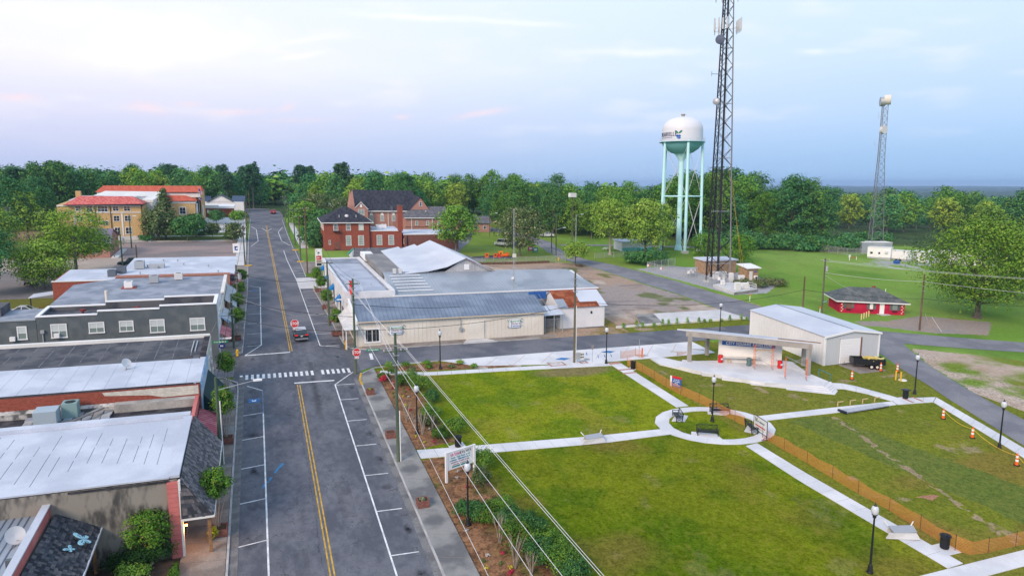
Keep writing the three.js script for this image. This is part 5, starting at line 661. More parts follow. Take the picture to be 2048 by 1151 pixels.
{ const b = new Bd('green_gable_house', 'low house with grey shingle roof and green bargeboard behind the shop', 'building', 150, 22); b.box('wall', M.offwhite, 149, 156, 19, 36, -1, 3.6); b.faces('roof', M.shingleGrey, [[[148.4, 18.5, 3.6], [148.4, 36.6, 3.6], [152.5, 35.2, 5.6], [152.5, 19.5, 5.6]], [[156.6, 36.6, 3.6], [156.6, 18.5, 3.6], [152.5, 19.5, 5.6], [152.5, 35.2, 5.6]], [[148.4, 36.6, 3.6], [156.6, 36.6, 3.6], [152.5, 35.2, 5.6]]]); b.faces('bargeboard', mat([.05, .35, .28], .6), [[[148.4, 18.3, 3.7], [152.5, 19.2, 5.75], [152.5, 19.2, 5.35], [148.4, 18.3, 3.3]], [[152.5, 19.2, 5.75], [156.6, 18.3, 3.7], [156.6, 18.3, 3.3], [152.5, 19.2, 5.35]]]); b.faces('gable', M.tinPale, [[[148.6, 18.6, 3.5], [156.4, 18.6, 3.5], [152.5, 19.4, 5.5]]]); }
// ---- church
{
  const b = new Bd('brick_church', 'pink brick church with steep dark slate roof and arched windows', 'church', 211, 36); const B = M.brickPink; b.box('wall', B, 211, 227, 27.3, 47.5, -1, 7.7); const rf = b.faces('roof', M.shingleDark, [[[210.5, 30, 7.7], [210.5, 48, 7.7], [219, 46.8, 13.4], [219, 27.6, 13.4]], [[227.5, 48, 7.7], [227.5, 30, 7.7], [219, 27.6, 13.4], [219, 46.8, 13.4]], [[210.5, 48, 7.7], [227.5, 48, 7.7], [219, 46.8, 13.4]], [[210.5, 27.2, 7.7], [210.5, 30, 7.7], [219, 27.6, 13.4]]]);
  b.faces('front_gable', B, [[[211, 27.2, 7.7], [219, 27.2, 13.6], [227, 27.2, 7.7]]]); b.box('eave', M.white, 210.4, 210.55, 31, 48, 7.5, 7.75); b.box('buttress', B, 209.2, 211.2, 25.6, 27.2, -1, 9.6); b.faces('buttress_cap', B, [[[209.2, 25.6, 9.6], [209.2, 27.2, 9.6], [210.4, 26.8, 14.2]], [[209.2, 27.2, 9.6], [211.2, 27.2, 9.6], [210.4, 26.8, 14.2]], [[211.2, 27.2, 9.6], [211.2, 25.6, 9.6], [210.4, 26.8, 14.2]], [[211.2, 25.6, 9.6], [209.2, 25.6, 9.6], [210.4, 26.8, 14.2]]]);
  b.faces('transept', B, [[[208.6, 27.2, -.5], [208.6, 31, -.5], [208.6, 31, 8.5], [208.6, 29, 10.6], [208.6, 27.2, 8.9]], [[208.6, 31, -.5], [211, 31, -.5], [211, 31, 8.5], [208.6, 31, 8.5]], [[211, 27.2, -.5], [208.6, 27.2, -.5], [208.6, 27.2, 8.9], [211, 27.2, 8.9]]]); b.faces('transept_roof', M.shingleDark, [[[208.4, 29, 10.7], [208.4, 31.1, 8.5], [216, 31.1, 8.6], [216, 29, 10.8]], [[208.4, 27.1, 8.9], [208.4, 29, 10.7], [216, 29, 10.8], [216, 27.1, 9]]]); for (const [a, c] of [[[27.1, 8.9], [29, 10.7]], [[29, 10.7], [31.1, 8.5]]]) b.faces('verge', M.white, [[[208.35, a[0], a[1]], [208.35, c[0], c[1]], [208.35, c[0], c[1] - .22], [208.35, a[0], a[1] - .22]]]);
  b.win('u', 208.6, 28.1, 29.9, 6.6, 8.4, 2, 4, { glass: M.glassPale }); b.win('u', 208.6, 28.7, 29.3, 9, 9.9, 1, 1, { glass: M.white }); for (const v of [31.8, 35.1, 38.6]) { const w = b.win('u', 211, v, v + 1.1, 4.5, 6.4, 3, 4, { glass: M.glassPale }); b.faces('arch', M.white, [[[210.9, v, 6.4], [210.9, v + 1.1, 6.4], [210.9, v + .9, 6.95], [210.9, v + .55, 7.25], [210.9, v + .2, 6.95]]]); }
  b.faces('cross_gable', B, [[[208.8, 43.6, 8.2], [208.8, 50, 8.2], [208.8, 47.2, 12]]]); b.faces('cross_roof', M.shingleDark, [[[208.6, 47.2, 12.1], [208.6, 50.1, 8.2], [218, 50.1, 8.3], [218, 47.2, 12.2]], [[208.6, 43.5, 8.1], [208.6, 47.2, 12.1], [218, 47.2, 12.2], [218, 43.5, 8.2]]]); b.win('u', 208.8, 46.8, 47.6, 9.4, 10.7, 1, 2); b.box('downpipe', M.white, 210.85, 210.98, 37.4, 37.55, 0, 7.4);
  b.boxes('lattice_mast', M.galv, [[209.9, 209.95, 38.2, 38.25, 0, 9.5], [209.9, 209.95, 38.55, 38.6, 0, 9.5], ...Array.from({ length: 12 }, (_, i) => [209.9, 209.95, 38.2, 38.6, .5 + i * .75, .55 + i * .75])], b.o, 'stuff');
}
{ const b = new Bd('church_wing', 'two storey pink brick church wing with grey hipped roof', 'building', 207, 48); b.box('wall', M.brickPink, 205, 216, 41.5, 58, -1, 6.3); b.faces('roof', M.shingleGrey, [[[204.5, 41.2, 6.3], [204.5, 58.5, 6.3], [210.5, 55, 9.2], [210.5, 45.5, 9.2]], [[216.5, 58.5, 6.3], [216.5, 41.2, 6.3], [210.5, 45.5, 9.2], [210.5, 55, 9.2]], [[216.5, 41.2, 6.3], [204.5, 41.2, 6.3], [210.5, 45.5, 9.2]], [[204.5, 58.5, 6.3], [216.5, 58.5, 6.3], [210.5, 55, 9.2]]]); b.box('eave', M.white, 204.4, 204.55, 41.2, 58.5, 6.12, 6.32); for (const v of [44.6, 48, 51.4, 54.8]) for (const h of [1.3, 4]) b.win('u', 205, v, v + .85, h, h + 1.35, 1, 2, { glass: M.glassPale }); for (const v of [43.4, 49.8]) b.box('downpipe', M.white, 204.85, 204.98, v, v + .16, 0, 6.1); const h = b.p(207.5, 48.5, 7.9); part('roof_vent', ball(.3, ...h), M.galv, b.o); b.box('band', M.brickDark, 204.92, 204.99, 41.5, 58, 3.4, 3.6); }
// ---- courthouse: front block, white link, rear block
{
  const b = new Bd('courthouse', 'tan brick three storey courthouse with red tiled hipped roofs', 'courthouse', 208.2, -38); const B = M.brickTan, O = M.offwhite; b.box('wall', B, 208.2, 222, -49, -29.6, -1, 9.3); b.box('plinth', M.concrete, 208, 208.19, -49, -29.6, -1, 1.1); b.box('frieze', O, 208.05, 208.18, -49, -29.6, 9, 9.3); b.box('string_course', O, 208.05, 208.18, -49, -29.6, 7.3, 7.55); b.box('corner_bay', B, 208.3, 214, -29.6, -28.9, -1, 9.2); b.box('flat_roof', M.concrete, 212, 226, -47, -30, 9.8, 10.3);
  const rf = b.faces('roof', M.tilePink, [[[207.3, -47.2, 9.45], [207.3, -28.7, 9.8], [210.6, -31.6, 11.5], [210.6, -44.2, 11.5]], [[207.3, -47.2, 9.45], [210.6, -44.2, 11.5], [214, -47.2, 9.45]], [[214, -28.7, 9.7], [210.6, -31.6, 11.5], [207.3, -28.7, 9.8]], [[214, -47.2, 9.45], [210.6, -44.2, 11.5], [210.6, -31.6, 11.5], [214, -28.7, 9.7]]]); b.box('eave', M.dark, 207.2, 207.35, -47.3, -28.6, [9.25, 9.6, 9.6, 9.25], [9.44, 9.79, 9.79, 9.44]); b.box('chimney', M.brickTan, 212.2, 213.3, -45.4, -44.2, 9.3, 12.6);
  for (const [a, c, n] of [[-44.9, -43.5, 2], [-42.4, -40.9, 2], [-39.8, -37.4, 3], [-36.3, -34.8, 2], [-33.7, -32.1, 2]]) { if (n === 3) { b.win('u', 208.2, a, c, 7.55, 9.1, 3, 2, { blind: .6, blindMat: M.curtain }); b.win('u', 208.2, a + .1, c - .1, 4.15, 5.25, 3, 2); b.win('u', 208.2, a + .1, c - .1, 1.4, 2.6, 3, 2); } else { b.win('u', 208.2, a, c, 7.8, 9.1, 2, 2, { blind: .5, blindMat: M.curtain }); b.win('u', 208.2, a, c, 5.05, 6.6, 2, 2); b.win('u', 208.2, a, c, 1.6, 3.5, 2, 2, { fw: .12 }); } }
  for (const v of [-40.4, -36.9, -29.5]) b.box('downpipe', M.dark, 208, 208.15, v, v + .13, 1, 9.2); for (const v of [-34.4, -45.4]) b.box('pilaster', O, 208.08, 208.19, v, v + .35, 1.2, 7.2); for (const u of [208.8, 210.6, 212.4]) for (const h of [1.6, 5]) b.win('v', -28.9, u, u + 1.1, h, h + 1.9, 1, 2, { dir: 1 });
  b.box('link', O, 214, 246, -44, -27.5, -1, 9.6); b.box('cornice', O, 213.8, 246, -44, -27.2, 9.6, 10.3); for (let i = 0; i < 5; i++) b.win('v', -27.5, 217 + i * 4.5, 219 + i * 4.5, 2.4, 7.6, 1, 4, { dir: 1 }); b.box('roof_unit', M.tinPale, 216, 220, -40, -32, 10.3, 10.8);
  b.box('rear_wall', B, 243.2, 262, -46.2, -17.2, -1, 9.9); b.box('rear_frieze', O, 243, 243.19, -46.2, -17.2, 8.6, 9.95); const r2 = b.faces('rear_roof', M.tile, [[[242.4, -46.6, 10], [242.4, -16.6, 10.3], [248, -17.2, 11.9], [248, -45.2, 11.6]], [[253.5, -16.6, 10.3], [253.5, -46.6, 10], [248, -45.2, 11.6], [248, -17.2, 11.9]], [[242.4, -16.6, 10.3], [253.5, -16.6, 10.3], [248, -17.2, 11.9]]]);
  b.box('pavilion_wall', B, 239, 243, -28, -18.6, -1, 7.5); b.box('pavilion_frieze', O, 238.85, 243, -28, -18.4, 7, 7.7); b.faces('pavilion_roof', M.tile, [[[238.3, -28.6, 7.7], [238.3, -18, 7.9], [243.1, -21.6, 9.2], [243.1, -28, 9.2]], [[238.3, -18, 7.9], [244, -18, 7.9], [243.1, -21.6, 9.2]]]); b.win('u', 239, -23.3, -21.3, 3.5, 5.9, 2, 2, { fw: .2 }); b.box('entrance', M.white, 240, 242.6, -18.5, -18.1, 0, 6.8); b.box('corner_tower', B, 243.2, 246, -18.6, -17, -1, 10.2); b.box('sconce', M.white, 244, 244.5, -16.9, -16.6, 2.5, 6); b.box('step', M.concrete, 204.8, 208, -30, -27.4, -.3, .25);
}
{ const [u, v] = at(385, 466); const t = thing('flag_pole', 'tall pole with a red, white and blue flag before the courthouse', 'flag', 236, -17.2, .4); part('pole', cyl(.07, .04, 12.5, 0, 0, 0, 8), M.galv, t); const fl = (y, w, h, cols, name) => { const f = new THREE.Group(); f.name = name; t.add(f); const seg = 8; cols.forEach(([c, y0, y1, x0, x1], ci) => { const q = new Q(); for (let i = 0; i < seg; i++) { const p = (k, yy) => { const s = lerp(x0, x1, k / seg); return [.08 + s * w * .55, y - s * h * .75 - yy * h, Math.sin(s * 7) * .14 + ci * .002]; }; q.quad(p(i, y1), p(i + 1, y1), p(i + 1, y0), p(i, y0)); } part('stripe', q.geo(), c, f); }); }; const Rr = mat([.5, .02, .05], .8), Wh = M.white, Bl = mat([.03, .05, .2], .8); fl(12, 1.9, 1.25, [...Array.from({ length: 7 }, (_, i) => [i % 2 ? Wh : Rr, i / 7, (i + 1) / 7, i < 4 ? .42 : 0, 1]), [Bl, 0, 4 / 7, 0, .42]], 'flag'); fl(9.4, 1.5, .9, [[Bl, 0, .5, 0, 1], [Wh, .5, .7, 0, 1], [Rr, .7, 1, 0, 1]], 'flag'); }
{ const b = new Bd('brick_office', 'low brick office with white flat roof at the top of the street', 'building', 266, -13); b.box('wall', M.brickRed, 266, 276, -21, -8.3, -1, 2.8); b.box('fascia', M.white, 265.6, 276, -21.5, -7.9, 2.8, 3.5); b.box('fascia', M.white, 265.4, 265.6, -21.5, -13, 3.2, 4); b.win('u', 266, -14.6, -13.2, 1.3, 2.4, 2, 1); b.box('wall_sign', M.white, 265.85, 265.98, -17, -15.8, 1.2, 2.2); b.box('bin', M.dark, 266, 268, -6.6, -4.6, 0, 1.6); }
{ const b = new Bd('white_cottage', 'white gabled cottage with dark roof behind the brick office', 'house', 280, -12); b.box('wall', M.white, 281, 290, -19, -5, -1, 4); b.faces('gable', M.white, [[[280.9, -17, 4], [280.9, -9, 4], [280.9, -13, 6.3]]]); b.faces('roof', M.shingleGrey, [[[280.4, -18, 3.9], [280.4, -13, 6.5], [290, -13, 6.5], [290, -18, 3.9]], [[280.4, -13, 6.5], [280.4, -8.4, 3.9], [290, -8.4, 3.9], [290, -13, 6.5]]]); b.faces('roof', mat([.06, .09, .15], .7), [[[281, -9, 4], [281, -4.4, 4], [286, -4.4, 6], [286, -9, 6]], [[281, -19.6, 4], [281, -16.5, 4], [286, -16.5, 5.8], [286, -19.6, 5.8]]]); }
// ---- white metal garage
{
  const b = new Bd('metal_garage', 'white ribbed metal garage with pale gable roof and roller door', 'building', 73.6, 80); const u0 = 73.6, u1 = 89.3, v0 = 74.9, v1 = 85.1; b.box('wall', M.sidingGrey, u0, u1, v0, v1, -1, 4.25); b.box('side_wall', M.tinWhite, u0, u1, v0 - .05, v0, -.3, 4.2); ribs(b, u0 + .2, u1, v0 - .12, v0 - .05, () => -.3, .55, M.tinWhite, 'v', 'wall_rib', 4.5, .07); ribs(b, u0 - .05, u0, v0 + .2, v1, () => -.3, .34, M.sidingGrey, 'u', 'wall_rib', 4.55, .05);
  b.faces('gable', M.sidingGrey, [[[u0 - .01, v0, 4.2], [u0 - .01, v1, 4.2], [u0 - .01, 80, 4.9]]]); b.roof('roof', M.tinPale, [[u0 - .2, v0 - .25, 4.3], [u0 - .2, 80, 5], [u1 + .2, 80, 5], [u1 + .2, v0 - .25, 4.3]], .08); b.roof('roof', M.tinPale, [[u0 - .2, 80, 5], [u0 - .2, v1 + .25, 4.3], [u1 + .2, v1 + .25, 4.3], [u1 + .2, 80, 5]], .08); b.box('ridge_cap', M.tinBlue, u0, u1 + .2, 79.95, 80.05, 5.01, 5.06);
  for (const [a, c] of [[[v0 - .3, 4.32], [80, 5.02]], [[80, 5.02], [v1 + .3, 4.32]]]) b.box('verge_trim', M.white, u0 - .3, u0 - .21, a[0], c[0], [a[1] - .28, c[1] - .28, c[1] - .28, a[1] - .28], [a[1], c[1], c[1], a[1]]); for (const v of [v0 - .1, v1 - .1]) b.box('corner_trim', M.white, u0 - .12, u0 + .12, v, v + .25, -.3, 4.3); b.box('corner_trim', M.white, u1 - .1, u1 + .12, v0 - .14, v0 + .1, -.3, 4.3);
  const d = b.box('roller_door', M.white, u0 - .1, u0 - .04, 77.7, 81.5, .1, 3.75); for (let i = 0; i < 9; i++) part('slat', b.boxG(u0 - .14, u0 - .1, 77.75, 81.45, .13 + i * .4, .13 + i * .4 + .375).geo(), M.white, d); b.box('door_jamb', M.curtain, u0 - .2, u0 - .05, 81.5, 81.68, 0, 3.8); b.box('door_head', M.sidingGrey, u0 - .16, u0 - .04, 77.5, 81.5, 3.75, 3.87);
  b.box('door_pad', M.concreteBrown, 69.4, 73.55, 77.3, 82.2, -.3, .06);
}
// ---- city square pavilion
{
  const b = new Bd('park_pavilion', 'open pavilion with flat tilted roof on a pale concrete stage with steps', 'pavilion', 73, 62); const C = M.concreteNew; const h = .5;
  const slabPoly = [[77, 52.2], [75.4, 54], [72, 57], [68.6, 60], [65.3, 67.1], [66.9, 69.1], [68.5, 69], [70.6, 69], [75, 70.4], [76, 68.9], [77.9, 60], [78.4, 56.6], [79.8, 55.5], [81, 53.8], [82.2, 53.4], [82.2, 51.8], [79.6, 51.2]];
  const prism = (P, h0, h1, name) => { const f = THREE.ShapeUtils.triangulateShape(P.map(p => new THREE.Vector2(p[1], p[0])), []), q = new Q(); for (const t of f) { const A = t.map(k => b.p(P[k][0], P[k][1], h1)); const up = (A[1][2] - A[0][2]) * (A[2][0] - A[0][0]) - (A[1][0] - A[0][0]) * (A[2][2] - A[0][2]); up > 0 ? q.tri(...A) : q.tri(A[0], A[2], A[1]); } P.forEach((p, i) => { const e = P[(i + 1) % P.length]; q.quad(b.p(p[0], p[1], h1), b.p(e[0], e[1], h1), b.p(e[0], e[1], h0), b.p(p[0], p[1], h0)); }); return part(name, q.geo(), C, b.o); };
  prism([[75.4, 54], [71.9, 57.1], [68.6, 60.2], [65.6, 67], [66.9, 69.1], [68.5, 69], [70.6, 69], [75, 70.4], [76, 68.9], [78, 60.2], [78.6, 56.8], [79.6, 55.2], [77.2, 53]], -.5, h, 'stage'); prism([[79.6, 55.2], [82.4, 53.2], [82.4, 51.6], [79.6, 51.4], [77.2, 53]], -.5, .2, 'ramp');
  const q0 = [68.7, 59.9], st = [[[74.2, 54.6], [65.2, 67.3]], [[72, 56.2], [64.8, 67.2]], [[69.5, 58.8], [64.3, 67.1]], [[66.8, 62.2], [63.7, 67]]]; st.forEach(([a, c], i) => { const hh = .4 - i * .115; prism([[a[0] + .55, a[1] + .25], [a[0], a[1]], [c[0], c[1]], [c[0] + .7 + i * .1, c[1] + 1.5], [c[0] + 1.7 + i * .2, c[1] + 2.3 - i * .05], [c[0] + 1.9, c[1] + 1]], -.5, hh, 'step'); });
  const post = (u, v, top) => { const c = b.p(u, v, .5), t = b.p(u, v, top); return part('post', [bxg(c[0] - .22, c[0] + .22, c[1], t[1], c[2] - .22, c[2] + .22)], M.concreteBeam, b.o); }; M.concreteBeam = mottle([.3, .28, .26], [.37, .345, .32], 1, .08, 4, 128, 7); post(78.6, 55.6, 4.6); post(69.6, 68.2, 4.7); post(80.6, 60, 3.75); post(73, 70.6, 3.8);
  const beam = (a, c, w, h0, h1, name, m) => { const A = new THREE.Vector3(...b.p(a[0], a[1], h0)), Bv = new THREE.Vector3(...b.p(c[0], c[1], h0)), d = Bv.clone().sub(A), n = new THREE.Vector3(d.z, 0, -d.x).normalize().multiplyScalar(w / 2), H = h1 - h0; const f = (p, s, y) => [p.x + n.x * s, p.y + y, p.z + n.z * s]; return part(name, new Q().hex([f(A, 1, 0), f(A, -1, 0), f(Bv, -1, 0), f(Bv, 1, 0)], [f(A, 1, H), f(A, -1, H), f(Bv, -1, H), f(Bv, 1, H)]).geo(), m, b.o); };
  beam([79, 55.2], [69.4, 68.5], .4, 4.1, 4.75, 'front_beam', M.concreteBeam); beam([81, 59.9], [73, 70.8], .3, 3.5, 3.86, 'rear_beam', M.concreteBeam); 
  b.roof('roof', M.membrane, [[79.7, 54.2, 4.95], [68.9, 69.4, 5.02], [72.8, 71.9, 4.0], [82, 59.6, 3.95]], .12); beam([79.7, 54.2], [68.9, 69.4], .08, 4.78, 4.98, 'fascia', M.tinPale); beam([72, 65], [68.9, 69.4], .1, 4.99, 5.1, 'roof_batten', M.brownWood);
  const W0 = [78, 60], W1 = [74, 67.6]; const wl = beam(W0, W1, .35, .5, 4.1, 'stage_wall', mottle([.66, .65, .63], [.74, .73, .71], 2, .04, 5, 128, 5)); const A = new THREE.Vector3(...b.p(...W0, 0)), Bv = new THREE.Vector3(...b.p(...W1, 0)), dir = Bv.clone().sub(A), L = dir.length(), yaw = Math.atan2(-dir.z, dir.x), slope = Math.atan2(dir.y, Math.hypot(dir.x, dir.z));
  const sg = new THREE.Group(); sg.name = 'name_board'; sg.position.copy(A.clone().lerp(Bv, .47)); sg.position.y += 3.15; sg.rotation.order = 'YXZ'; sg.rotation.y = yaw; sg.rotation.z = slope; b.o.add(sg); part('board', bxg(-3.6, 3.6, -.28, .28, .19, .24), M.blue, sg); const tx = text('CITY SQUARE PAVILION', .4, .03); tx.translate(0, -.0, .25); part('lettering', tx, M.white, sg);
  for (const [t, m] of [[.08, 0], [.92, 0]]) { const p = A.clone().lerp(Bv, t); part('outlet', bxg(p.x - .1, p.x + .1, p.y + 1.1, p.y + 1.3, p.z + .15, p.z + .22), M.galv, b.o); }
}
function drum(u, v, h, m, lb, grp) { const t = thing('plastic_barrel', lb, 'barrel', u, v, 0, grp, h); const g = lathe([[0, 0], [.29, 0], [.3, .05], [.28, .1], [.31, .3], [.28, .34], [.28, .56], [.31, .6], [.3, .82], [.26, .9], [0, .9]], 14); g.scale(1.1, 1.2, 1.1); part('barrel', g, m, t); if (m === M.red) part('label', bxg(-.15, .15, .45, .65, .3, .345), M.white, t); return t; }
drum(77.2, 59.8, .5, M.red, 'red plastic barrel left of the pavilion wall'); drum(73, 66.5, .5, M.red, 'red plastic barrel right of the pavilion wall'); drum(75, 62.9, .5, mat([.1, .17, .18], .6), 'grey green bin before the pavilion table');
{ const t = thing('trestle_table', 'long pale trestle table against the pavilion wall', 'table', 76, 62.4, -.48, null, .5); part('tabletop', bxg(-2.6, 2.6, .86, .92, -.4, .4), M.offwhite, t); for (const x of [-1.6, 1.6]) for (const z of [-.3, .3]) for (const s of [-1, 1]) part('leg', bar([x - s * .35, 0, z], [x + s * .1, .86, z], .035), M.paleWood, t); }
function scaffold(u, v, turn, h0, w, d, hh, lb, braceM) { const t = thing('scaffold_tower', lb, 'scaffold', u, v, turn, 'orange scaffolds on the stage', h0); for (const x of [-w / 2, w / 2]) for (const z of [-d / 2, d / 2]) { const leg = part('standard', bar([x, .25, z], [x, hh, z], .03), M.orange, t); part('screw_jack', bar([x, 0, z], [x, .25, z], .022), M.dark, leg); } for (const x of [-w / 2, w / 2]) for (let i = 0; i < 6; i++) part('rung', bar([x, .4 + i * hh / 6.3, -d / 2], [x, .4 + i * hh / 6.3, d / 2], .02), M.orange, t); for (const z of [-d / 2, d / 2]) for (let k = 0; k < 2; k++) { part('brace', bar([-w / 2, .4 + k * hh / 2, z], [w / 2, .3 + (k + .85) * hh / 2, z], .016), braceM, t); part('brace', bar([w / 2, .4 + k * hh / 2, z], [-w / 2, .3 + (k + .85) * hh / 2, z], .016), braceM, t); } return t; }
scaffold(73.2, 63.8, -.48, .5, 2.4, .8, 3.5, 'tall orange scaffold frame before the pavilion name board', M.galv); { const t = thing('scaffold_board', 'timber scaffold board spanning the tall scaffold', 'board', 73.2, 63.8, -.48, null, .5); part('board', bxg(-1.3, 1.3, 2.6, 2.66, -.2, .2), M.paleWood, t); } scaffold(68.6, 65.2, -.6, .5, 2.6, .7, 2.9, 'short orange scaffold frame at the front right of the stage', M.galv);
{ const t = thing('handrail', 'blue tubular handrail beside the stage steps', 'handrail', 69.4, 69.9, 0, null, .3); const e = W3(67.8, 70.3, .1).sub(t.position); part('rail', [bar([0, .95, 0], [e.x, e.y + .95, e.z], .035)], M.blueRail = mat([.015, .2, .36], .5), t); part('post', bar([0, -.3, 0], [0, .95, 0], .035), M.blueRail, t); part('post', bar([e.x, e.y - .2, e.z], [e.x, e.y + .95, e.z], .035), M.blueRail, t); }
// ---- red house
{
  const b = new Bd('red_house', 'red painted cottage with grey hipped shingle roof and shuttered windows', 'house', 97, 109); const c = [[99.2, 104], [94.6, 115.4], [100.4, 118], [104.6, 106.6]]; const P = (i, h) => b.p(...c[i], h); part('wall', new Q().hex([0, 1, 2, 3].map(i => P(i, -1)), [0, 1, 2, 3].map(i => P(i, 2.45))).geo(), M.redPaint, b.o);
  const ex = [[99, 102.9], [93.8, 115.9], [100.7, 119], [105.7, 106]], r0 = [101.2, 108], r1 = [99.1, 113.2]; b.faces('roof', M.shingleGreen, [[[...ex[0], 2.4], [...ex[1], 2.4], [...r1, 4.5], [...r0, 4.5]], [[...ex[1], 2.4], [...ex[2], 2.4], [...r1, 4.5]], [[...ex[2], 2.4], [...ex[3], 2.4], [...r0, 4.5], [...r1, 4.5]], [[...ex[3], 2.4], [...ex[0], 2.4], [...r0, 4.5]]]); for (const [i, j] of [[0, 1], [3, 0], [1, 2]]) b.faces('fascia', M.white, [[[...ex[i], 2.42], [...ex[j], 2.42], [...ex[j], 2.2], [...ex[i], 2.2]]]); b.faces('soffit', M.white, [[[...ex[0], 2.21], [...ex[1], 2.21], [...ex[2], 2.21], [...ex[3], 2.21]]]);
  const on = (t, h, e) => { const u = lerp(99.2, 94.6, t), v = lerp(104, 115.4, t); return b.p(u - .93 * e, v - .37 * e, h); }; const panel = (name, m, t0, t1, h0, h1, e, parent = b.o) => part(name, new Q().hex([on(t0, h0, e), on(t1, h0, e), on(t1, h0, 0), on(t0, h0, 0)], [on(t0, h1, e), on(t1, h1, e), on(t1, h1, 0), on(t0, h1, 0)]).geo(), m, parent);
  panel('door', M.white, .615, .685, 0, 2.05, .06); for (const [t0, t1, m] of [[.1, .17, M.curtain], [.46, .51, M.white], [.81, .885, M.glassPale]]) { const w = panel('window', m, t0, t1, .95, 2.1, .05); panel('shutter', M.shingleGreen, t0 - .045, t0 - .005, .9, 2.15, .07, w); panel('shutter', M.shingleGreen, t1 + .005, t1 + .045, .9, 2.15, .07, w); panel('flower_box', M.dark, t0, t1, .62, .82, .22, w); }
  for (const t of [.035, .965]) for (let i = 0; i < 6; i++) { const p = on(t + (i % 2 ? .008 : -.008), .35 + i * .33, .05); part('round_ornament', ball(.15 - (i % 2) * .04, ...p), i % 3 === 1 ? M.cream : mat([.62, .5, .36], .7), b.o); } const ch = b.p(99.6, 112.7, 4.3); part('flue', bxg(ch[0] - .3, ch[0] + .3, ch[1], ch[1] + .45, ch[2] - .2, ch[2] + .2), M.brickRed, b.o); const v1 = b.p(98.8, 115, 3.4); part('vent_pipe', bar(v1, [v1[0], v1[1] + .9, v1[2]], .07), M.white, b.o); b.box('step', M.concrete, 95.2, 96.6, 110.6, 112.6, -.3, .12);
}
// ---- radio tower compound
{
  const t = thing('radio_tower', 'tall dark three legged lattice radio tower with panel antennas', 'tower', 131.5, 99.2); const legs = [[-5.0, 2.2], [.9, -3.2], [4.0, 2.6]].map(([x, z]) => [x * .72, z * .72]); const H = 76, topS = .27; const lp = (k, y) => { const f = lerp(1, topS, clamp(y / H, 0, 1)); return [legs[k][0] * f + .35 * 0, y, legs[k][1] * f]; };
  for (let k = 0; k < 3; k++) part('leg', bar(lp(k, -.5), lp(k, H), .18, .12, 8), k === 2 ? mottle([.12, .12, .13], [.2, .2, .21], 2, .1, 6, 64, 2) : M.towerDark ??= mottle([.018, .018, .024], [.04, .036, .042], 3, .15, 8, 64, 3), t);
  let y = .5; while (y < H - 1) { const dy = lerp(4.6, 2.6, y / H); for (let k = 0; k < 3; k++) { const j = (k + 1) % 3; part('brace', bar(lp(k, y), lp(j, y + dy), .062, .062, 5), M.towerDark, t); part('brace', bar(lp(j, y), lp(k, y + dy), .062, .062, 5), M.towerDark, t); } y += dy; }
  for (let yy = 0; yy < 6; yy++) for (let k = 0; k < 3; k++) part('girt', bar(lp(k, 4 + yy * 12), lp((k + 1) % 3, 4 + yy * 12), .06, .06, 5), M.steel, t);
  const lad = []; const la = y => { const a = lp(1, y), c = lp(2, y); return [lerp(a[0], c[0], .35), y, lerp(a[2], c[2], .35)]; }; part('cable_run', bar(la(0), la(H - 6), .28, .2, 6), M.dark, t); for (const s of [-.5, .9]) lad.push(bar([la(1)[0] - s, 1, la(1)[2]], [la(H)[0] - s, H, la(H)[2]], .03, .03, 4)); for (let i = 0; i < 60; i++) { const p = la(2 + i * 1.2); lad.push(bar([p[0] - .9, p[1], p[2]], [p[0] + .5, p[1], p[2]], .018, .018, 4)); } part('ladder', lad, M.steel, t, 'stuff');
  const sect = (h0, n) => { const pl = new THREE.Group(); pl.name = 'antenna_mount'; t.add(pl); for (let k = 0; k < 3; k++) { const a = [2.7, 4.9, .35][k], c = [Math.cos(a) * 2.7 + .2, h0, Math.sin(a) * 2.7], per = [-Math.sin(a), Math.cos(a)]; part('boom', [bar([Math.cos(a) * .5, h0 - .6, Math.sin(a) * .5], c, .06), bar([c[0] - per[0] * 1.6, h0 - .5, c[2] - per[1] * 1.6], [c[0] + per[0] * 1.6, h0 - .5, c[2] + per[1] * 1.6], .05)], M.galv, pl); for (let i = 0; i < n; i++) { const s = -1.5 + i * 3 / (n - 1), p = [c[0] + per[0] * s, c[2] + per[1] * s]; part('panel_antenna', bxg(p[0] - .15, p[0] + .15, h0 - .9, h0 + 1.5, p[1] - .1, p[1] + .1), M.plastic, pl); part('mount_pipe', bar([p[0], h0 - 1.3, p[1]], [p[0], h0 + 1.7, p[1]], .05), M.dark, pl); } } }; sect(56.5, 4); sect(63.5, 3);
  const dsh = (y, r, k, m) => { const p = lp(k, y), g = lathe([[0, 0], [r * .5, .04], [r, .15], [r, .5], [0, .62]], 18); g.rotateX(Math.PI / 2); g.rotateY(-.9); g.translate(p[0] - .5, p[1], p[2] + .5); part('dish', g, m, t); }; dsh(53.4, 1.0, 0, mat([.1, .12, .17], .6)); dsh(40.2, .75, 0, M.galv); part('side_arm', [bar(lp(0, 46.2), [lp(0, 46.2)[0] - 1.6, 46.2, .5], .05), bar([lp(0, 46.2)[0] - 1.6, 45.7, .5], [lp(0, 46.2)[0] - 1.6, 46.8, .5], .04)], M.dark, t); part('concrete_foot', legs.map(l => bxg(l[0] - .5, l[0] + .5, -.5, .4, l[1] - .5, l[1] + .5)), M.concrete, t, 'stuff');
}
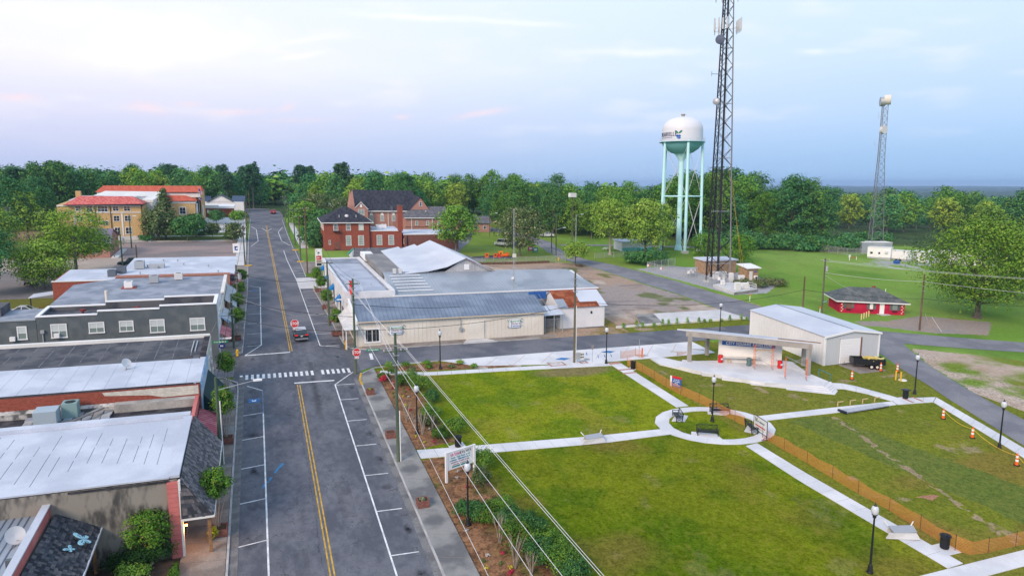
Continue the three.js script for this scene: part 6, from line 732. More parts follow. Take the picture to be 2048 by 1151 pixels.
{ const b = new Bd('equipment_shelter', 'brown aggregate equipment shelter with pale flat roof behind the tower', 'shelter', 139, 105); const m = mottle([.3, .19, .11], [.38, .26, .16], .4, .15, 3, 128, 4); b.box('wall', m, 138.4, 142.5, 101.4, 110.6, -.5, 3.2); b.box('roof', M.membrane, 138.1, 142.8, 101, 111, 3.2, 3.5); const c = new Bd('equipment_shelter', 'small tan equipment shelter with white sloped roof and wall air unit', 'shelter', 129.3, 108); c.box('wall', m, 129.1, 132.2, 106.4, 109.6, -.3, [2.9, 2.9, 3.3, 3.3]); c.box('roof', M.white, 128.7, 132.6, 106, 110.1, [2.95, 2.95, 3.35, 3.35], [3.15, 3.15, 3.55, 3.55]); c.box('door', M.offwhite, 129, 129.08, 107, 107.9, .2, 2.3); const a = c.box('air_unit', M.white, 128.6, 129.05, 108.3, 109.1, .3, 1.3); part('fan', rot(new THREE.CylinderGeometry(.32, .32, .03, 12).toNonIndexed(), 'X', Math.PI / 2).translate(...c.p(128.58, 108.7, .8)), M.dark, a); c.box('wall_sign', M.blue, 129.02, 129.08, 108.4, 109.1, 2, 2.3); }
{ const P = [[116.6, 93.1], [118.5, 100.6], [126.4, 99.6], [124.6, 93.6]]; const o = thing('equipment_pad', 'raised block walled concrete pad with railing beside the tower', 'platform', 121, 96.5); const g = slabG(P, .62, 1.2); g.translate(-o.position.x, -o.position.y, -o.position.z); part('slab', g, M.concrete, o); const wl = slabG([[116.5, 93], [118.4, 100.7], [118.55, 100.6], [116.65, 93]], .55, 1.1); wl.translate(-o.position.x, -o.position.y, -o.position.z); part('block_wall', wl, M.concreteOld, o); for (const [a, c] of [[[118.3, 98.3], [118.7, 100.4]], [[118.7, 100.4], [121.5, 100.3]]]) for (const h of [1.1, 1.6]) { const A = W3(...a, h).sub(o.position), Bv = W3(...c, h).sub(o.position); part('rail', bar(A.toArray(), Bv.toArray(), .04), M.white, o); } for (const p of [[118.3, 98.3], [118.7, 100.4], [121.5, 100.3]]) part('post', bar(W3(...p, .6).sub(o.position).toArray(), W3(...p, 1.65).sub(o.position).toArray(), .05), M.white, o); }
for (const [u, v, w, h, e] of [[118.2, 95.1, 1.2, 1.7, .62], [119.3, 97.9, 1.4, 1.3, .62], [132.2, 100, 1.3, 1.9, 0], [133.4, 102.8, 1.6, 1.6, 0], [129, 101.8, .9, 2.1, 0], [127, 103.1, 1.3, 1.9, 0], [123.6, 95.4, .8, 1.1, .62]]) { const t = thing('equipment_cabinet', 'white equipment cabinet in the tower compound', 'cabinet', u, v, -.25, 'equipment cabinets around the tower', e); part('body', bxg(-w / 2, w / 2, .1, h, -.4, .4), M.white, t); part('plinth', bxg(-w / 2 + .05, w / 2 - .05, 0, .1, -.35, .35), M.concrete, t); part('door', bxg(-w / 2 + .06, w / 2 - .06, .16, h - .1, .4, .425), M.plastic, t); }
for (const [u, v, s] of [[136, 95.5, 1], [138, 97.5, .9], [127.8, 98, 1.1]]) { const t = thing('equipment_rack', 'galvanised pipe rack with small boxes and ice bridge in the compound', 'rack', u, v, -.3, 'equipment racks around the tower'); for (const x of [-1.2, 0, 1.2]) for (const z of [-.5, .5]) part('post', bar([x * s, -.1, z], [x * s, 2 * s, z], .05), M.galv, t); for (const y of [.9, 1.95]) for (const z of [-.5, .5]) part('rail', bar([-1.2 * s, y * s, z], [1.2 * s, y * s, z], .05), M.galv, t); part('box', bxg(-.9, -.3, .9, 1.6, .5, .75), M.white, t); part('box', bxg(.2, .7, 1, 1.5, .5, .7), M.plastic, t); part('bridge_plate', bxg(-1.2 * s, 1.2 * s, 2 * s, 2.05 * s, -.5, .5), M.galv, t); }
M.mesh = (() => { const n = 64, d = new Uint8Array(n * n * 4); for (let j = 0; j < n; j++) for (let i = 0; i < n; i++) { const a = (i + j) % 16 < 2 || (i - j + 64) % 16 < 2 ? 255 : 0, o = (j * n + i) * 4; d[o] = d[o + 1] = d[o + 2] = a; d[o + 3] = 255; } const t = new THREE.DataTexture(d, n, n); t.wrapS = t.wrapT = THREE.RepeatWrapping; t.magFilter = THREE.LinearFilter; t.repeat.set(4, 4); t.needsUpdate = true; return new THREE.MeshStandardMaterial({ color: new THREE.Color().setRGB(.4, .42, .43), alphaMap: t, transparent: true, side: THREE.DoubleSide, roughness: .5 }); })();
function chainFence(label, P, h, group) { const o = thing('chain_link_fence', label, 'fence', P[0][0], P[0][1], 0, group); const loc = (u, v, y) => W3(u, v, y).sub(o.position).toArray(); for (let i = 0; i < P.length - 1; i++) { const a = P[i], c = P[i + 1], l = Math.hypot(c[0] - a[0], c[1] - a[1]), n = Math.max(1, Math.round(l / 3)); const q = new Q(); q.quad(loc(...a, .05), loc(...c, .05), loc(...c, h), loc(...a, h)); const g = q.geo(), uv = g.attributes.uv; [[0, 0], [l, 0], [l, h], [0, 0], [l, h], [0, h]].forEach(([x, y], k) => uv.setXY(k, x, y)); part('mesh_panel', g, M.mesh, o); part('top_rail', bar(loc(...a, h), loc(...c, h), .03, .03, 5), M.galv, o); for (let k = 0; k < n; k++) { const u = lerp(a[0], c[0], k / n), v = lerp(a[1], c[1], k / n); part('post', bar(loc(u, v, -.2), loc(u, v, h + .05), .045, .045, 5), M.galv, o); } } return o; }
chainFence('chain link fence around the radio tower compound', [[148.8, 99.8], [144.6, 89], [137.7, 90.6], [131.7, 92.4], [126, 93], [124.8, 93.3]], 2.2); chainFence('chain link fence around the playground lawn', [[176, 43], [160.5, 45.5], [159, 60], [160, 74], [178, 75.5]], 1.6); chainFence('chain link fence by the small lattice tower', [[166, 164], [158, 167], [157, 173]], 2.2); chainFence('tall chain link fence before the gated yard', [[98.3, 41.7], [98.4, 45.2]], 2.2); chainFence('chain link fence along the field below the water tower', [[163, 84], [166, 100], [160, 104]], 1.5);
for (const [u, v, x] of [[139.8, 90, 0], [144, 89, 1]]) { const t = thing('warning_sign', 'white and orange notice on the compound fence', 'sign', u, v - .1, 0, 'notices on the compound fence', 1.2); part('plate', bxg(-.35, .15, 0, .6, .02, .05), M.white, t); part('plate', bxg(.15, .45, .05, .55, .02, .05), M.orange, t); }
{ const r = rng(12), t = thing('scrub_patch', 'weedy scrub mound with brown stems beside the compound', 'scrub', 124, 106); const L = []; for (let i = 0; i < 26; i++) { const a = r() * 6.28, R = Math.sqrt(r()) * 6.2; L.push([Math.cos(a) * R * 1.05, .5 + r() * .6, Math.sin(a) * R * .75, 1.2, .8, 1.2]); } part('foliage', foliage(L, 5200, .32, [[.07, .13, .03], [.12, .2, .045], [.2, .13, .09]], r, { mixIn: .25 }), M.leaf, t); }
for (const [x, y] of [[1500, 602], [1640, 628]]) { const [u, v] = at(x, y); const t = thing('utility_marker', 'short white post with an orange top at the field edge', 'marker', u, v, 0, 'white and orange marker posts'); part('post', bar([0, 0, 0], [0, 1.1, 0], .07), M.white, t); part('cap', bar([0, 1.1, 0], [0, 1.5, 0], .09), M.orange, t); }
// ---- water tower
{
  const t = thing('water_tower', 'white and pale aqua water tower on five legs with town name', 'tower', 174.5, 118); const R = 5.85, hb = 31.6; const tank = lathe([[R, hb], [R, hb + 3.6], [R * .97, hb + 4.6], [R * .88, hb + 5.6], [R * .7, hb + 6.5], [R * .45, hb + 7.1], [R * .2, hb + 7.35], [0, hb + 7.45]], 40); part('tank', tank, M.tankWhite, t); const bowl = lathe([[0, hb - 3.4], [1.8, hb - 3.35], [R * .55, hb - 2.9], [R * .8, hb - 1.9], [R * .95, hb - .8], [R, hb]], 40); part('bowl', bowl, M.tankAqua, t); part('riser', lathe([[.75, -.5], [.75, hb - 6], [.9, hb - 5], [2.1, hb - 3.2]], 16), M.aqua, t); part('riser_base', cyl(1.3, .8, 2, 0, -.4, 0, 14), M.aqua, t);
  const bal = part('balcony', lathe([[R, hb - .05], [R + .75, hb - .05], [R + .75, hb + .12], [R, hb + .12]], 36), M.tankAqua, t); for (const y of [.6, 1.15]) { const g = new THREE.TorusGeometry(R + .72, .035, 4, 48); g.rotateX(Math.PI / 2); g.translate(0, hb + y, 0); part('rail', g.toNonIndexed(), M.tankWhite, bal); } for (let i = 0; i < 24; i++) { const a = i / 24 * 6.283; part('rail_post', bar([Math.cos(a) * (R + .72), hb + .1, Math.sin(a) * (R + .72)], [Math.cos(a) * (R + .72), hb + 1.15, Math.sin(a) * (R + .72)], .035, .035, 4), M.tankWhite, bal); } part('vent', [cyl(.5, .5, .5, 0, hb + 7.4, 0, 12), cyl(.65, .65, .25, 0, hb + 7.9, 0, 12)], mat([.3, .28, .25], .6), t);
  const wtA = Math.atan2(174.5, -118) + .96; const leg = (k, y) => { const a = k / 5 * 6.283 + wtA, r = lerp(R + .5, R + .02, y / hb); return [Math.cos(a) * r, y, Math.sin(a) * r]; }; for (let k = 0; k < 5; k++) { const l = part('leg', bar(leg(k, -.5), leg(k, hb + .3), .42, .4, 12), M.aqua, t); part('foot', bxg(leg(k, 0)[0] - .8, leg(k, 0)[0] + .8, -.6, .35, leg(k, 0)[2] - .8, leg(k, 0)[2] + .8), M.concrete, l); part('strut', bar(leg(k, 16), leg((k + 1) % 5, 16), .16, .16, 6), M.aqua, t); for (const [a, c] of [[.5, 16], [16, hb - 1]]) { part('tie_rod', bar(leg(k, a), leg((k + 1) % 5, c), .05, .05, 4), M.tankWhite, t); part('tie_rod', bar(leg((k + 1) % 5, a), leg(k, c), .05, .05, 4), M.tankWhite, t); } }
  // town name and berry emblem wrapped round the tank; a = bearing seen from the camera
  const face = Math.atan2(174.5, -118); const wrap = (g, a0, y) => { const p = g.attributes.position; for (let i = 0; i < p.count; i++) { const x = p.getX(i), yy = p.getY(i), z = p.getZ(i), a = a0 + x / R, r = R + .02 + z; const th = Math.PI / 2 - a; p.setXYZ(i, Math.cos(th) * r, hb + y + yy, Math.sin(th) * r); } g.computeVertexNormals(); return g; }; const toward = Math.atan2(-118, 174.5); // angle about y from +z to the camera
  const nm = text('POPLARVILLE', 1.15, .03); nm.scale(.78, 1, 1); part('lettering', wrap(nm, toward - .94, 2.15), mat([.03, .035, .1], .6), t); const sub = strokes(5.6, .3, 3); part('lettering', wrap(sub, toward - .94, 1.2), mat([.08, .08, .25], .6), t);
  const lf = s => { const sh = new THREE.Shape(); sh.moveTo(0, 0); sh.bezierCurveTo(s * .1, .7, s * .7, 1.0, s * 1.05, .95); sh.bezierCurveTo(s * 1.1, .5, s * .7, .05, 0, 0); const g = new THREE.ExtrudeGeometry(sh, { depth: .03, bevelEnabled: false, curveSegments: 6 }); return g.index ? g.toNonIndexed() : g; }; for (const s of [-1, 1]) part('leaf_emblem', wrap(lf(s), toward - .19, 2.2), mat([.03, .2, .12], .6), t); for (const [x, y, m] of [[-.32, 1.6, .3], [.32, 1.55, .3], [-.1, 1.15, .3], [.3, 1.1, .22]]) { const c = new THREE.CylinderGeometry(.36, .36, .03, 12).toNonIndexed(); c.rotateX(Math.PI / 2); part('berry_emblem', wrap(c, toward - .19 + x / R, y), mat([.01, .1, .4], .6), t); }
}
// ---- smaller lattice tower with drum antennas, and the trailers below it
{
  const t = thing('lattice_mast', 'slim grey lattice mast with round drum antennas on top', 'tower', 163.5, 183.5); const H = 46, legs = [[-2.6, 1.5], [2.6, 1.5], [0, -2.4]], lp = (k, y) => { const f = y < 30 ? lerp(1, .42, y / 30) : lerp(.42, .36, (y - 30) / 16); return [legs[k][0] * f, y, legs[k][1] * f]; }; const m = mat([.17, .18, .2], .5, { metalness: .2 }); for (let k = 0; k < 3; k++) { part('leg', bar(lp(k, -.5), lp(k, 30), .12, .1, 6), m, t); part('leg', bar(lp(k, 30), lp(k, H), .1, .08, 6), m, t); } let y = 0; while (y < H - 1) { const dy = y < 14 ? 3.2 : 2.1; for (let k = 0; k < 3; k++) { const j = (k + 1) % 3; part('brace', bar(lp(k, y), lp(j, y + dy), .045, .045, 4), m, t); part('brace', bar(lp(j, y), lp(k, y + dy), .045, .045, 4), m, t); part('girt', bar(lp(k, y), lp(j, y), .04, .04, 4), m, t); } y += dy; }
  const dr = (y, r, d, az, m2) => { const g = new THREE.CylinderGeometry(r, r, d, 20).toNonIndexed(); g.rotateX(Math.PI / 2); g.translate(0, 0, d / 2 - .1); g.rotateY(az); g.translate(0, y, 0); part('drum_antenna', g, m2, t); }; dr(47, 1.5, 1.8, .7, M.cream); dr(46.5, 1.4, 1.4, -2.2, M.galv); dr(38, 1.35, .9, .1, M.plastic); part('side_arm', [bar([-1, 42, 0], [-2.2, 42, 0], .04), bar([-2.2, 41, 0], [-2.2, 43.4, 0], .04), bar([-1, 33.5, 0], [-3, 33.5, 0], .04), bar([-3, 33, 0], [-3, 34.5, 0], .04)], M.galv, t);
}
function trailer(name, label, A, Bp, d, h, o = {}) { const cu = (A[0] + Bp[0]) / 2, cv = (A[1] + Bp[1]) / 2, turn = Math.atan2(Bp[0] - A[0], Bp[1] - A[1]); const t = thing(name, label, o.cat ?? 'trailer', cu, cv, turn); const L = Math.hypot(Bp[0] - A[0], Bp[1] - A[1]); part('body', bxg(-L / 2, L / 2, .55, h, -d, 0), o.m ?? M.white, t); part('roof', bxg(-L / 2 - .08, L / 2 + .08, h, h + .1, -d - .08, .08), M.offwhite, t); part('skirt', bxg(-L / 2, L / 2, -.4, .55, -d + .1, -.1), o.skirt ?? M.galv, t); for (const x of o.wins ?? []) part('window', bxg(x - .35, x + .35, 1.5, 2.1, 0, .05), M.glass, t); if (o.door) part('door', bxg(o.door - .45, o.door + .45, .5, 2.4, 0, .06), M.white, t); if (o.ac) part('air_unit', bxg(o.ac - .4, o.ac + .4, 1.9, 2.5, 0, .5), M.plastic, t); if (o.rollup) part('roll_up_door', bxg(L / 2 - 3.2, L / 2 - .3, .1, h - .3, 0, .06), M.white, t); if (o.wheels) for (const x of [-.6, .4]) part('wheel', rot(new THREE.CylinderGeometry(.38, .38, .25, 12).toNonIndexed(), 'X', Math.PI / 2).translate(x, .1, .1), M.rubber, t); return t; }
trailer('office_trailer', 'long white office trailer with small windows below the slim mast', [153.6, 170.2], [148.3, 173.4], 3.5, 3.4, { wins: [-2, 0], door: -.6, ac: 2 }); trailer('cargo_trailer', 'short white cargo trailer on two wheels beside the office trailer', [150, 175.4], [145.4, 176.6], 3, 2.9, { wheels: 1 }); trailer('storage_container', 'pale grey storage container with white roll up end', [149, 180.9], [142.2, 180.3], 4.5, 2.9, { m: M.sidingGrey, skirt: M.sidingGrey, rollup: 1, cat: 'container' }); trailer('site_shed', 'pale flat roofed site shed behind the office trailer', [161, 176], [157, 184], 5, 3.6, { m: M.tinGrey, cat: 'shed' }); trailer('box_trailer', 'white box trailer at the tree line', [146, 186], [140.5, 190], 3, 3.3, {}); trailer('box_trailer', 'second white box trailer half hidden by the big tree', [139, 188], [133, 190.5], 3, 3.2, {});
{ const [u, v] = at(1794, 527); const t = thing('blue_bin', 'small blue bin before the cargo trailer', 'bin', u, v, .2); part('bin', new Q().hex([[-.7, 0, .5], [.7, 0, .5], [.7, 0, -.5], [-.7, 0, -.5]], [[-.85, .9, .6], [.85, .9, .6], [.85, .9, -.6], [-.85, .9, -.6]]).geo(), M.blue, t); }
{ const [u, v] = at(1706, 520); const t = thing('barrier_gate', 'low red and white barrier gate on the field', 'gate', u, v, .2); part('rail', bar([-1.6, .8, 0], [1.8, .8, 0], .09), M.red, t); for (const x of [-1.6, 1.8]) part('post', bar([x, 0, 0], [x, x < 0 ? 1.6 : 1, 0], .1), M.white, t); part('plate', bxg(-2, -1.2, .9, 1.7, -.05, .05), M.white, t); }
{ const b = new Bd('pump_house', 'low aqua and white pump house beside the water tower', 'building', 172, 103); b.box('wall', M.tankWhite, 174, 179, 98.5, 108.5, -.5, 2.6); b.box('roof', M.membrane, 173.7, 179.3, 98.2, 108.8, 2.6, 2.85); b.box('dado', mat([.15, .5, .48], .6), 173.88, 173.98, 98.5, 108.5, 0, 1); b.box('tank', mat([.12, .5, .45], .5), 171, 172.4, 103.5, 106, -.2, 1.2); }
// ---------------------------------------------------------------- street and park furniture
M.globe = new THREE.MeshPhysicalMaterial({ color: new THREE.Color().setRGB(.56, .6, .66), roughness: .2, side: THREE.DoubleSide });
const lampSpots = [[34, 40.3, 'black park lamp post beside the diagonal path, near the plate bench'], [46.4, 71.9, 'black park lamp post on the grass beside the curving east path'], [61.3, 77.8, 'black park lamp post beside the lidded bin and garage lawn'], [60.7, 46.3, 'black park lamp post in the middle of the ring path'], [81.9, 44.3, 'black park lamp post at the top of the north path'], [85.3, 21.5, 'black park lamp post in the low shrub bed before the cream building'], [66, 14.1, 'black park lamp post among bare crape myrtles in the mulch bed'], [48.3, 14.2, 'black park lamp post beside the events sign'], [91.5, 70.5, 'black park lamp post behind the pavilion roof']];
let lamp0;
for (const [u, v, lb] of lampSpots) {
  if (lamp0) { dup(lamp0, u, v, 0, lb); continue; }
  lamp0 = thing('park_lamp', lb, 'lamp post', u, v, 0, 'black park lamp posts'); part('base', lathe([[0, 0], [.24, 0], [.24, .08], [.18, .14], [.16, .5], [.11, .62], [.085, .7]], 12), M.black, lamp0); part('shaft', cyl(.085, .06, 3.6, 0, .68, 0, 10), M.black, lamp0); part('collar', lathe([[.06, 4.2], [.13, 4.25], [.13, 4.32], [.09, 4.36], [.2, 4.45], [.2, 4.5], [0, 4.5]], 12), M.black, lamp0); part('globe', lathe([[.16, 4.5], [.24, 4.64], [.265, 4.8], [.24, 4.96], [.2, 5.06], [.12, 5.12], [0, 5.16]], 16), M.globe, lamp0); part('finial', lathe([[.13, 5.1], [.1, 5.18], [.04, 5.24], [.03, 5.36], [0, 5.42]], 8), M.black, lamp0);
}
// benches with crossed backs round the ring
function bench(u, v, turn, label) { const t = thing('park_bench', label, 'bench', u, v, turn, 'black benches round the ring path', .06); const W = 1.05; for (let i = 0; i < 4; i++) part('seat_slat', bxg(-W, W, .44, .47, -.3 + i * .15, -.18 + i * .15), M.black, t); for (const x of [-W, W]) { part('leg', bxg(x - .04, x + .04, 0, .66, .24, .32), M.black, t); part('leg', new Q().hex([[x - .04, 0, -.28], [x + .04, 0, -.28], [x + .04, 0, -.36], [x - .04, 0, -.36]], [[x - .04, 1.0, -.42], [x + .04, 1.0, -.42], [x + .04, 1.0, -.5], [x - .04, 1.0, -.5]]).geo(), M.black, t); part('arm', bxg(x - .05, x + .05, .66, .71, -.42, .34), M.black, t); part('side_cross', [bar([x, .1, .27], [x, .42, -.3], .02, .02, 4), bar([x, .42, .27], [x, .1, -.3], .02, .02, 4)], M.black, t); } for (const y of [.52, .96]) part('back_rail', bxg(-W, W, y, y + .06, -.47 + (1 - y) * .2, -.42 + (1 - y) * .2), M.black, t); for (let i = 0; i < 3; i++) { const x0 = -W + i * .7, x1 = x0 + .7; part('back_cross', [bar([x0, .56, -.36], [x1, .97, -.44], .022, .022, 4), bar([x1, .56, -.36], [x0, .97, -.44], .022, .022, 4)], M.black, t); } part('apron', bxg(-W, W, .36, .43, .24, .28), M.black, t); return t; }
bench(57.6, 43.4, -.45, 'black cross back bench on the pad facing the south path'); bench(62.4, 48.6, -.35, 'black cross back bench at the far side of the ring, behind the lamp'); bench(62.2, 42.7, -1.95, 'black cross back bench on the pad beside the north path'); bench(57.3, 48.9, 1.2, 'black cross back bench beside the white banner sign');
// litter bins
function bin(u, v, label) { const t = thing('litter_bin', label, 'bin', u, v, 0, 'black slatted litter bins', .06); for (let i = 0; i < 18; i++) { const a = i / 18 * 6.283; const g = bxg(-.04, .04, .08, .88, .3, .325); g.rotateY(a); part('slat', g, M.black, t); } part('liner', cyl(.27, .27, .8, 0, .08, 0, 14), M.navy, t); part('rim', lathe([[.3, .88], [.42, 1.02], [.4, 1.06], [.28, .92]], 18), M.black, t); part('base', cyl(.3, .3, .08, 0, 0, 0, 14), M.black, t); return t; }
bin(62, 17.3, 'black slatted bin on a pad beside the west path'); bin(78.9, 46.8, 'black slatted bin behind orange netting at the top of the north path'); bin(34.6, 48.6, 'black slatted bin behind orange netting at the foot of the diagonal path'); { const t = bin(60.3, 75, 'dark bin with a flat square lid beside the east path'); part('lid', bxg(-.4, .4, 1.07, 1.14, -.4, .4), M.navy, t); }
// concrete plate benches across the paths
for (const [u, v, a, lb] of [[59.6, 31, 0, 'low grey plate bench straddling the west path'], [37, 47, -.35, 'low grey plate bench straddling the diagonal path']]) { const t = thing('plate_bench', lb, 'bench', u, v, a, null, .05); part('plate', new Q().hex([[-1, .42, .55], [.9, .42, .45], [1, .46, -.55], [-.9, .46, -.45]], [[-1, .49, .55], [.9, .49, .45], [1, .53, -.55], [-.9, .53, -.45]]).geo(), mat([.33, .35, .38], .5), t); part('support', new Q().hex([[-1.6, 0, .65], [1, 0, .85], [1, 0, .7], [-1.6, 0, .5]], [[-1.3, .42, .6], [.8, .42, .62], [.8, .42, .5], [-1.3, .42, .48]]).geo(), M.concrete, t); part('support', new Q().hex([[-1, 0, -.5], [1.5, 0, -.6], [1.5, 0, -.75], [-1, 0, -.65]], [[-.8, .46, -.46], [1.2, .46, -.56], [1.2, .46, -.64], [-.8, .46, -.56]]).geo(), M.concrete, t); part('arm', bar([-.9, .5, -.5], [-1.1, .78, -.8], .05), M.offwhite, t); part('arm', bar([.95, .5, -.5], [1.15, .85, -.55], .05), M.offwhite, t); }
// events board
{ const [u, v] = [55.9, 15.8]; const t = thing('events_board', 'white events notice board on two posts in the mulch bed', 'sign', u, v, .36); for (const x of [-1.55, 1.55]) part('post', bxg(x - .1, x + .1, -.1, 2.75, -.08, .08), M.white, t); const d = part('panel', bxg(-1.45, 1.45, 1.05, 2.65, -.03, .03), M.white, t); const ln = (s, sz, x, y, c, f) => { const g = text(s, sz, .008, f); g.translate(x, y, .034); part('lettering', g, mat(c, .7), d); }; ln('SPRING', .23, -.55, 2.38, [.6, .1, .28]); ln('EVENTS', .23, .55, 2.4, [.1, .08, .09], FONTS); ln('Easter Egg Hunt  April', .145, 0, 2.08, [.02, .3, .36]); for (const [w, y, h, c] of [[2.2, 1.86, .13, [.02, .2, .36]], [2, 1.65, .12, [.3, .22, .3]], [1.6, 1.44, .07, [.4, .08, .12]]]) { const g = strokes(w, h, y * 99); g.translate(-.08, y, .034); part('lettering', g, mat(c, .7), d); } part('stripe', bxg(-.95, .95, 1.2, 1.33, .031, .037), mat([.02, .26, .24], .6), d); part('cap', bxg(-1.6, 1.6, 2.65, 2.74, -.06, .06), M.white, t); }
// banner sign in a black frame
{ const t = thing('banner_sign', 'white printed banner in a black frame standing across the ring path', 'sign', 56, 48.9, Math.PI * .44, null, .06); const W = 1.35; part('frame', [bar([-W, .35, 0], [W, .35, 0], .04), bar([-W, 1.9, 0], [W, 1.9, 0], .04), bar([-W, .1, 0], [-W, 1.95, 0], .045), bar([W, .1, 0], [W, 1.95, 0], .045)], M.black, t); const p = part('banner', bxg(-W + .04, W - .04, .39, 1.86, -.012, .012), mat([.62, .65, .66], .6), t); for (const s of [1, -1]) { const f = (g) => { if (s < 0) g.rotateY(Math.PI); return g; }; const a = text('M', .42, .006, FONTS); a.translate(-.85, 1.5, .014); part('lettering', f(a), M.dark, p); const b = strokes(1.35, .2, 4); b.translate(.15, 1.42, .014); part('lettering', f(b), mat([.12, .13, .14], .6), p); part('stripe', f(bxg(-1, 1, .86, 1.0, .013, .018)), M.red, p); const c = strokes(1.6, .1, 5); c.translate(0, .65, .014); part('lettering', f(c), mat([.2, .2, .22], .6), p); } for (const x of [-W, W]) part('foot', [bar([x, .3, 0], [x, 0, .55], .03), bar([x, .3, 0], [x, 0, -.55], .03), bar([x, .03, -.55], [x, .03, .55], .03)], mat([.2, .03, .03], .6), t); }
{ const t = thing('notice_board', 'blue board with red band and white side strip on the lawn', 'sign', 70.7, 48.2, -1.15, null); part('panel', bxg(-.6, .75, .25, 1.35, -.03, .03), M.blue, t); part('band', bxg(-.6, .75, 1.35, 1.62, -.032, .032), M.red, t); part('side_strip', bxg(-.85, -.6, .25, 1.6, -.03, .03), M.white, t); for (const x of [-.7, .6]) part('stake', bxg(x - .04, x + .04, -.2, .25, -.02, .02), M.paleWood, t); for (let i = 0; i < 4; i++) { const g = strokes([.8, 1, .5, .9][i], .1, i + 7); g.translate(.08, 1.18 - i * .22, .032); part('lettering', g, M.white, t); } }
// orange netting
M.net = (() => { const n = 64, d = new Uint8Array(n * n * 4); for (let j = 0; j < n; j++) for (let i = 0; i < n; i++) { const a = i % 8 < 2 || j % 16 < 3 ? 255 : 0, o = (j * n + i) * 4; d[o] = d[o + 1] = d[o + 2] = a; d[o + 3] = 255; } const t = new THREE.DataTexture(d, n, n); t.wrapS = t.wrapT = THREE.RepeatWrapping; t.magFilter = THREE.LinearFilter; t.repeat.set(2, 2); t.needsUpdate = true; return new THREE.MeshStandardMaterial({ color: new THREE.Color().setRGB(.66, .24, .06), alphaMap: t, transparent: true, side: THREE.DoubleSide, roughness: .6 }); })();
function netting(label, P, h, seed) { const r = rng(seed), o = thing('safety_netting', label, 'fence', ...P[0]); const loc = (u, v, y) => W3(u, v, y).sub(o.position).toArray(); let len = lenLine(P), n = Math.round(len / 1.5), pts = []; for (let i = 0; i <= n; i++) { const p = alongLine(P, i / n * len * .9999); pts.push([p[0] + (r() - .5) * .15, p[1] + (r() - .5) * .15, h * (i % 2 ? .84 + r() * .14 : .98 + r() * .06), (r() - .3) * .1]); } for (let i = 0; i < n; i++) { const a = pts[i], c = pts[i + 1], q = new Q(); q.quad(loc(a[0], a[1], .02 + Math.max(0, a[3])), loc(c[0], c[1], .02 + Math.max(0, c[3])), loc(c[0], c[1], c[2]), loc(a[0], a[1], a[2])); const g = q.geo(), uv = g.attributes.uv, l = len / n; [[0, 0], [l, 0], [l, h], [0, 0], [l, h], [0, h]].forEach(([x, y], k) => uv.setXY(k, x + i * l, y)); part('net_panel', g, M.net, o); if (i % 2 === 0) part('stake', bar(loc(a[0], a[1], -.1), loc(a[0], a[1], h + .12), .022, .022, 4), M.dark, o); } return o; }
netting('sagging orange plastic netting along the north path', [[80.2, 46.7], [78.4, 47.3], [70, 47.4], [64.6, 48.4], [61, 48.6], [58.6, 49]], 1.2, 3); netting('orange plastic netting running beside the diagonal path to the south pavement', [[55.4, 48.8], [47, 49], [40, 49.2], [33.3, 49.1], [33, 54], [33, 62]], 1.25, 4); netting('short orange netting across the parking apron', [[83.4, 47.4], [84, 50.4], [82.8, 50.8]], 1.1, 5); netting('heap of orange netting on the apron behind the pavilion', [[82.6, 56.4], [83.2, 58.4]], .5, 6);
{ const t = thing('steel_post', 'thin orange post standing on the parking apron', 'post', 83, 58.6); part('post', bar([0, 0, 0], [0, 1.5, 0], .05), M.orange, t); const s = thing('steel_post', 'thin bright orange post at the end of the apron netting', 'post', 83.2, 50.8); part('post', bxg(-.09, .09, 0, 1.4, -.05, .05), M.orange, s); }
// cones
let cone0; for (const [u, v, lb] of [[54.1, 73.6, 'orange and white cone on the lawn at the upper end of the yellow rope'], [49.2, 71.7, 'orange and white cone in the middle of the yellow rope'], [43.1, 69.6, 'orange and white cone on the lawn below the park lamp'], [67.8, 74.1, 'orange and white cone between the stage rail and the dump trailer'], [69.5, 81.2, 'orange and white cone behind the yellow bollards'], [68.6, 83.3, 'orange and white cone at the kerb beside the garage lawn']]) { if (cone0) { dup(cone0, u, v, 0, lb); continue; } cone0 = thing('traffic_cone', lb, 'cone', u, v, 0, 'tall orange and white cones'); part('base', cyl(.3, .28, .07, 0, 0, 0, 8), M.rubber, cone0); part('body', lathe([[.17, .07], [.15, .35], [.12, .75], [.09, 1.1], [.05, 1.2], [0, 1.2]], 12), M.orange, cone0); for (const y of [.42, .8]) part('reflective_band', lathe([[.152 - y * .02, y], [.16 - y * .03, y], [.15 - y * .03, y + .2], [.13 - y * .03, y + .2]], 12), M.white, cone0); part('handle', lathe([[0, 1.2], [.05, 1.22], [.04, 1.3], [0, 1.32]], 8), M.orange, cone0); }
function cable(name, label, cat, A, B, sag, r, m, group, seg = 14) { const C = new THREE.Vector3().lerpVectors(A, B, .5); C.y -= sag * 2; const g = new THREE.TubeGeometry(new THREE.QuadraticBezierCurve3(A, C, B), seg, r, 4).toNonIndexed(); const o = solo(name, g, m, label, cat, group); return o; }
cable('caution_rope', 'yellow rope sagging between two cones on the lawn', 'rope', W3(54.1, 73.6, 1), W3(49.2, 71.7, 1), .35, .03, M.yellow, 'yellow ropes between cones'); cable('caution_rope', 'yellow rope sagging between two cones on the lawn', 'rope', W3(49.2, 71.7, 1), W3(43.1, 69.6, 1), .42, .03, M.yellow, 'yellow ropes between cones'); cable('caution_rope', 'yellow rope sagging from the last cone out past the path', 'rope', W3(43.1, 69.6, 1), W3(38.5, 67.2, 1), .35, .03, M.yellow);
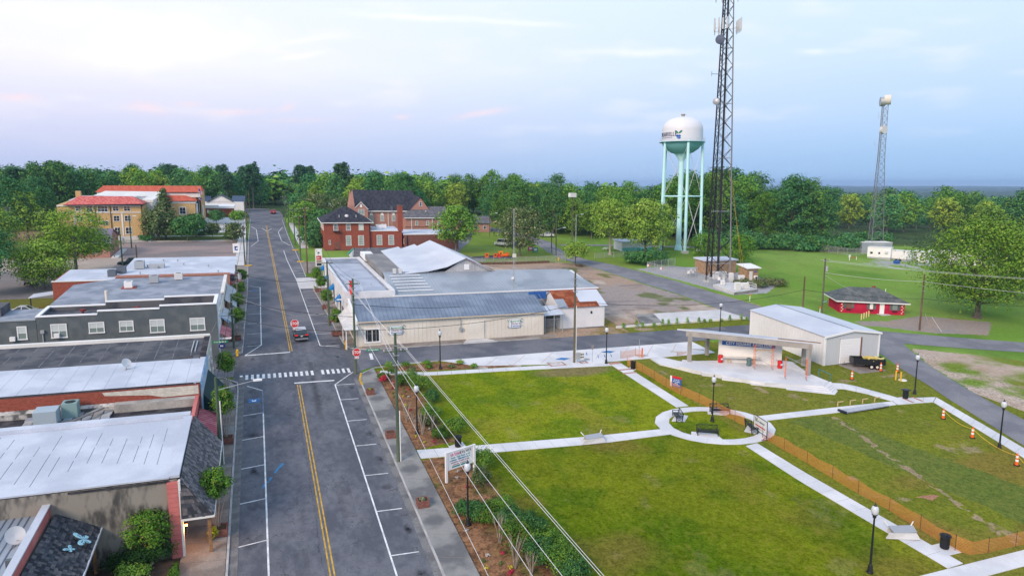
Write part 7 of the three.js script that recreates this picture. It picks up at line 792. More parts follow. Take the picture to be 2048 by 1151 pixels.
for (const [u, v] of [[66.1, 80.1], [65.5, 80.3]]) { const t = thing('bollard', 'yellow pipe bollard beside a white lid on the garage lawn', 'bollard', u, v, 0, 'pair of yellow bollards'); part('pipe', cyl(.1, .1, 1.35, 0, -.1, 0, 10), M.yellow, t); part('cap', ball(.1, 0, 1.25, 0, .5), M.yellow, t); }
{ const t = thing('manhole_lid', 'round white lid beside the yellow bollards', 'lid', 65.7, 80.9); part('lid', cyl(.55, .5, .12, 0, 0, 0, 16), M.offwhite, t); }
for (let i = 0; i < 4; i++) { const t = thing('bollard', 'short cream bollard before the red house', 'bollard', 93.7 + i * .55, 103.6 + i * 1.2, 0, 'row of cream bollards before the red house'); part('pipe', cyl(.11, .11, 1.15, 0, -.1, 0, 10), mat([.65, .55, .25], .6), t); part('cap', ball(.11, 0, 1.05, 0, .5), mat([.65, .55, .25], .6), t); }
{ const t = thing('bollard', 'yellow bollard on the corner pavement by the cream building', 'bollard', 96.7, 10.7, 0, null, .1); part('pipe', cyl(.13, .13, 1.2, 0, -.1, 0, 10), M.yellow, t); part('cap', ball(.13, 0, 1.1, 0, .5), M.yellow, t); const s = thing('fire_hydrant', 'yellow fire hydrant on the pavement by the grey corner building', 'hydrant', 96.7, -3.6, 0, null, .1); part('barrel', lathe([[.2, 0], [.2, .06], [.14, .1], [.14, .6], [.2, .64], [.17, .78], [.06, .88], [0, .9]], 12), M.yellow, s); part('nozzle', rot(new THREE.CylinderGeometry(.07, .07, .5, 8).toNonIndexed(), 'Z', Math.PI / 2).translate(0, .45, 0), M.yellow, s); }
// dump trailer with yellow insulation
{ const t = thing('dump_trailer', 'black twin axle dump trailer beside the garage door', 'trailer', 71.3, 80.6, -.5); t.scale.setScalar(.84); part('bed_side', bxg(-2.5, 2.5, .75, 1.75, 1.0, 1.07), M.black, t); part('bed_side', bxg(-2.5, 2.5, .75, 1.75, -1.07, -1.0), M.black, t); part('bed_end', bxg(-2.57, -2.5, .75, 1.75, -1.07, 1.07), M.black, t); part('bed_end', bxg(2.5, 2.57, .75, 1.75, -1.07, 1.07), M.black, t); part('bed_floor', bxg(-2.5, 2.5, .7, .76, -1, 1), M.curtain, t); for (let i = 0; i < 7; i++) part('rib', bxg(-2.45 + i * .8, -2.37 + i * .8, .75, 1.75, 1.07, 1.12), M.black, t); for (const x of [.35, 1.25]) for (const z of [1.05, -1.05]) { const w = part('wheel', rot(new THREE.CylinderGeometry(.4, .4, .26, 16).toNonIndexed(), 'X', Math.PI / 2).translate(x, .4, z * .95), M.rubber, t); part('rim', rot(new THREE.CylinderGeometry(.22, .22, .28, 12).toNonIndexed(), 'X', Math.PI / 2).translate(x, .4, z * .955), M.cream, w); } part('fender', bxg(-.2, 1.8, .84, .9, 1.07, 1.35), M.black, t); part('drawbar', [bar([-2.5, .6, .5], [-4, .5, 0], .06), bar([-2.5, .6, -.5], [-4, .5, 0], .06)], M.black, t); part('jack', bar([-3.7, 0, 0], [-3.7, .9, 0], .06), M.steel, t);
  const r = rng(8); for (let i = 0; i < 22; i++) { const w = .35 + r() * .5; const bt = thing('insulation_scrap', 'torn yellow insulation batt heaped in the dump trailer', 'insulation', 71.3, 80.6, 0, 'insulation scraps in the trailer'); bt.scale.setScalar(.84); const g = bxg(-w, w, -.08, .08, -.3, .3); const p = g.attributes.position; for (let k = 0; k < p.count; k++) p.setY(k, p.getY(k) + Math.sin(p.getX(k) * 5 + i) * .06); g.rotateZ((r() - .5) * .9); g.rotateX((r() - .5) * .8); g.rotateY(r() * 3); g.translate(-.6 + r() * 2.4 + .2, 1.35 + r() * .65 - Math.abs(i % 3 - 1) * .1, (r() - .5) * 1.2); g.rotateY(-.5); g.computeVertexNormals(); part('batt', g, [mat([.62, .52, .16], .95), mat([.55, .42, .12], .95), mat([.66, .58, .25], .95)][i % 3], bt); } }
{ const t = thing('roof_sheets', 'stack of blue grey metal roofing sheets on the east path', 'metal sheets', 58.9, 66.7, .03, null, .06); for (let k = 0; k < 4; k++) { const q = new Q(); const n = 12; for (let i = 0; i < n; i++) { const z0 = -.55 + i * 1.1 / n, z1 = z0 + 1.1 / n, y = i => .05 + k * .05 + (i % 3 === 0 ? .05 : 0); q.quad([-3.6 + k * .08, y(i), z1], [3.6 - k * .05, y(i), z1], [3.6 - k * .05, y(i + 1), z0], [-3.6 + k * .08, y(i + 1), z0]); } part('sheet', q.geo(), k % 2 ? M.tinPale : M.tinBlue, t); } part('wrap', bxg(-3.75, -3.5, .04, .3, -.5, .6), M.navy, t); }
for (let i = 0; i < 4; i++) { const t = thing('timber_frame', 'small pale timber corner frame behind the roofing sheets', 'timber', 60.5 - i * .02, 64.2 + i * 1.95, 0, 'timber frames behind the sheets'); part('upright', bxg(-.05, .05, 0, .55, -.05, .05), M.paleWood, t); part('rail', bxg(-.05, .85, .5, .58, -.05, .05), M.paleWood, t); }
// street name plates, stop signs
const octa = (r, d) => { const s = new THREE.Shape(); for (let i = 0; i < 8; i++) { const a = (i + .5) / 8 * 6.283; i ? s.lineTo(Math.cos(a) * r, Math.sin(a) * r) : s.moveTo(Math.cos(a) * r, Math.sin(a) * r); } return new THREE.ExtrudeGeometry(s, { depth: d, bevelEnabled: false }); };
function stopSign(u, v, h, r, label, plate) { const t = thing('stop_sign', label, 'sign', u, v, 0, null, h); part('border', octa(r, .03), M.white, t); const f = octa(r * .93, .03); f.translate(0, 0, .006); part('face', f, mat([.58, .012, .012], .45), t); const g = text('STOP', r * .62, .012); g.scale(.92, 1.1, 1); g.translate(0, 0, .036); part('lettering', g, M.white, t); const p = part('plate', bxg(-r * .5, r * .5, -r - .26, -r - .02, 0, .03), M.white, t); const g2 = text(plate, r * .2, .008); g2.translate(0, -r - .14, .032); part('lettering', g2, M.red, p); return t; }
{ const s = stopSign(85.3, 10.72, 3.0, .55, 'red stop sign fixed to the green utility pole at the corner', 'ALL WAY'); part('bracket', bxg(-.1, .1, -.6, .6, -.3, 0), M.steel, s); const o = stopSign(92.5, 3.75, 5.2, .55, 'red stop sign hanging over the middle of the crossing', 'ALL WAY'); part('hanger', bar([0, .5, 0], [0, 1.1, 0], .03), M.steel, o); part('face_back', bxg(-.05, .05, -.4, 1, -.05, 0), M.steel, o); }
function streetName(u, v, h, turn, label) { const t = thing('street_name_sign', label, 'sign', u, v, turn, null, h); part('plate', bxg(-.85, .85, -.14, .14, -.015, .015), M.green, t); const g = strokes(1.3, .13, 3); g.translate(0, 0, .016); part('lettering', g, M.white, t); return t; }
streetName(86, 12.9, 2.95, 0, 'green street name plate hanging over the side street'); streetName(88, -5.15, 4.6, 0, 'green street name plate hanging by the grey corner building'); { const p = at(1650, 618); streetName(96.7, 97.7, 3, .3, 'green street name plate on the pole beside the red house'); }
{ const t = thing('route_sign', 'round dark blue route sign by the grey corner building', 'sign', 88, -4.95, 0, null, 4.1); part('disc', rot(new THREE.CylinderGeometry(.36, .36, .03, 20).toNonIndexed(), 'X', Math.PI / 2), mat([.01, .03, .2], .5), t); const g = strokes(.4, .25, 6); g.translate(0, 0, .02); part('lettering', g, M.white, t); part('hanger', bar([0, .3, 0], [0, 1.2, 0], .02), M.steel, t); }
{ const t = thing('shop_pylon_sign', 'tall white pylon sign with red and dark panels beyond the shop', 'sign', 160, 12.4, 0); part('cabinet', bxg(-.75, .75, .4, 4.4, -.15, .15), M.white, t); part('panel', bxg(-.55, .55, 1.9, 2.8, .15, .17), M.red, t); part('panel', bxg(-.55, .55, 1.2, 1.75, .15, .17), M.curtain, t); part('panel', bxg(-.55, .55, .55, 1.1, .15, .17), M.teal, t); const g = strokes(.85, .3, 8); g.translate(0, 2.35, .172); part('lettering', g, M.white, t); part('emblem', rot(new THREE.CylinderGeometry(.2, .2, .02, 8).toNonIndexed(), 'X', Math.PI / 2).translate(0, 3.5, .16), M.teal, t); const h = strokes(.8, .2, 9); h.translate(0, 1.47, .172); part('lettering', h, M.offwhite, t); part('post', bxg(-.12, .12, -.5, .4, -.1, .1), M.steel, t); }
{ const t = thing('lot_sign', 'white lot sign with blue emblem on a post beside the gravel lot', 'sign', 182, -5.6, 0); part('panel', bxg(-.75, .75, .3, 2.6, -.08, .08), M.white, t); part('emblem', [bxg(-.35, .4, 1.6, 1.9, .08, .1), bxg(-.35, -.05, .9, 1.9, .08, .1), bxg(-.05, .4, .9, 1.2, .08, .1)], M.blue, t); part('post', bxg(-.1, .1, -.4, .3, -.06, .06), M.steel, t); }
{ const t = thing('parking_sign', 'small sign on a thin post at the edge of the apron', 'sign', 82.8, 42.6, .2); part('post', bar([0, 0, 0], [0, 2.4, 0], .03), M.galv, t); part('plate', bxg(-.2, .2, 1.9, 2.5, .02, .04), mat([.3, .28, .28], .6), t); const s = thing('parking_sign', 'thin grey sign post beside the apron netting', 'sign', 83.2, 50.3, .2); part('post', bar([0, 0, 0], [0, 2.7, 0], .035), M.galv, s); }
{ const t = thing('meter_box', 'grey meter cabinet with four dark dials beside the tall pole', 'meter box', 83, 40.6); part('cabinet', bxg(-.35, .15, .6, 1.5, -.15, .15), M.galv, t); const p = part('panel', bxg(.2, .75, .5, 1.6, -.1, .1), M.offwhite, t); for (const [x, y] of [[.33, .85], [.6, .85], [.33, 1.25], [.6, 1.25]]) part('dial', rot(new THREE.CylinderGeometry(.11, .11, .03, 10).toNonIndexed(), 'X', Math.PI / 2).translate(x, y, .11), M.dark, p); for (const x of [-.2, .6]) part('post', bar([x, -.1, 0], [x, .6, 0], .04), M.galv, t); }
// ---------------------------------------------------------------- vehicles: body lofted from sections
function car(name, label, cat, u, v, turn, o) {
  const t = thing(name, label, cat, u, v, turn, null, .03); const { L, W, H, m } = o; const hw = W / 2; // profile points x (front +), y
  const sh = new THREE.Shape(); o.body.forEach(([x, y], i) => i ? sh.lineTo(x * L, y * H) : sh.moveTo(x * L, y * H)); const bg = new THREE.ExtrudeGeometry(sh, { depth: W - .16, bevelEnabled: true, bevelThickness: .08, bevelSize: .06, bevelSegments: 3 }); bg.translate(0, 0, -hw + .08); const paint = new THREE.MeshPhysicalMaterial({ color: new THREE.Color().setRGB(...m), roughness: .35, metalness: .3, clearcoat: .7, clearcoatRoughness: .12, side: THREE.DoubleSide }); bg.rotateY(Math.PI / 2); part('body', bg, paint, t);
  const q = new Q(), A = o.cab.map(([x, y, w]) => [x * L, y * H, w * hw]); // cabin: 4 sections rear-bottom, rear-top, front-top, front-bottom
  const P = (k, s) => [s * A[k][2], A[k][1], -A[k][0]]; const roofM = o.roof ? mat(o.roof, .3) : paint; const rq = new Q().quad(P(1, -1), P(1, 1), P(2, 1), P(2, -1)); const thk = rq.geo(); const up = new Q(); up.hex([P(1, -1), P(1, 1), P(2, 1), P(2, -1)], [P(1, -1), P(1, 1), P(2, 1), P(2, -1)].map(p => [p[0] * .94, p[1] + .07, p[2] * .98])); part('roof', up.geo(), roofM, t); const gl = (a, b, c, d) => part('window', new Q().quad(a, b, c, d).geo(), M.glass, t); gl(P(0, -1), P(0, 1), P(1, 1), P(1, -1)); gl(P(3, 1), P(3, -1), P(2, -1), P(2, 1)); gl(P(0, 1), P(3, 1), P(2, 1), P(1, 1)); gl(P(3, -1), P(0, -1), P(1, -1), P(2, -1));
  for (const s of [-1, 1]) { for (const [x0, x1] of [[A[0], A[1]], [A[3], A[2]]]) part('pillar', bar([s * x0[2], x0[1], -x0[0]], [s * x1[2], x1[1], -x1[0]], .05, .05, 5), paint, t); const mx = lerp(A[0][0], A[3][0], .5), mt = lerp(A[1][0], A[2][0], .5); part('pillar', bar([s * A[0][2] * 1.005, A[0][1], -mx], [s * A[1][2] * 1.005, A[1][1], -mt], .045, .045, 5), paint, t); part('mirror', ball(.1, s * (hw + .08), A[3][1] + .06, -A[3][0] + .35, .7, 8, 6), paint, t); }
  for (const x of o.wheels) for (const s of [-1, 1]) { const w = part('wheel', rot(new THREE.CylinderGeometry(.34, .34, .24, 16).toNonIndexed(), 'Z', Math.PI / 2).translate(s * (hw - .1), .34, -x * L), M.rubber, t); part('rim', rot(new THREE.CylinderGeometry(.2, .2, .26, 12).toNonIndexed(), 'Z', Math.PI / 2).translate(s * (hw - .095), .34, -x * L), M.steel, w); }
  const zr = -o.body.reduce((a, p) => Math.min(a, p[0]), 9) * L + .07; const tl = o.lit ? new THREE.MeshStandardMaterial({ color: 0xff2010, emissive: 0xff1a08, emissiveIntensity: .25 }) : mat([.4, .01, .01], .3); for (const s of [-1, 1]) part('tail_light', bxg(s > 0 ? hw - .42 : -hw + .02, s > 0 ? hw - .02 : -hw + .42, H * .51, H * .58, zr - .04, zr + .03), tl, t); if (o.lit) part('light_bar', bxg(-hw + .42, hw - .42, H * .53, H * .56, zr - .02, zr + .02), M.steel, t); part('licence_plate', bxg(-.16, .16, H * .42, H * .5, zr, zr + .03), M.cream, t); part('bumper', bxg(-hw + .06, hw - .06, H * .16, H * .3, zr - .05, zr + .08), o.bump ?? M.dark, t); const zf = -o.body.reduce((a, p) => Math.max(a, p[0]), -9) * L - .06; for (const s of [-1, 1]) part('headlight', bxg(s > 0 ? hw - .5 : -hw + .05, s > 0 ? hw - .05 : -hw + .5, H * .42, H * .5, zf - .02, zf + .04), M.plastic, t); if (o.bed) part('bed', bxg(-hw + .12, hw - .12, H * .35, H * .515, L * .12, L * .47), M.dark, t);
  return t;
}
const suvB = [[-.5, .2], [-.5, .5], [-.49, .62], [.14, .6], [.4, .56], [.49, .47], [.5, .2]], suvC = [[-.485, .61, .93], [-.4, .93, .78], [.02, .95, .78], [.2, .6, .92]];
car('moving_car', 'dark crossover with red tail lights driving up the main street', 'car', 103.6, 4.95, .02, { L: 4.6, W: 1.9, H: 1.72, m: [.012, .016, .022], roof: [.42, .45, .5], body: suvB, cab: suvC, wheels: [-.31, .31], lit: true, bump: M.steel });
car('pickup_truck', 'dark green pickup parked in the gravel lot with a trailer behind', 'truck', 168.6, -26.4, Math.PI / 2, { L: 5.6, W: 1.95, H: 1.85, m: [.01, .04, .045], body: [[-.5, .22], [-.5, .52], [.2, .53], [.46, .5], [.5, .4], [.5, .22]], cab: [[-.1, .53, .94], [-.06, .93, .8], [.12, .94, .8], [.24, .53, .93]], wheels: [-.32, .33], bed: true }); scene.children[scene.children.length - 1].rotation.y = Math.PI / 2;
{ const t = thing('flatbed_trailer', 'low twin axle flatbed trailer hitched behind the pickup', 'trailer', 169.7, -20.6, 0); part('deck', bxg(-2.4, 2.4, .6, .7, -1, 1), M.paleWood, t); part('side_rail', [bxg(-2.4, 2.4, .95, 1.02, .95, 1.02), bxg(-2.4, 2.4, .95, 1.02, -1.02, -.95)], M.curtain, t, 'stuff'); for (let i = 0; i < 6; i++) for (const z of [-.98, .98]) part('stake', bxg(-2.35 + i * .93, -2.28 + i * .93, .7, .95, z - .03, z + .03), M.dark, t); for (const x of [.2, 1.05]) for (const z of [-1, 1]) { const w = part('wheel', rot(new THREE.CylinderGeometry(.36, .36, .22, 14).toNonIndexed(), 'X', Math.PI / 2).translate(x, .36, z), M.rubber, t); part('rim', rot(new THREE.CylinderGeometry(.19, .19, .24, 10).toNonIndexed(), 'X', Math.PI / 2).translate(x, .36, z), M.offwhite, w); } part('drawbar', bar([-2.4, .6, 0], [-3.7, .55, 0], .06), M.dark, t); }
car('white_pickup', 'white pickup seen from behind under the trees by the brick shop', 'truck', 151.4, -41, .2, { L: 5.4, W: 1.95, H: 1.9, m: [.6, .62, .63], body: [[-.5, .22], [-.5, .52], [.2, .53], [.46, .5], [.5, .4], [.5, .22]], cab: [[-.1, .53, .94], [-.06, .93, .8], [.12, .94, .8], [.24, .53, .93]], wheels: [-.32, .33], bed: true });
const sedB = [[-.5, .22], [-.5, .55], [-.3, .62], [.16, .6], [.45, .52], [.5, .42], [.5, .22]], sedC = [[-.36, .61, .92], [-.2, .95, .75], [.02, .96, .75], [.2, .6, .9]];
car('white_sedan', 'white sedan parked behind the lower grey wing', 'car', 126.2, -36, Math.PI / 2, { L: 4.7, W: 1.85, H: 1.45, m: [.65, .66, .67], body: sedB, cab: sedC, wheels: [-.31, .31] });
car('red_car', 'red car near the crest of the main street', 'car', 275.5, 5.4, 0, { L: 4.6, W: 1.85, H: 1.55, m: [.5, .02, .03], body: suvB, cab: suvC, wheels: [-.31, .31] });
car('silver_car', 'silver white car crossing beside the courthouse', 'car', 233, -6.2, Math.PI / 2, { L: 4.8, W: 1.85, H: 1.5, m: [.5, .52, .55], body: sedB, cab: sedC, wheels: [-.31, .31] });
car('white_van', 'white van parked behind the magnolia', 'van', 187, 66.5, .4, { L: 5.6, W: 2, H: 2.2, m: [.65, .66, .67], body: [[-.5, .2], [-.5, .55], [.3, .53], [.48, .45], [.5, .2]], cab: [[-.49, .54, .96], [-.48, .95, .9], [.22, .95, .88], [.36, .53, .94]], wheels: [-.31, .33] });
car('blue_car', 'dark blue car parked beside the white van', 'car', 186, 70.6, .4, { L: 4.6, W: 1.85, H: 1.55, m: [.02, .06, .2], body: suvB, cab: suvC, wheels: [-.31, .31] });
car('white_car', 'white car on the road beyond the playground', 'car', 205, 88, 1.3, { L: 4.7, W: 1.85, H: 1.5, m: [.65, .66, .67], body: sedB, cab: sedC, wheels: [-.31, .31] });
// playground
{ const sf = sheet('playground_surface', [[167.5, 50.6], [170.2, 52], [171.5, 57.5], [169.5, 64], [166, 62]], .04, mat([.02, .025, .05], .9)); const t = thing('play_set', 'orange and red plastic play set on a dark mat', 'playground', 168.6, 58.5); t.scale.setScalar(.75); for (const [x, z, w, h, m] of [[-4.2, .4, 1.3, 1.7, M.orange], [-1, 0, 1.2, 1.4, M.orange], [1.2, -.4, 1.6, 2.2, mat([.8, .28, .03], .6)], [3.4, .2, 1.3, 1.6, M.orange]]) { const p = part('panel', bxg(x - w / 2, x + w / 2, .1, h, z - .08, z + .08), m, t); part('porthole', rot(new THREE.CylinderGeometry(.3, .3, .2, 12).toNonIndexed(), 'X', Math.PI / 2).translate(x, h * .6, z), M.dark, p); } part('slide', new Q().hex([[-.4, 0, 1.8], [.4, 0, 1.8], [.4, 1.3, .2], [-.4, 1.3, .2]], [[-.4, .12, 1.8], [.4, .12, 1.8], [.4, 1.42, .2], [-.4, 1.42, .2]]).geo(), M.red, t); part('tunnel', rot(new THREE.CylinderGeometry(.5, .5, 2.2, 12, 1, true).toNonIndexed(), 'Z', Math.PI / 2).translate(2.3, .7, .8), M.orange, t); for (const [px, py, m, lb] of [[1061, 503, mat([.5, .02, .15], .6), 'small crimson play house front on the playground lawn'], [1071, 505, mat([.02, .25, .28], .6), 'teal framed play house front on the playground lawn']]) { const [u, v] = at(px, py); const s = thing('play_house', lb, 'play house', u, v, .2); part('frame', [bxg(-.8, .8, .3, 1.4, -.06, .06)], m, s); part('window', bxg(-.5, .5, .6, 1.15, .06, .08), M.offwhite, s); for (const x of [-.75, .75]) part('post', bxg(x - .06, x + .06, -.1, 1.4, -.08, -.06), m, s); } }
{ const [u, v] = at(1213, 500); const t = thing('picnic_table', 'white picnic table on the lawn under the pale trees', 'table', u, v, .3); part('tabletop', bxg(-1, 1, .72, .78, -.4, .4), M.white, t); for (const z of [-.75, .75]) part('seat', bxg(-1, 1, .42, .47, z - .14, z + .14), M.white, t); for (const x of [-.7, .7]) for (const s of [-1, 1]) part('leg', bar([x, 0, s * .7], [x, .72, s * .2], .05), M.white, t); }
{ const [u, v] = at(1160, 533); const r = rng(3); const t = thing('brush_pile', 'pile of cut brown branches beside the small tree', 'brush pile', u, v); for (let i = 0; i < 40; i++) { const a = r() * 6.28; part('branch', bar([Math.cos(a) * r() * 1.2, .1 + r() * .3, Math.sin(a) * r()], [Math.cos(a + 1) * 1.5 * r(), .2 + r() * .6, Math.sin(a + 1) * 1.2 * r()], .05, .03, 4), M.poleBrown, t); } }
{ const [u, v] = at(1117, 521); const t = thing('fire_hydrant', 'small yellow hydrant at the back road corner', 'hydrant', u, v); part('barrel', lathe([[.2, 0], [.15, .1], [.15, .6], [.2, .64], [.15, .78], [0, .9]], 10), M.yellow, t); part('nozzle', rot(new THREE.CylinderGeometry(.07, .07, .5, 8).toNonIndexed(), 'Z', Math.PI / 2).translate(0, .45, 0), M.yellow, t); }
{ const [u, v] = at(485, 482); const t = thing('person', 'person in dark clothes walking on the courthouse pavement', 'person', 209, -4.6, .4); const H = 1.72; const pts = []; const cap = (a, b, r0, r1) => { const g = bar(a, b, r0, r1, 8); return [g, ball(r0, ...a, 1, 8, 6), ball(r1, ...b, 1, 8, 6)]; }; const dk = mat([.02, .022, .03], .8); part('body', [...cap([0, .95, 0], [0, 1.4, 0], .15, .17), ...cap([.08, .9, 0], [.1, .5, .08], .085, .06), ...cap([.1, .5, .08], [.1, .06, 0], .06, .045), ...cap([-.08, .9, 0], [-.1, .5, -.1], .085, .06), ...cap([-.1, .5, -.1], [-.1, .06, -.02], .06, .045), ...cap([.2, 1.38, 0], [.25, 1.1, .05], .055, .045), ...cap([.25, 1.1, .05], [.24, .85, .1], .045, .035), ...cap([-.2, 1.38, 0], [-.25, 1.1, -.05], .055, .045), ...cap([-.25, 1.1, -.05], [-.24, .85, 0], .045, .035)], dk, t); part('head', [ball(.11, 0, 1.62, 0, 1.15, 10, 8), cyl(.05, .05, .12, 0, 1.45, 0, 8)], mat([.3, .18, .12], .7), t); }
// ---------------------------------------------------------------- poles and wires
function pole(u, v, h, label, m, o = {}) {
  const t = thing('utility_pole', label, 'utility pole', u, v, 0, o.group ?? null); part('shaft', cyl(.17, .12, h + .6, 0, -.6, 0, 9), m, t); const a = o.turn ?? 0;
  for (const [y, w] of o.arms ?? []) { const g = bxg(-w, w, y - .06, y + .06, -.06, .06); g.rotateY(a); const arm = part('crossarm', g, m, t); for (const s of [-.95, -.45, .45, .95]) { const q = cyl(.04, .06, .16, s * w, y + .06, 0, 6); q.rotateY(a); part('insulator', q, M.plastic, arm); } }
  if (o.trans) { part('transformer', [cyl(.26, .26, .9, .45, o.trans, 0, 12), cyl(.06, .04, .25, .4, o.trans + .9, .1, 6)], M.galv, t); }
  if (o.conduit) part('conduit', bar([.22, 0, .05], [.22, o.conduit, .05], .06, .06, 6), M.white, t);
  if (o.lamp) { const [y, L, az] = o.lamp; const c = [Math.cos(az) * L, y + .5, -Math.sin(az) * L]; const arm = part('lamp_arm', bar([0, y, 0], c, .035, .03, 6), M.galv, t); const g = bxg(-.1, .65, -.06, .08, -.16, .16); g.rotateY(az); g.translate(...c); part('lamp_head', g, M.white, arm); }
  if (o.bits) for (let i = 0; i < 3; i++) part('bracket', bxg(-.3, .3, h - 1.2 - i * .9, h - 1.1 - i * .9, .1, .2), M.steel, t);
  return t;
}
pole(85.8, 10.6, 12.25, 'green stained utility pole carrying the corner stop sign', M.poleGreen, { arms: [[11.6, .9]], bits: 1 });
pole(60.3, 11.05, 12.3, 'tall utility pole on the park pavement with white overhead wires', M.poleGreen, { arms: [[10.6, 1.1]], bits: 1, conduit: 5 });
pole(83.4, 40.1, 12.9, 'tall utility pole with white conduit beside the meter cabinet', M.pole, { conduit: 8, bits: 1 });
pole(109.8, 9.7, 10.3, 'green utility pole with a street lamp beside the white shop', M.poleGreen, { arms: [[10, .9]], lamp: [3.6, 1.4, 0] });
pole(153.7, 9.4, 14.6, 'tall brown utility pole beyond the driveway', M.poleBrown, { arms: [[14, .9]] });
pole(168.9, 8.9, 11, 'utility pole beside the yellow kerb beyond the pylon sign', M.pole, { arms: [[10.6, .9]] });
for (const [u, v, h] of [[194.9, 9, 10.2], [220.5, 8.6, 9.6], [243.2, 8.4, 9.4], [262, 9.4, 10]]) pole(u, v, h, 'utility pole in the row on the church side of the far street', M.poleGreen, { group: 'poles up the far street', arms: [[h - .5, 1]] });
pole(64.1, -4.3, 8.2, 'utility pole with a white conduit and long lamp arm before the narrow shop', M.poleGreen, { conduit: 6, lamp: [7, 3.2, .1] });
pole(100.2, -4.1, 7.8, 'leaning green pole before the grey corner building', M.poleGreen, { bits: 1 });
pole(117, -3.8, 8.8, 'utility pole among the street trees of the shop row', M.pole, { bits: 1, trans: 6.5 });
pole(165, -3.4, 9, 'utility pole beside the yellow kerb of the gravel lot', M.pole, { arms: [[8.6, .8]] });
for (const [u, v, h] of [[205.4, -3.3, 11], [236.9, -3.9, 8.8], [277.8, -3, 8]]) pole(u, v, h, 'utility pole on the courthouse side of the far street', M.pole, { group: 'poles on the courthouse side of the far street' });
pole(166.3, -28, 8.7, 'utility pole with a white transformer in the gravel lot', M.poleGreen, { trans: 5.5 }); pole(169.7, -25.7, 4.4, 'short thick brown pole beside the pickup', M.poleBrown); pole(193.8, -30.3, 8.4, 'slim utility pole beside the courthouse lawn', M.poleGreen, { lamp: [7.6, .9, 0] });
pole(95.9, 91.8, 8, 'brown pole at the field edge beside the back road', M.poleBrown); pole(96.9, 97.3, 11, 'utility pole with crossarm and transformer left of the red house', M.pole, { arms: [[10.6, .9]], trans: 8.6 }); pole(85.5, 108.3, 9.9, 'dark brown utility pole with a lamp before the red house', M.poleBrown, { bits: 1 }); { const [u, v] = [85.5, 108.3]; }
pole(188.8, 89.5, 14.2, 'tall pole with a white siren box on top', M.pole); { const t = thing('siren', 'white siren box on the tall pole by the trees', 'siren', 188.8, 89.5, 0, null, 14.2); part('box', bxg(-1, 1, 0, 1.3, -.6, .6), M.plastic, t); part('horn', bxg(-1.2, -1, .1, 1.2, -.5, .5), M.white, t); }
pole(190.5, 91.6, 9, 'galvanised pole with a drooping street lamp beside the siren pole', M.galv, { lamp: [8.4, 1.8, 0] }); pole(170, 75.8, 10.9, 'utility pole with a lamp beside the playground', M.pole, { lamp: [7, 2, -.2] }); pole(174.2, 76.3, 6, 'short pole beside the playground fence', M.poleGreen); pole(206.9, 69, 8.3, 'utility pole with a street lamp beyond the car park', M.pole, { lamp: [7, 2, 0] }); pole(207, 74.5, 6.5, 'utility pole behind the magnolia', M.pole);
{ const t = thing('roof_antenna', 'thin lattice antenna mast standing on the market hall eave', 'antenna', 107.6, 40.2, 0, null, 5.25); const G = []; for (const [x, z] of [[-.16, .1], [.16, .1], [0, -.18]]) G.push(bar([x, -.1, z], [x * .7, 13.5, z * .7], .03, .025, 4)); part('mast', G, M.galv, t, 'stuff'); const R = []; for (let i = 0; i < 34; i++) { const y = i * .4, k = i % 2 ? 1 : -1; R.push(bar([-.16 * k, y, .1], [.15 * k, y + .38, .09], .014, .014, 3), bar([.15 * k, y, .09], [0, y + .38, -.17], .014, .014, 3)); } part('lacing', R, M.galv, t, 'stuff'); part('box', bxg(-.3, .3, 5.4, 6, .1, .35), M.cream, t); part('dish', ball(.3, -.25, 1.8, .2), M.plastic, t); }
for (const [a, c] of [[[87.6, 113.2], [85.8, 108.8]], [[83.8, 111.5], [85.3, 108.6]]]) { const A = W3(...a, 0), B = W3(...c, 4.5); cable('guy_wire', 'pale guy wire guard leaning to the dark pole before the red house', 'guy wire', A, A.clone().lerp(B, .55), 0, .05, M.plastic, 'guy guards of the dark pole', 2); }
// overhead lines
const wireG = 'overhead wires along the park pavement'; const ex = (A, Bp, k) => A.clone().add(Bp.clone().sub(A).multiplyScalar(k));
for (const [va, ha, vb, hb, e] of [[9.7, 11.75, 12.1, 10.7, [25, 13.75, 10.7]], [9.9, 11.75, 12.0, 10.65, [25.2, 13.55, 10.75]], [11.3, 11.75, 11.4, 9.3, [26, 12.2, 10.3]], [11.5, 11.75, 10.4, 10.7, [28, 11.5, 9.2]], [10.8, 7, 11.2, 6.6, [33, 10.9, 6.1]]]) { cable('overhead_wire', 'pale overhead wire along the park pavement', 'wire', W3(85.8, va, ha), W3(60.3, vb, hb), .25, .022, M.wireWhite, wireG); const B = W3(60.3, vb, hb); cable('overhead_wire', 'pale overhead wire along the park pavement', 'wire', B, ex(B, W3(...e), 1.25), .1, .018, M.wireWhite, wireG, 8); }
const w2 = 'overhead wires up the street'; for (const s of [-.8, 0, .8]) { cable('overhead_wire', 'thin overhead wire running up beside the white shop', 'wire', W3(85.8, 10.6 + s, 11.8), W3(109.8, 9.7 + s, 10.2), .3, .02, M.wire, w2); cable('overhead_wire', 'thin overhead wire running up beside the white shop', 'wire', W3(109.8, 9.7 + s, 10.2), W3(153.7, 9.4 + s, 14.1), .6, .02, M.wire, w2); cable('overhead_wire', 'thin overhead wire running up the far street', 'wire', W3(153.7, 9.4 + s, 14.1), W3(194.9, 9 + s, 9.8), .6, .025, M.wire, 'overhead wires of the far street'); cable('overhead_wire', 'thin overhead wire running up the far street', 'wire', W3(194.9, 9 + s, 9.8), W3(243.2, 8.4 + s, 9), .6, .025, M.wire, 'overhead wires of the far street'); }
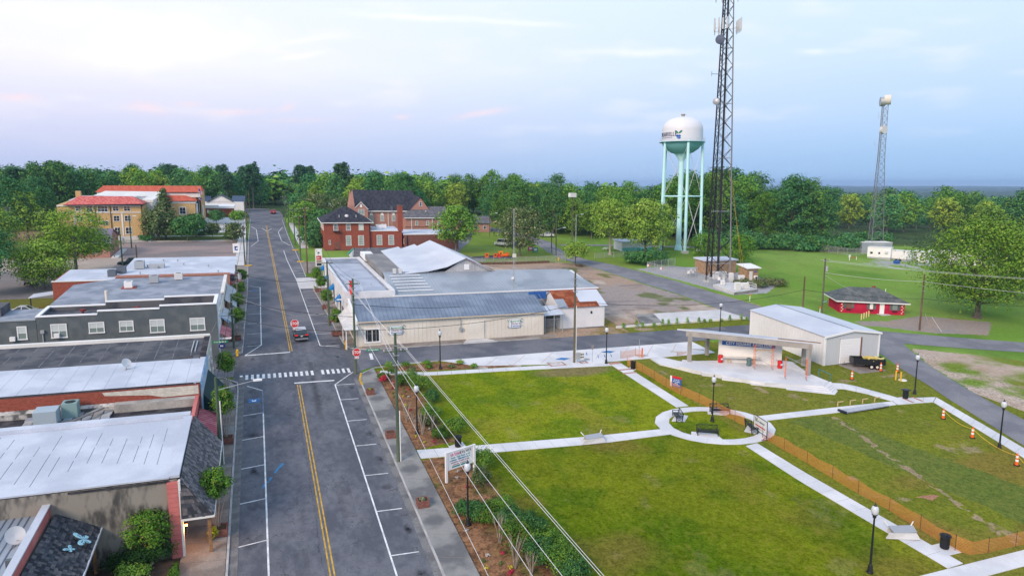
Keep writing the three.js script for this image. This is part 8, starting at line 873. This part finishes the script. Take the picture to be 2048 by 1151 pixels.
const w3 = 'dark cables crossing the street'; for (const [A, B, s] of [[[100.2, -4.1, 4.6], [85.8, 10.6, 5.7], .7], [[100.2, -4.1, 4.8], [96, -32, 6.6], .5], [[85.8, 10.6, 5.7], [83.4, 40.1, 8.2], .9], [[117, -3.8, 7.5], [109.8, 9.7, 7.5], .9], [[165, -3.4, 7.5], [153.7, 9.4, 7.5], .9], [[83.4, 40.1, 8.6], [95.9, 91.8, 5.6], 1.5], [[95.9, 91.8, 5.6], [85.5, 108.3, 5.6], .4], [[85.5, 108.3, 5.6], [70, 150, 6], .9], [[100.2, -4.1, 7.2], [117, -3.8, 8], .3], [[117, -3.8, 8], [165, -3.4, 8.4], .6], [[64.1, -4.3, 7.8], [100.2, -4.1, 7.4], .6], [[165, -3.4, 8.4], [205.4, -3.3, 10.5], .5], [[85.8, 10.6, 7.4], [100.2, -4.1, 7], .4], [[85.8, 10.6, 9], [97.2, 27.8, 5.2], .3]]) cable('overhead_cable', 'dark sagging cable strung between poles', 'cable', W3(...A), W3(...B), s, .03, M.wire, w3);
for (const [A, B, s] of [[[96.9, 96.4, 10.6], [60, 160, 11], 1.2], [[96.9, 98.2, 10.6], [60, 163, 11], 1.2], [[96.9, 97.3, 8.4], [85.5, 108.3, 8.6], .3], [[85.5, 108.3, 8.6], [56, 150, 9], .8], [[96.9, 97.3, 8], [99, 110, 3], .3]]) cable('field_wire', 'pale wire running out over the field past the red house', 'wire', W3(...A), W3(...B), s, .022, M.wireWhite, 'pale wires over the field');
cable('signal_wire', 'thin span wire holding the hanging stop sign', 'wire', W3(100.2, -4.1, 7.6), W3(92.5, 3.75, 6.25), .1, .02, M.steel, 'span wires of the hanging stop sign'); cable('signal_wire', 'thin span wire holding the hanging stop sign', 'wire', W3(92.5, 3.75, 6.25), W3(85.8, 10.6, 7.9), .1, .02, M.steel, 'span wires of the hanging stop sign'); cable('sign_wire', 'thin wire holding the street name plate by the stop sign', 'wire', W3(85.8, 10.6, 6), W3(98, 17.6, 3.6), .02, .018, M.steel); cable('sign_wire', 'thin wire holding the plates by the grey corner building', 'wire', W3(88, -6, 5.9), W3(98, -5.8, 5.0), .05, .018, M.steel);
for (const [x, z, h] of [[2, 3, 62], [3.4, 3.5, 50]]) { const A = new THREE.Vector3(99.2 + x * .3, T(131, 99) + h * .6, -131), B = W3(128.5, 103.6 + x * .6, 0); cable('tower_cable', 'thin coloured cable slanting down from the radio tower', 'cable', A, B, 0, .03, M.paintY, 'cables slanting off the tower', 4); }

// ---------------------------------------------------------------- single trees
const far = { leaf: .5, n: 5200, lumps: 30, ls: .85 };
const tr = (name, label, px, py, seed, o, group) => { const [u, v] = Array.isArray(px) ? px : at(px, py); return makeTree(name, label, 'tree', u, v, seed, o, group, seed); };
tr('magnolia', 'big dark magnolia with a pointed crown before the courthouse', [209.3, -24.2], 0, 301, { ...far, h: 14.5, w: 8.6, clear: .1, form: 'cone', cols: CL.mag, lumps: 40, n: 5600 });
tr('magnolia', 'lower dark magnolia left of the pointed one on the courthouse lawn', [207.5, -25.8], 0, 302, { ...far, h: 8.6, w: 9, clear: .18, cols: CL.mag });
tr('lawn_tree', 'round dark tree on the courthouse lawn right of the magnolias', 375, 482, 303, { ...far, h: 7, w: 8, clear: .25, cols: CL.dark });
tr('lawn_tree', 'dark tree half hidden behind the round lawn tree', 392, 472, 304, { ...far, h: 6.5, w: 6, clear: .25, cols: CL.dark });
tr('lawn_tree', 'small tree on the courthouse lawn beside the path', 425, 478, 305, { ...far, h: 4.6, w: 4.6, clear: .3, cols: CL.mag, n: 1500 });
tr('lawn_tree', 'small dark tree by the concrete forecourt', 433, 448, 306, { ...far, h: 4.8, w: 5.6, clear: .25, cols: CL.dark, n: 1500 });
tr('lawn_tree', 'small tree beside the pavement in front of the forecourt', 476, 447, 307, { ...far, h: 4.4, w: 5.6, clear: .25, cols: CL.oak, n: 1500 });
tr('lawn_tree', 'bronze green small tree at the lawn corner by the street', 468, 484, 308, { ...far, h: 5.4, w: 5.4, clear: .2, cols: CL.mag, n: 1600 });
tr('conifer', 'dark clipped conifer at the lawn corner', 459, 480, 309, { ...far, h: 4.6, w: 3.2, clear: .02, form: 'cone', cols: CL.pine, n: 1500, leaf: .4 });
for (const [x, y, h, w, lb] of [[290, 482, 2, 5, 'dark clipped shrub against the courthouse corner'], [405, 470, 1.6, 4, 'low dark shrub beyond the lawn path'], [655, 492, 2.2, 5, 'dark clipped hedge beside the brick building']]) { const [u, v] = at(x, y); shrub('lawn_shrub', lb, u, v, x, h, w, CL.dark, null, 900, .35); }
tr('shade_tree', 'full green shade tree behind the swept roof hall', 912, 506, 310, { ...far, h: 13, w: 12.5, clear: .22, cols: CL.oak, n: 7000, lumps: 44, ls: .75 });
tr('magnolia', 'wide grey green magnolia with pale branches over the playground', [169.5, 65], 0, 311, { ...far, h: 13.4, w: 14, clear: .16, cols: CL.mag, n: 5600, lumps: 40, mixIn: .2 });
tr('young_tree', 'small bright green tree standing alone in the gravel lot', 1151, 531, 312, { h: 6, w: 7, clear: .35, leaf: .36, n: 4200, lumps: 26, ls: .8, cols: CL.light, form: 'spread', tr: .14 });
tr('pale_tree', 'pale green tree with a leaning pale trunk on the lawn', 1220, 509, 313, { ...far, h: 16, w: 11, clear: .3, cols: CL.light, n: 6000, lumps: 36, form: 'vase', bark: M.barkPale });
tr('pale_tree', 'spreading pale green tree over dark undergrowth by the compound', 1290, 516, 314, { ...far, h: 16.5, w: 14, clear: .2, cols: CL.light, n: 9500, lumps: 48, ls: .75 });
tr('pale_tree', 'yellow green tree in front of the water tower legs', 1325, 510, 315, { ...far, h: 15, w: 8, clear: .3, cols: CL.light, n: 3000, lumps: 18 });
for (const [x, y, h, w] of [[1290, 530, 5, 9], [1318, 528, 4.4, 7], [1270, 526, 3.6, 6]]) { const [u, v] = at(x, y); shrub('undergrowth', 'dark leafy undergrowth at the foot of the spreading pale tree', u, v, x, h, w, CL.dark, 'undergrowth below the pale tree', 1700, .45); }
tr('bright_bush_tree', 'round bright green tree behind the equipment shelter', 1480, 526, 316, { ...far, h: 8, w: 8, clear: .04, cols: [[.07, .19, .012], [.13, .27, .02]], n: 2600, leaf: .45 });
tr('bright_bush_tree', 'bright green tree seen through the tower legs', 1410, 512, 317, { ...far, h: 7, w: 9, clear: .04, cols: [[.07, .19, .012], [.13, .27, .02]], n: 2200, leaf: .45 });
tr('field_tree', 'big spreading green tree standing in the field right of the red house', 1955, 636, 318, { h: 20, w: 22, clear: .14, leaf: .4, n: 25000, lumps: 80, ls: .72, cols: [[.075, .17, .014], [.15, .28, .025], [.24, .32, .05]], form: 'round', tr: .55 });
tr('field_tree', 'second green tree behind the big field tree', 2060, 600, 319, { h: 18, w: 20, clear: .1, leaf: .44, n: 15000, lumps: 60, ls: .75, cols: CL.oak });
tr('edge_tree', 'large dark tree rising behind the brick shop and white pickup', [141, -46], 0, 320, { h: 13, w: 11, clear: .2, leaf: .38, n: 13000, lumps: 52, ls: .78, cols: CL.blue });
tr('edge_tree', 'spreading yellow green tree behind the brick shop roof', [146, -37.5], 0, 321, { h: 9, w: 10.5, clear: .14, leaf: .34, n: 10500, lumps: 48, ls: .75, cols: CL.light, form: 'round' });
tr('edge_tree', 'tall open yellow green tree with bare limbs beyond the brick shop', [152, -33.5], 0, 322, { h: 14.5, w: 13, clear: .34, leaf: .36, n: 6200, lumps: 34, ls: .75, cols: [[.13, .25, .02], [.22, .35, .04]], form: 'vase' });
tr('edge_tree', 'dark leaning tree with an arching crown before the annex', [158, -35], 0, 323, { h: 10, w: 13, clear: .42, leaf: .36, n: 9500, lumps: 44, ls: .75, cols: CL.oak, form: 'spread' });
tr('edge_tree', 'light green slender tree left of the courthouse', [212, -57], 0, 324, { ...far, h: 13, w: 8, clear: .15, cols: CL.light, n: 2200, form: 'vase' });
tr('edge_tree', 'pale olive tree behind the gravel lot', [190, -58], 0, 325, { ...far, h: 11, w: 10, clear: .12, cols: CL.light });
tr('edge_tree', 'bright green tree beyond the gravel lot above the dark tree', [178, -66], 0, 326, { ...far, h: 12, w: 12, clear: .15, cols: CL.light, n: 2800 });
for (const [u, v, h, w] of [[196, 12.6, 5.5, 6.5], [201, 15.5, 6, 7], [190, 13.6, 4.5, 5]]) tr('roadside_tree', 'dark round tree between the street and the brick building', [u, v], 0, Math.round(u), { ...far, h, w, clear: .1, cols: CL.dark, n: 1700 }, 'dark trees beside the brick building');
for (const [u, v, h, w, c] of [[240, 14, 8, 10, 'oak'], [252, 20, 10, 14, 'mag'], [246, 28, 9, 13, 'mag'], [262, 14, 9, 10, 'blue'], [234, 20, 6, 8, 'dark']]) tr('roadside_tree', 'bushy tree in the gardens left of the church', [u, v], 0, Math.round(u * 3), { ...far, h, w, clear: .08, cols: CL[c] }, 'garden trees left of the church');

// ---------------------------------------------------------------- woods
{
  const protos = [];
  [['oak', 17, 13, 'round', .12], ['oak', 19, 14, 'round', .08], ['dark', 18, 13, 'round', .08], ['dark', 20, 12, 'round', .1], ['blue', 18, 14, 'round', .08], ['blue', 16, 13, 'spread', .1], ['light', 16, 11, 'vase', .14], ['light', 15, 12, 'round', .1], ['pine', 21, 8, 'vase', .45]].forEach(([c, h, w, form, clear], i) => { protos.push({ g: treeGeo(900 + i * 13, { h, w, form, clear, lumps: 48, ls: .76, n: 5600, leaf: .54, cols: CL[c], tr: .28 }), f: treeGeo(900 + i * 13, { h, w, form, clear, lumps: 48, ls: .76, n: 2800, leaf: .78, cols: CL[c], tr: .28 }), h, c }); });
  const tints = [[1, 1, 1], [.72, .84, .8], [1.15, 1.02, .75], [.85, .95, 1.05], [.62, .72, .66], [1.05, .95, .9]].map(c => { const m = M.leaf.clone(); m.color.setRGB(...c); return m; }); const r = rng(2024), pts = []; const desc = { oak: 'green broadleaf tree', dark: 'dark green broadleaf tree', blue: 'blue green broadleaf tree', light: 'pale green tree', pine: 'tall pine' };
  const names = { oak: 'wood_oak', dark: 'wood_oak', blue: 'wood_oak', light: 'wood_poplar', pine: 'wood_pine' };
  function stand(n, place, test, where, group, mix, hs = 1, gap = 5.4) { let k = 0, tries = 0; while (k < n && tries++ < n * 60) { const [u, v] = place(); if (!test(u, v) || pts.some(p => Math.hypot(p[0] - u, p[1] - v) < gap)) continue; pts.push([u, v]); const p = protos[mix[Math.floor(r() * mix.length)]]; const s = hs * (.8 + r() * .4), G = u > 262 || v > 240 ? p.f : p.g; const t = thing(names[p.c], desc[p.c] + ' ' + where, 'tree', u, v, r() * 6.28, group); part('trunk', G.trunk, M.bark, t); part('crown', G.crown, tints[Math.floor(r() * tints.length)], t); t.scale.set(s * (.9 + r() * .2), s, s * (.9 + r() * .2)); k++; } }
  const R = (a, b) => a + (b - a) * r();
  stand(40, () => [R(212, 275), R(-150, -54)], (u, v) => u > 200 && v < -54, 'on the wooded slope beside the courthouse', 'woods beside the courthouse', [0, 1, 2, 3, 4, 4, 5, 7], .78);
  stand(56, () => [R(270, 345), R(-150, -16)], (u, v) => !(u < 296 && v > -24), 'in the wood behind the courthouse', 'woods behind the courthouse', [0, 1, 2, 3, 4, 5, 6, 8], .84);
  stand(36, () => [R(298, 380), R(-16, 75)], (u, v) => true, 'in the wood beyond the street crest', 'woods beyond the street crest', [0, 2, 3, 4, 5, 6, 8], .8);
  stand(40, () => [R(232, 300), R(24, 118)], (u, v) => u > 236 && !(u < 262 && v > 50 && v < 78) && !(v < 48 && u < 262), 'in the wood behind the church', 'woods behind the church', [0, 1, 2, 3, 4, 5, 6, 7], .84);
  stand(30, () => [R(198, 236), R(80, 138)], (u, v) => u > 200 && u > 250 - (v - 60) * 1.4, 'in the wood behind the playground lawn', 'woods behind the playground', [0, 1, 2, 3, 6, 7], .86);
  stand(30, () => [R(176, 226), R(128, 178)], (u, v) => u > 192 - (v - 128) * .34, 'in the tall wood at the top of the field', 'tall woods at the top of the field', [1, 2, 3, 3, 4, 1], 1.1, 4.6);
  stand(74, () => [R(150, 330), R(176, 400)], (u, v) => u > 178 - Math.max(0, v - 195) * .35 && !(u > 196 && u < 206 && v > 198 && v < 214), 'in the low wood beyond the trailers', 'low woods beyond the trailers', [0, 1, 4, 5, 7, 2], 1.0, 5.2);
  // undergrowth closing the wood edges
  for (let i = 0; i < 26; i++) { const v = 128 + i * 2.0, u = 177 - (v - 128) * .26 + (r() - .5) * 3; shrub('wood_edge_shrub', 'dense dark shrub at the foot of the tall wood', u, v, 500 + i, 4 + r() * 3, 7, i % 3 ? CL.dark : CL.blue, 'shrubs along the tall wood', 800, .6); }
  for (let i = 0; i < 16; i++) { const v = 158 + i * 2.2, u = 167 + (r() - .5) * 2 + (v > 175 ? 10 : 0); shrub('wood_edge_shrub', 'low green shrub along the edge of the low wood', u, v, 540 + i, 2.4 + r() * 1.5, 5, CL.blue, 'shrubs along the low wood', 500, .6); }
  for (let i = 0; i < 14; i++) { const v = 176 + i * 2.6 + r(), u = 182 + (r() - .5) * 9; shrub('wood_edge_shrub', 'low green shrub along the edge of the low wood', u, v, 570 + i, 3 + r() * 2, 6, i % 2 ? CL.dark : CL.blue, 'shrubs along the low wood', 600, .55); }
  // far woods, beyond counting
  const fg = [foliage([[0, 7, 0, 5.5, 5.5, 5.5], [3, 9, 1, 3.5, 3.5, 3.5], [-3, 8, -2, 3.8, 3.5, 3.8], [0, 11, -1, 3.6, 3, 3.6]], 420, 1.7, CL.oak, rng(1)), foliage([[0, 7, 0, 5.5, 6, 5.5], [2.5, 10, 1, 3.5, 3.5, 3.5], [-3, 7, 2, 3.8, 3.5, 3.8]], 420, 1.7, CL.blue, rng(2)), foliage([[0, 7, 0, 5.2, 6, 5.2], [2.5, 11, 1, 3, 3.5, 3], [-2, 8, 2, 3.8, 3.5, 3.8]], 420, 1.7, CL.dark, rng(3))];
  fg.forEach((g, gi) => { const L = []; for (let i = 0; i < 1500; i++) { const a = R(-62, 42) * Math.PI / 180, d = 300 * Math.pow(2300 / 300, Math.pow(r(), .75)); const az = a - YAW * Math.PI / 180, u = d * Math.cos(az), v = d * Math.sin(az); if (v > 170 && v < 400 && u < 330 && u > 60) continue; if (u < 350 && v < 130 && v > -150) continue; if (u < 130 && Math.abs(v) < 300) continue; if (v > 110 && v < 400 && u < 170) continue; L.push([u, v, .8 + r() * .6]); } const im = new THREE.InstancedMesh(g, M.leaf, L.length); const d = new THREE.Object3D(); L.forEach(([u, v, s], i) => { d.position.copy(W3(u, v, -1)); d.rotation.set(0, r() * 6.28, 0); d.scale.set(s * 1.2, s, s * 1.2); d.updateMatrix(); im.setMatrixAt(i, d.matrix); }); im.name = numbered('distant_wood'); tag(im, 'distant wooded country running to the horizon', 'woods', 'distant woods', 'stuff'); im.castShadow = im.receiveShadow = true; scene.add(im); });
  // far ridge
  { const q = new Q(), n = 280; for (const [D, hh, s] of [[2500, .5, 2], [3200, 1, 3], [4100, 3.5, 5], [5400, 8, 7], [7200, 22, 9]]) for (let i = 0; i < n; i++) { const p = k => { const a = lerp(-70, 60, k / n) * Math.PI / 180 - YAW * Math.PI / 180; const h = hh * (.6 + .6 * fbm(k * .05, s, 7, 3)) + 9 * (fbm(k * .35, s * 7, 8, 3) - .5) + 5 * (hsh(k, s, 3) - .5); return [D * Math.sin(a), h, -D * Math.cos(a)]; }; const a = p(i), b = p(i + 1), T0 = -4; const f = (x, k, y) => [x[0] * k, y, x[2] * k]; q.quad([a[0], T0 - 4, a[2]], [b[0], T0 - 4, b[2]], f(b, 1.08, b[1]), f(a, 1.08, a[1])); q.quad(f(a, 1.08, a[1]), f(b, 1.08, b[1]), f(b, 1.25, T0 - 4), f(a, 1.25, T0 - 4)); } solo('hills', q.geo(), mottle([.02, .05, .015], [.045, .08, .02], .1, .3, 1, 64, 7), 'low wooded hills on the horizon', 'hills', null, 'structure'); }
}
// small houses glimpsed among the trees
for (const [u, v, m, rm, lb] of [[262, 30, M.tinPale, M.tinPale, 'pale roofed house among the garden trees left of the church'], [218, 34 + 34, M.brickPink, M.shingleGrey, 'pinkish house beyond the car park'], [262, -72, M.offwhite, M.shingleGrey, 'grey roofed house half hidden in the courthouse woods']]) { const b = new Bd('small_house', lb, 'house', u, v); b.box('wall', m, u, u + 7, v - 5, v + 5, -1, 3); b.faces('roof', rm, [[[u - .5, v - 5.5, 2.9], [u - .5, v + 5.5, 2.9], [u + 3.5, v + 5.5, 5], [u + 3.5, v - 5.5, 5]], [[u + 7.5, v + 5.5, 2.9], [u + 7.5, v - 5.5, 2.9], [u + 3.5, v - 5.5, 5], [u + 3.5, v + 5.5, 5]]]); b.faces('gable', m, [[[u, v + 5, 3], [u + 7, v + 5, 3], [u + 3.5, v + 5, 4.9]], [[u, v - 5, 3], [u + 7, v - 5, 3], [u + 3.5, v - 5, 4.9]]]); for (const x of [-3, 0, 3]) b.win('u', u, v + x - .5, v + x + .5, 1, 2.2, 1, 2); }

{ const t = thing('retaining_wall', 'low dark timber retaining wall below the playground lawn', 'wall', 159, 58); const P = [[161.5, 44], [158.8, 50], [158.2, 60], [158.8, 69]]; for (let i = 0; i < 3; i++) { const g = slabG([P[i], P[i + 1], [P[i + 1][0] + .4, P[i + 1][1]], [P[i][0] + .4, P[i][1]]], .55, .9); g.translate(-t.position.x, -t.position.y, -t.position.z); part('beam', g, M.poleBrown, t); } const s = thing('retaining_wall', 'grey block wall stepping down behind the swept roof hall', 'wall', 170, 46); for (let i = 0; i < 5; i++) { const u = 176 - i * 3, g = slabG([[u, 47.2 - i * .5], [u, 47.5 - i * .5], [u - 2.9, 47 - i * .5], [u - 2.9, 46.7 - i * .5]], .8, 1.2); g.translate(-s.position.x, -s.position.y, -s.position.z); part('block', g, M.concreteOld, s); } }
{ const r = rng(99); for (let i = 0; i < 15; i++) { const v = 56 + i * 1.75 + r(), u = 98 + (r() - .5) * .8; const t = thing('weed', 'tall green weed at the front edge of the cracked slab', 'plant', u, v, 0, 'weeds along the cracked slab'); const h = .5 + r() * 1.1; part('leaves', foliage([[0, h * .45, 0, .3, h * .45, .3]], 130, .2, CL.oak, r), M.leaf, t); } }
scene.fog = new THREE.FogExp2(0xa9c9f2, .00014);
scene.traverse(o => { if (o.isMesh) { o.castShadow = o.receiveShadow = true; } });
renderer.render(scene, camera);
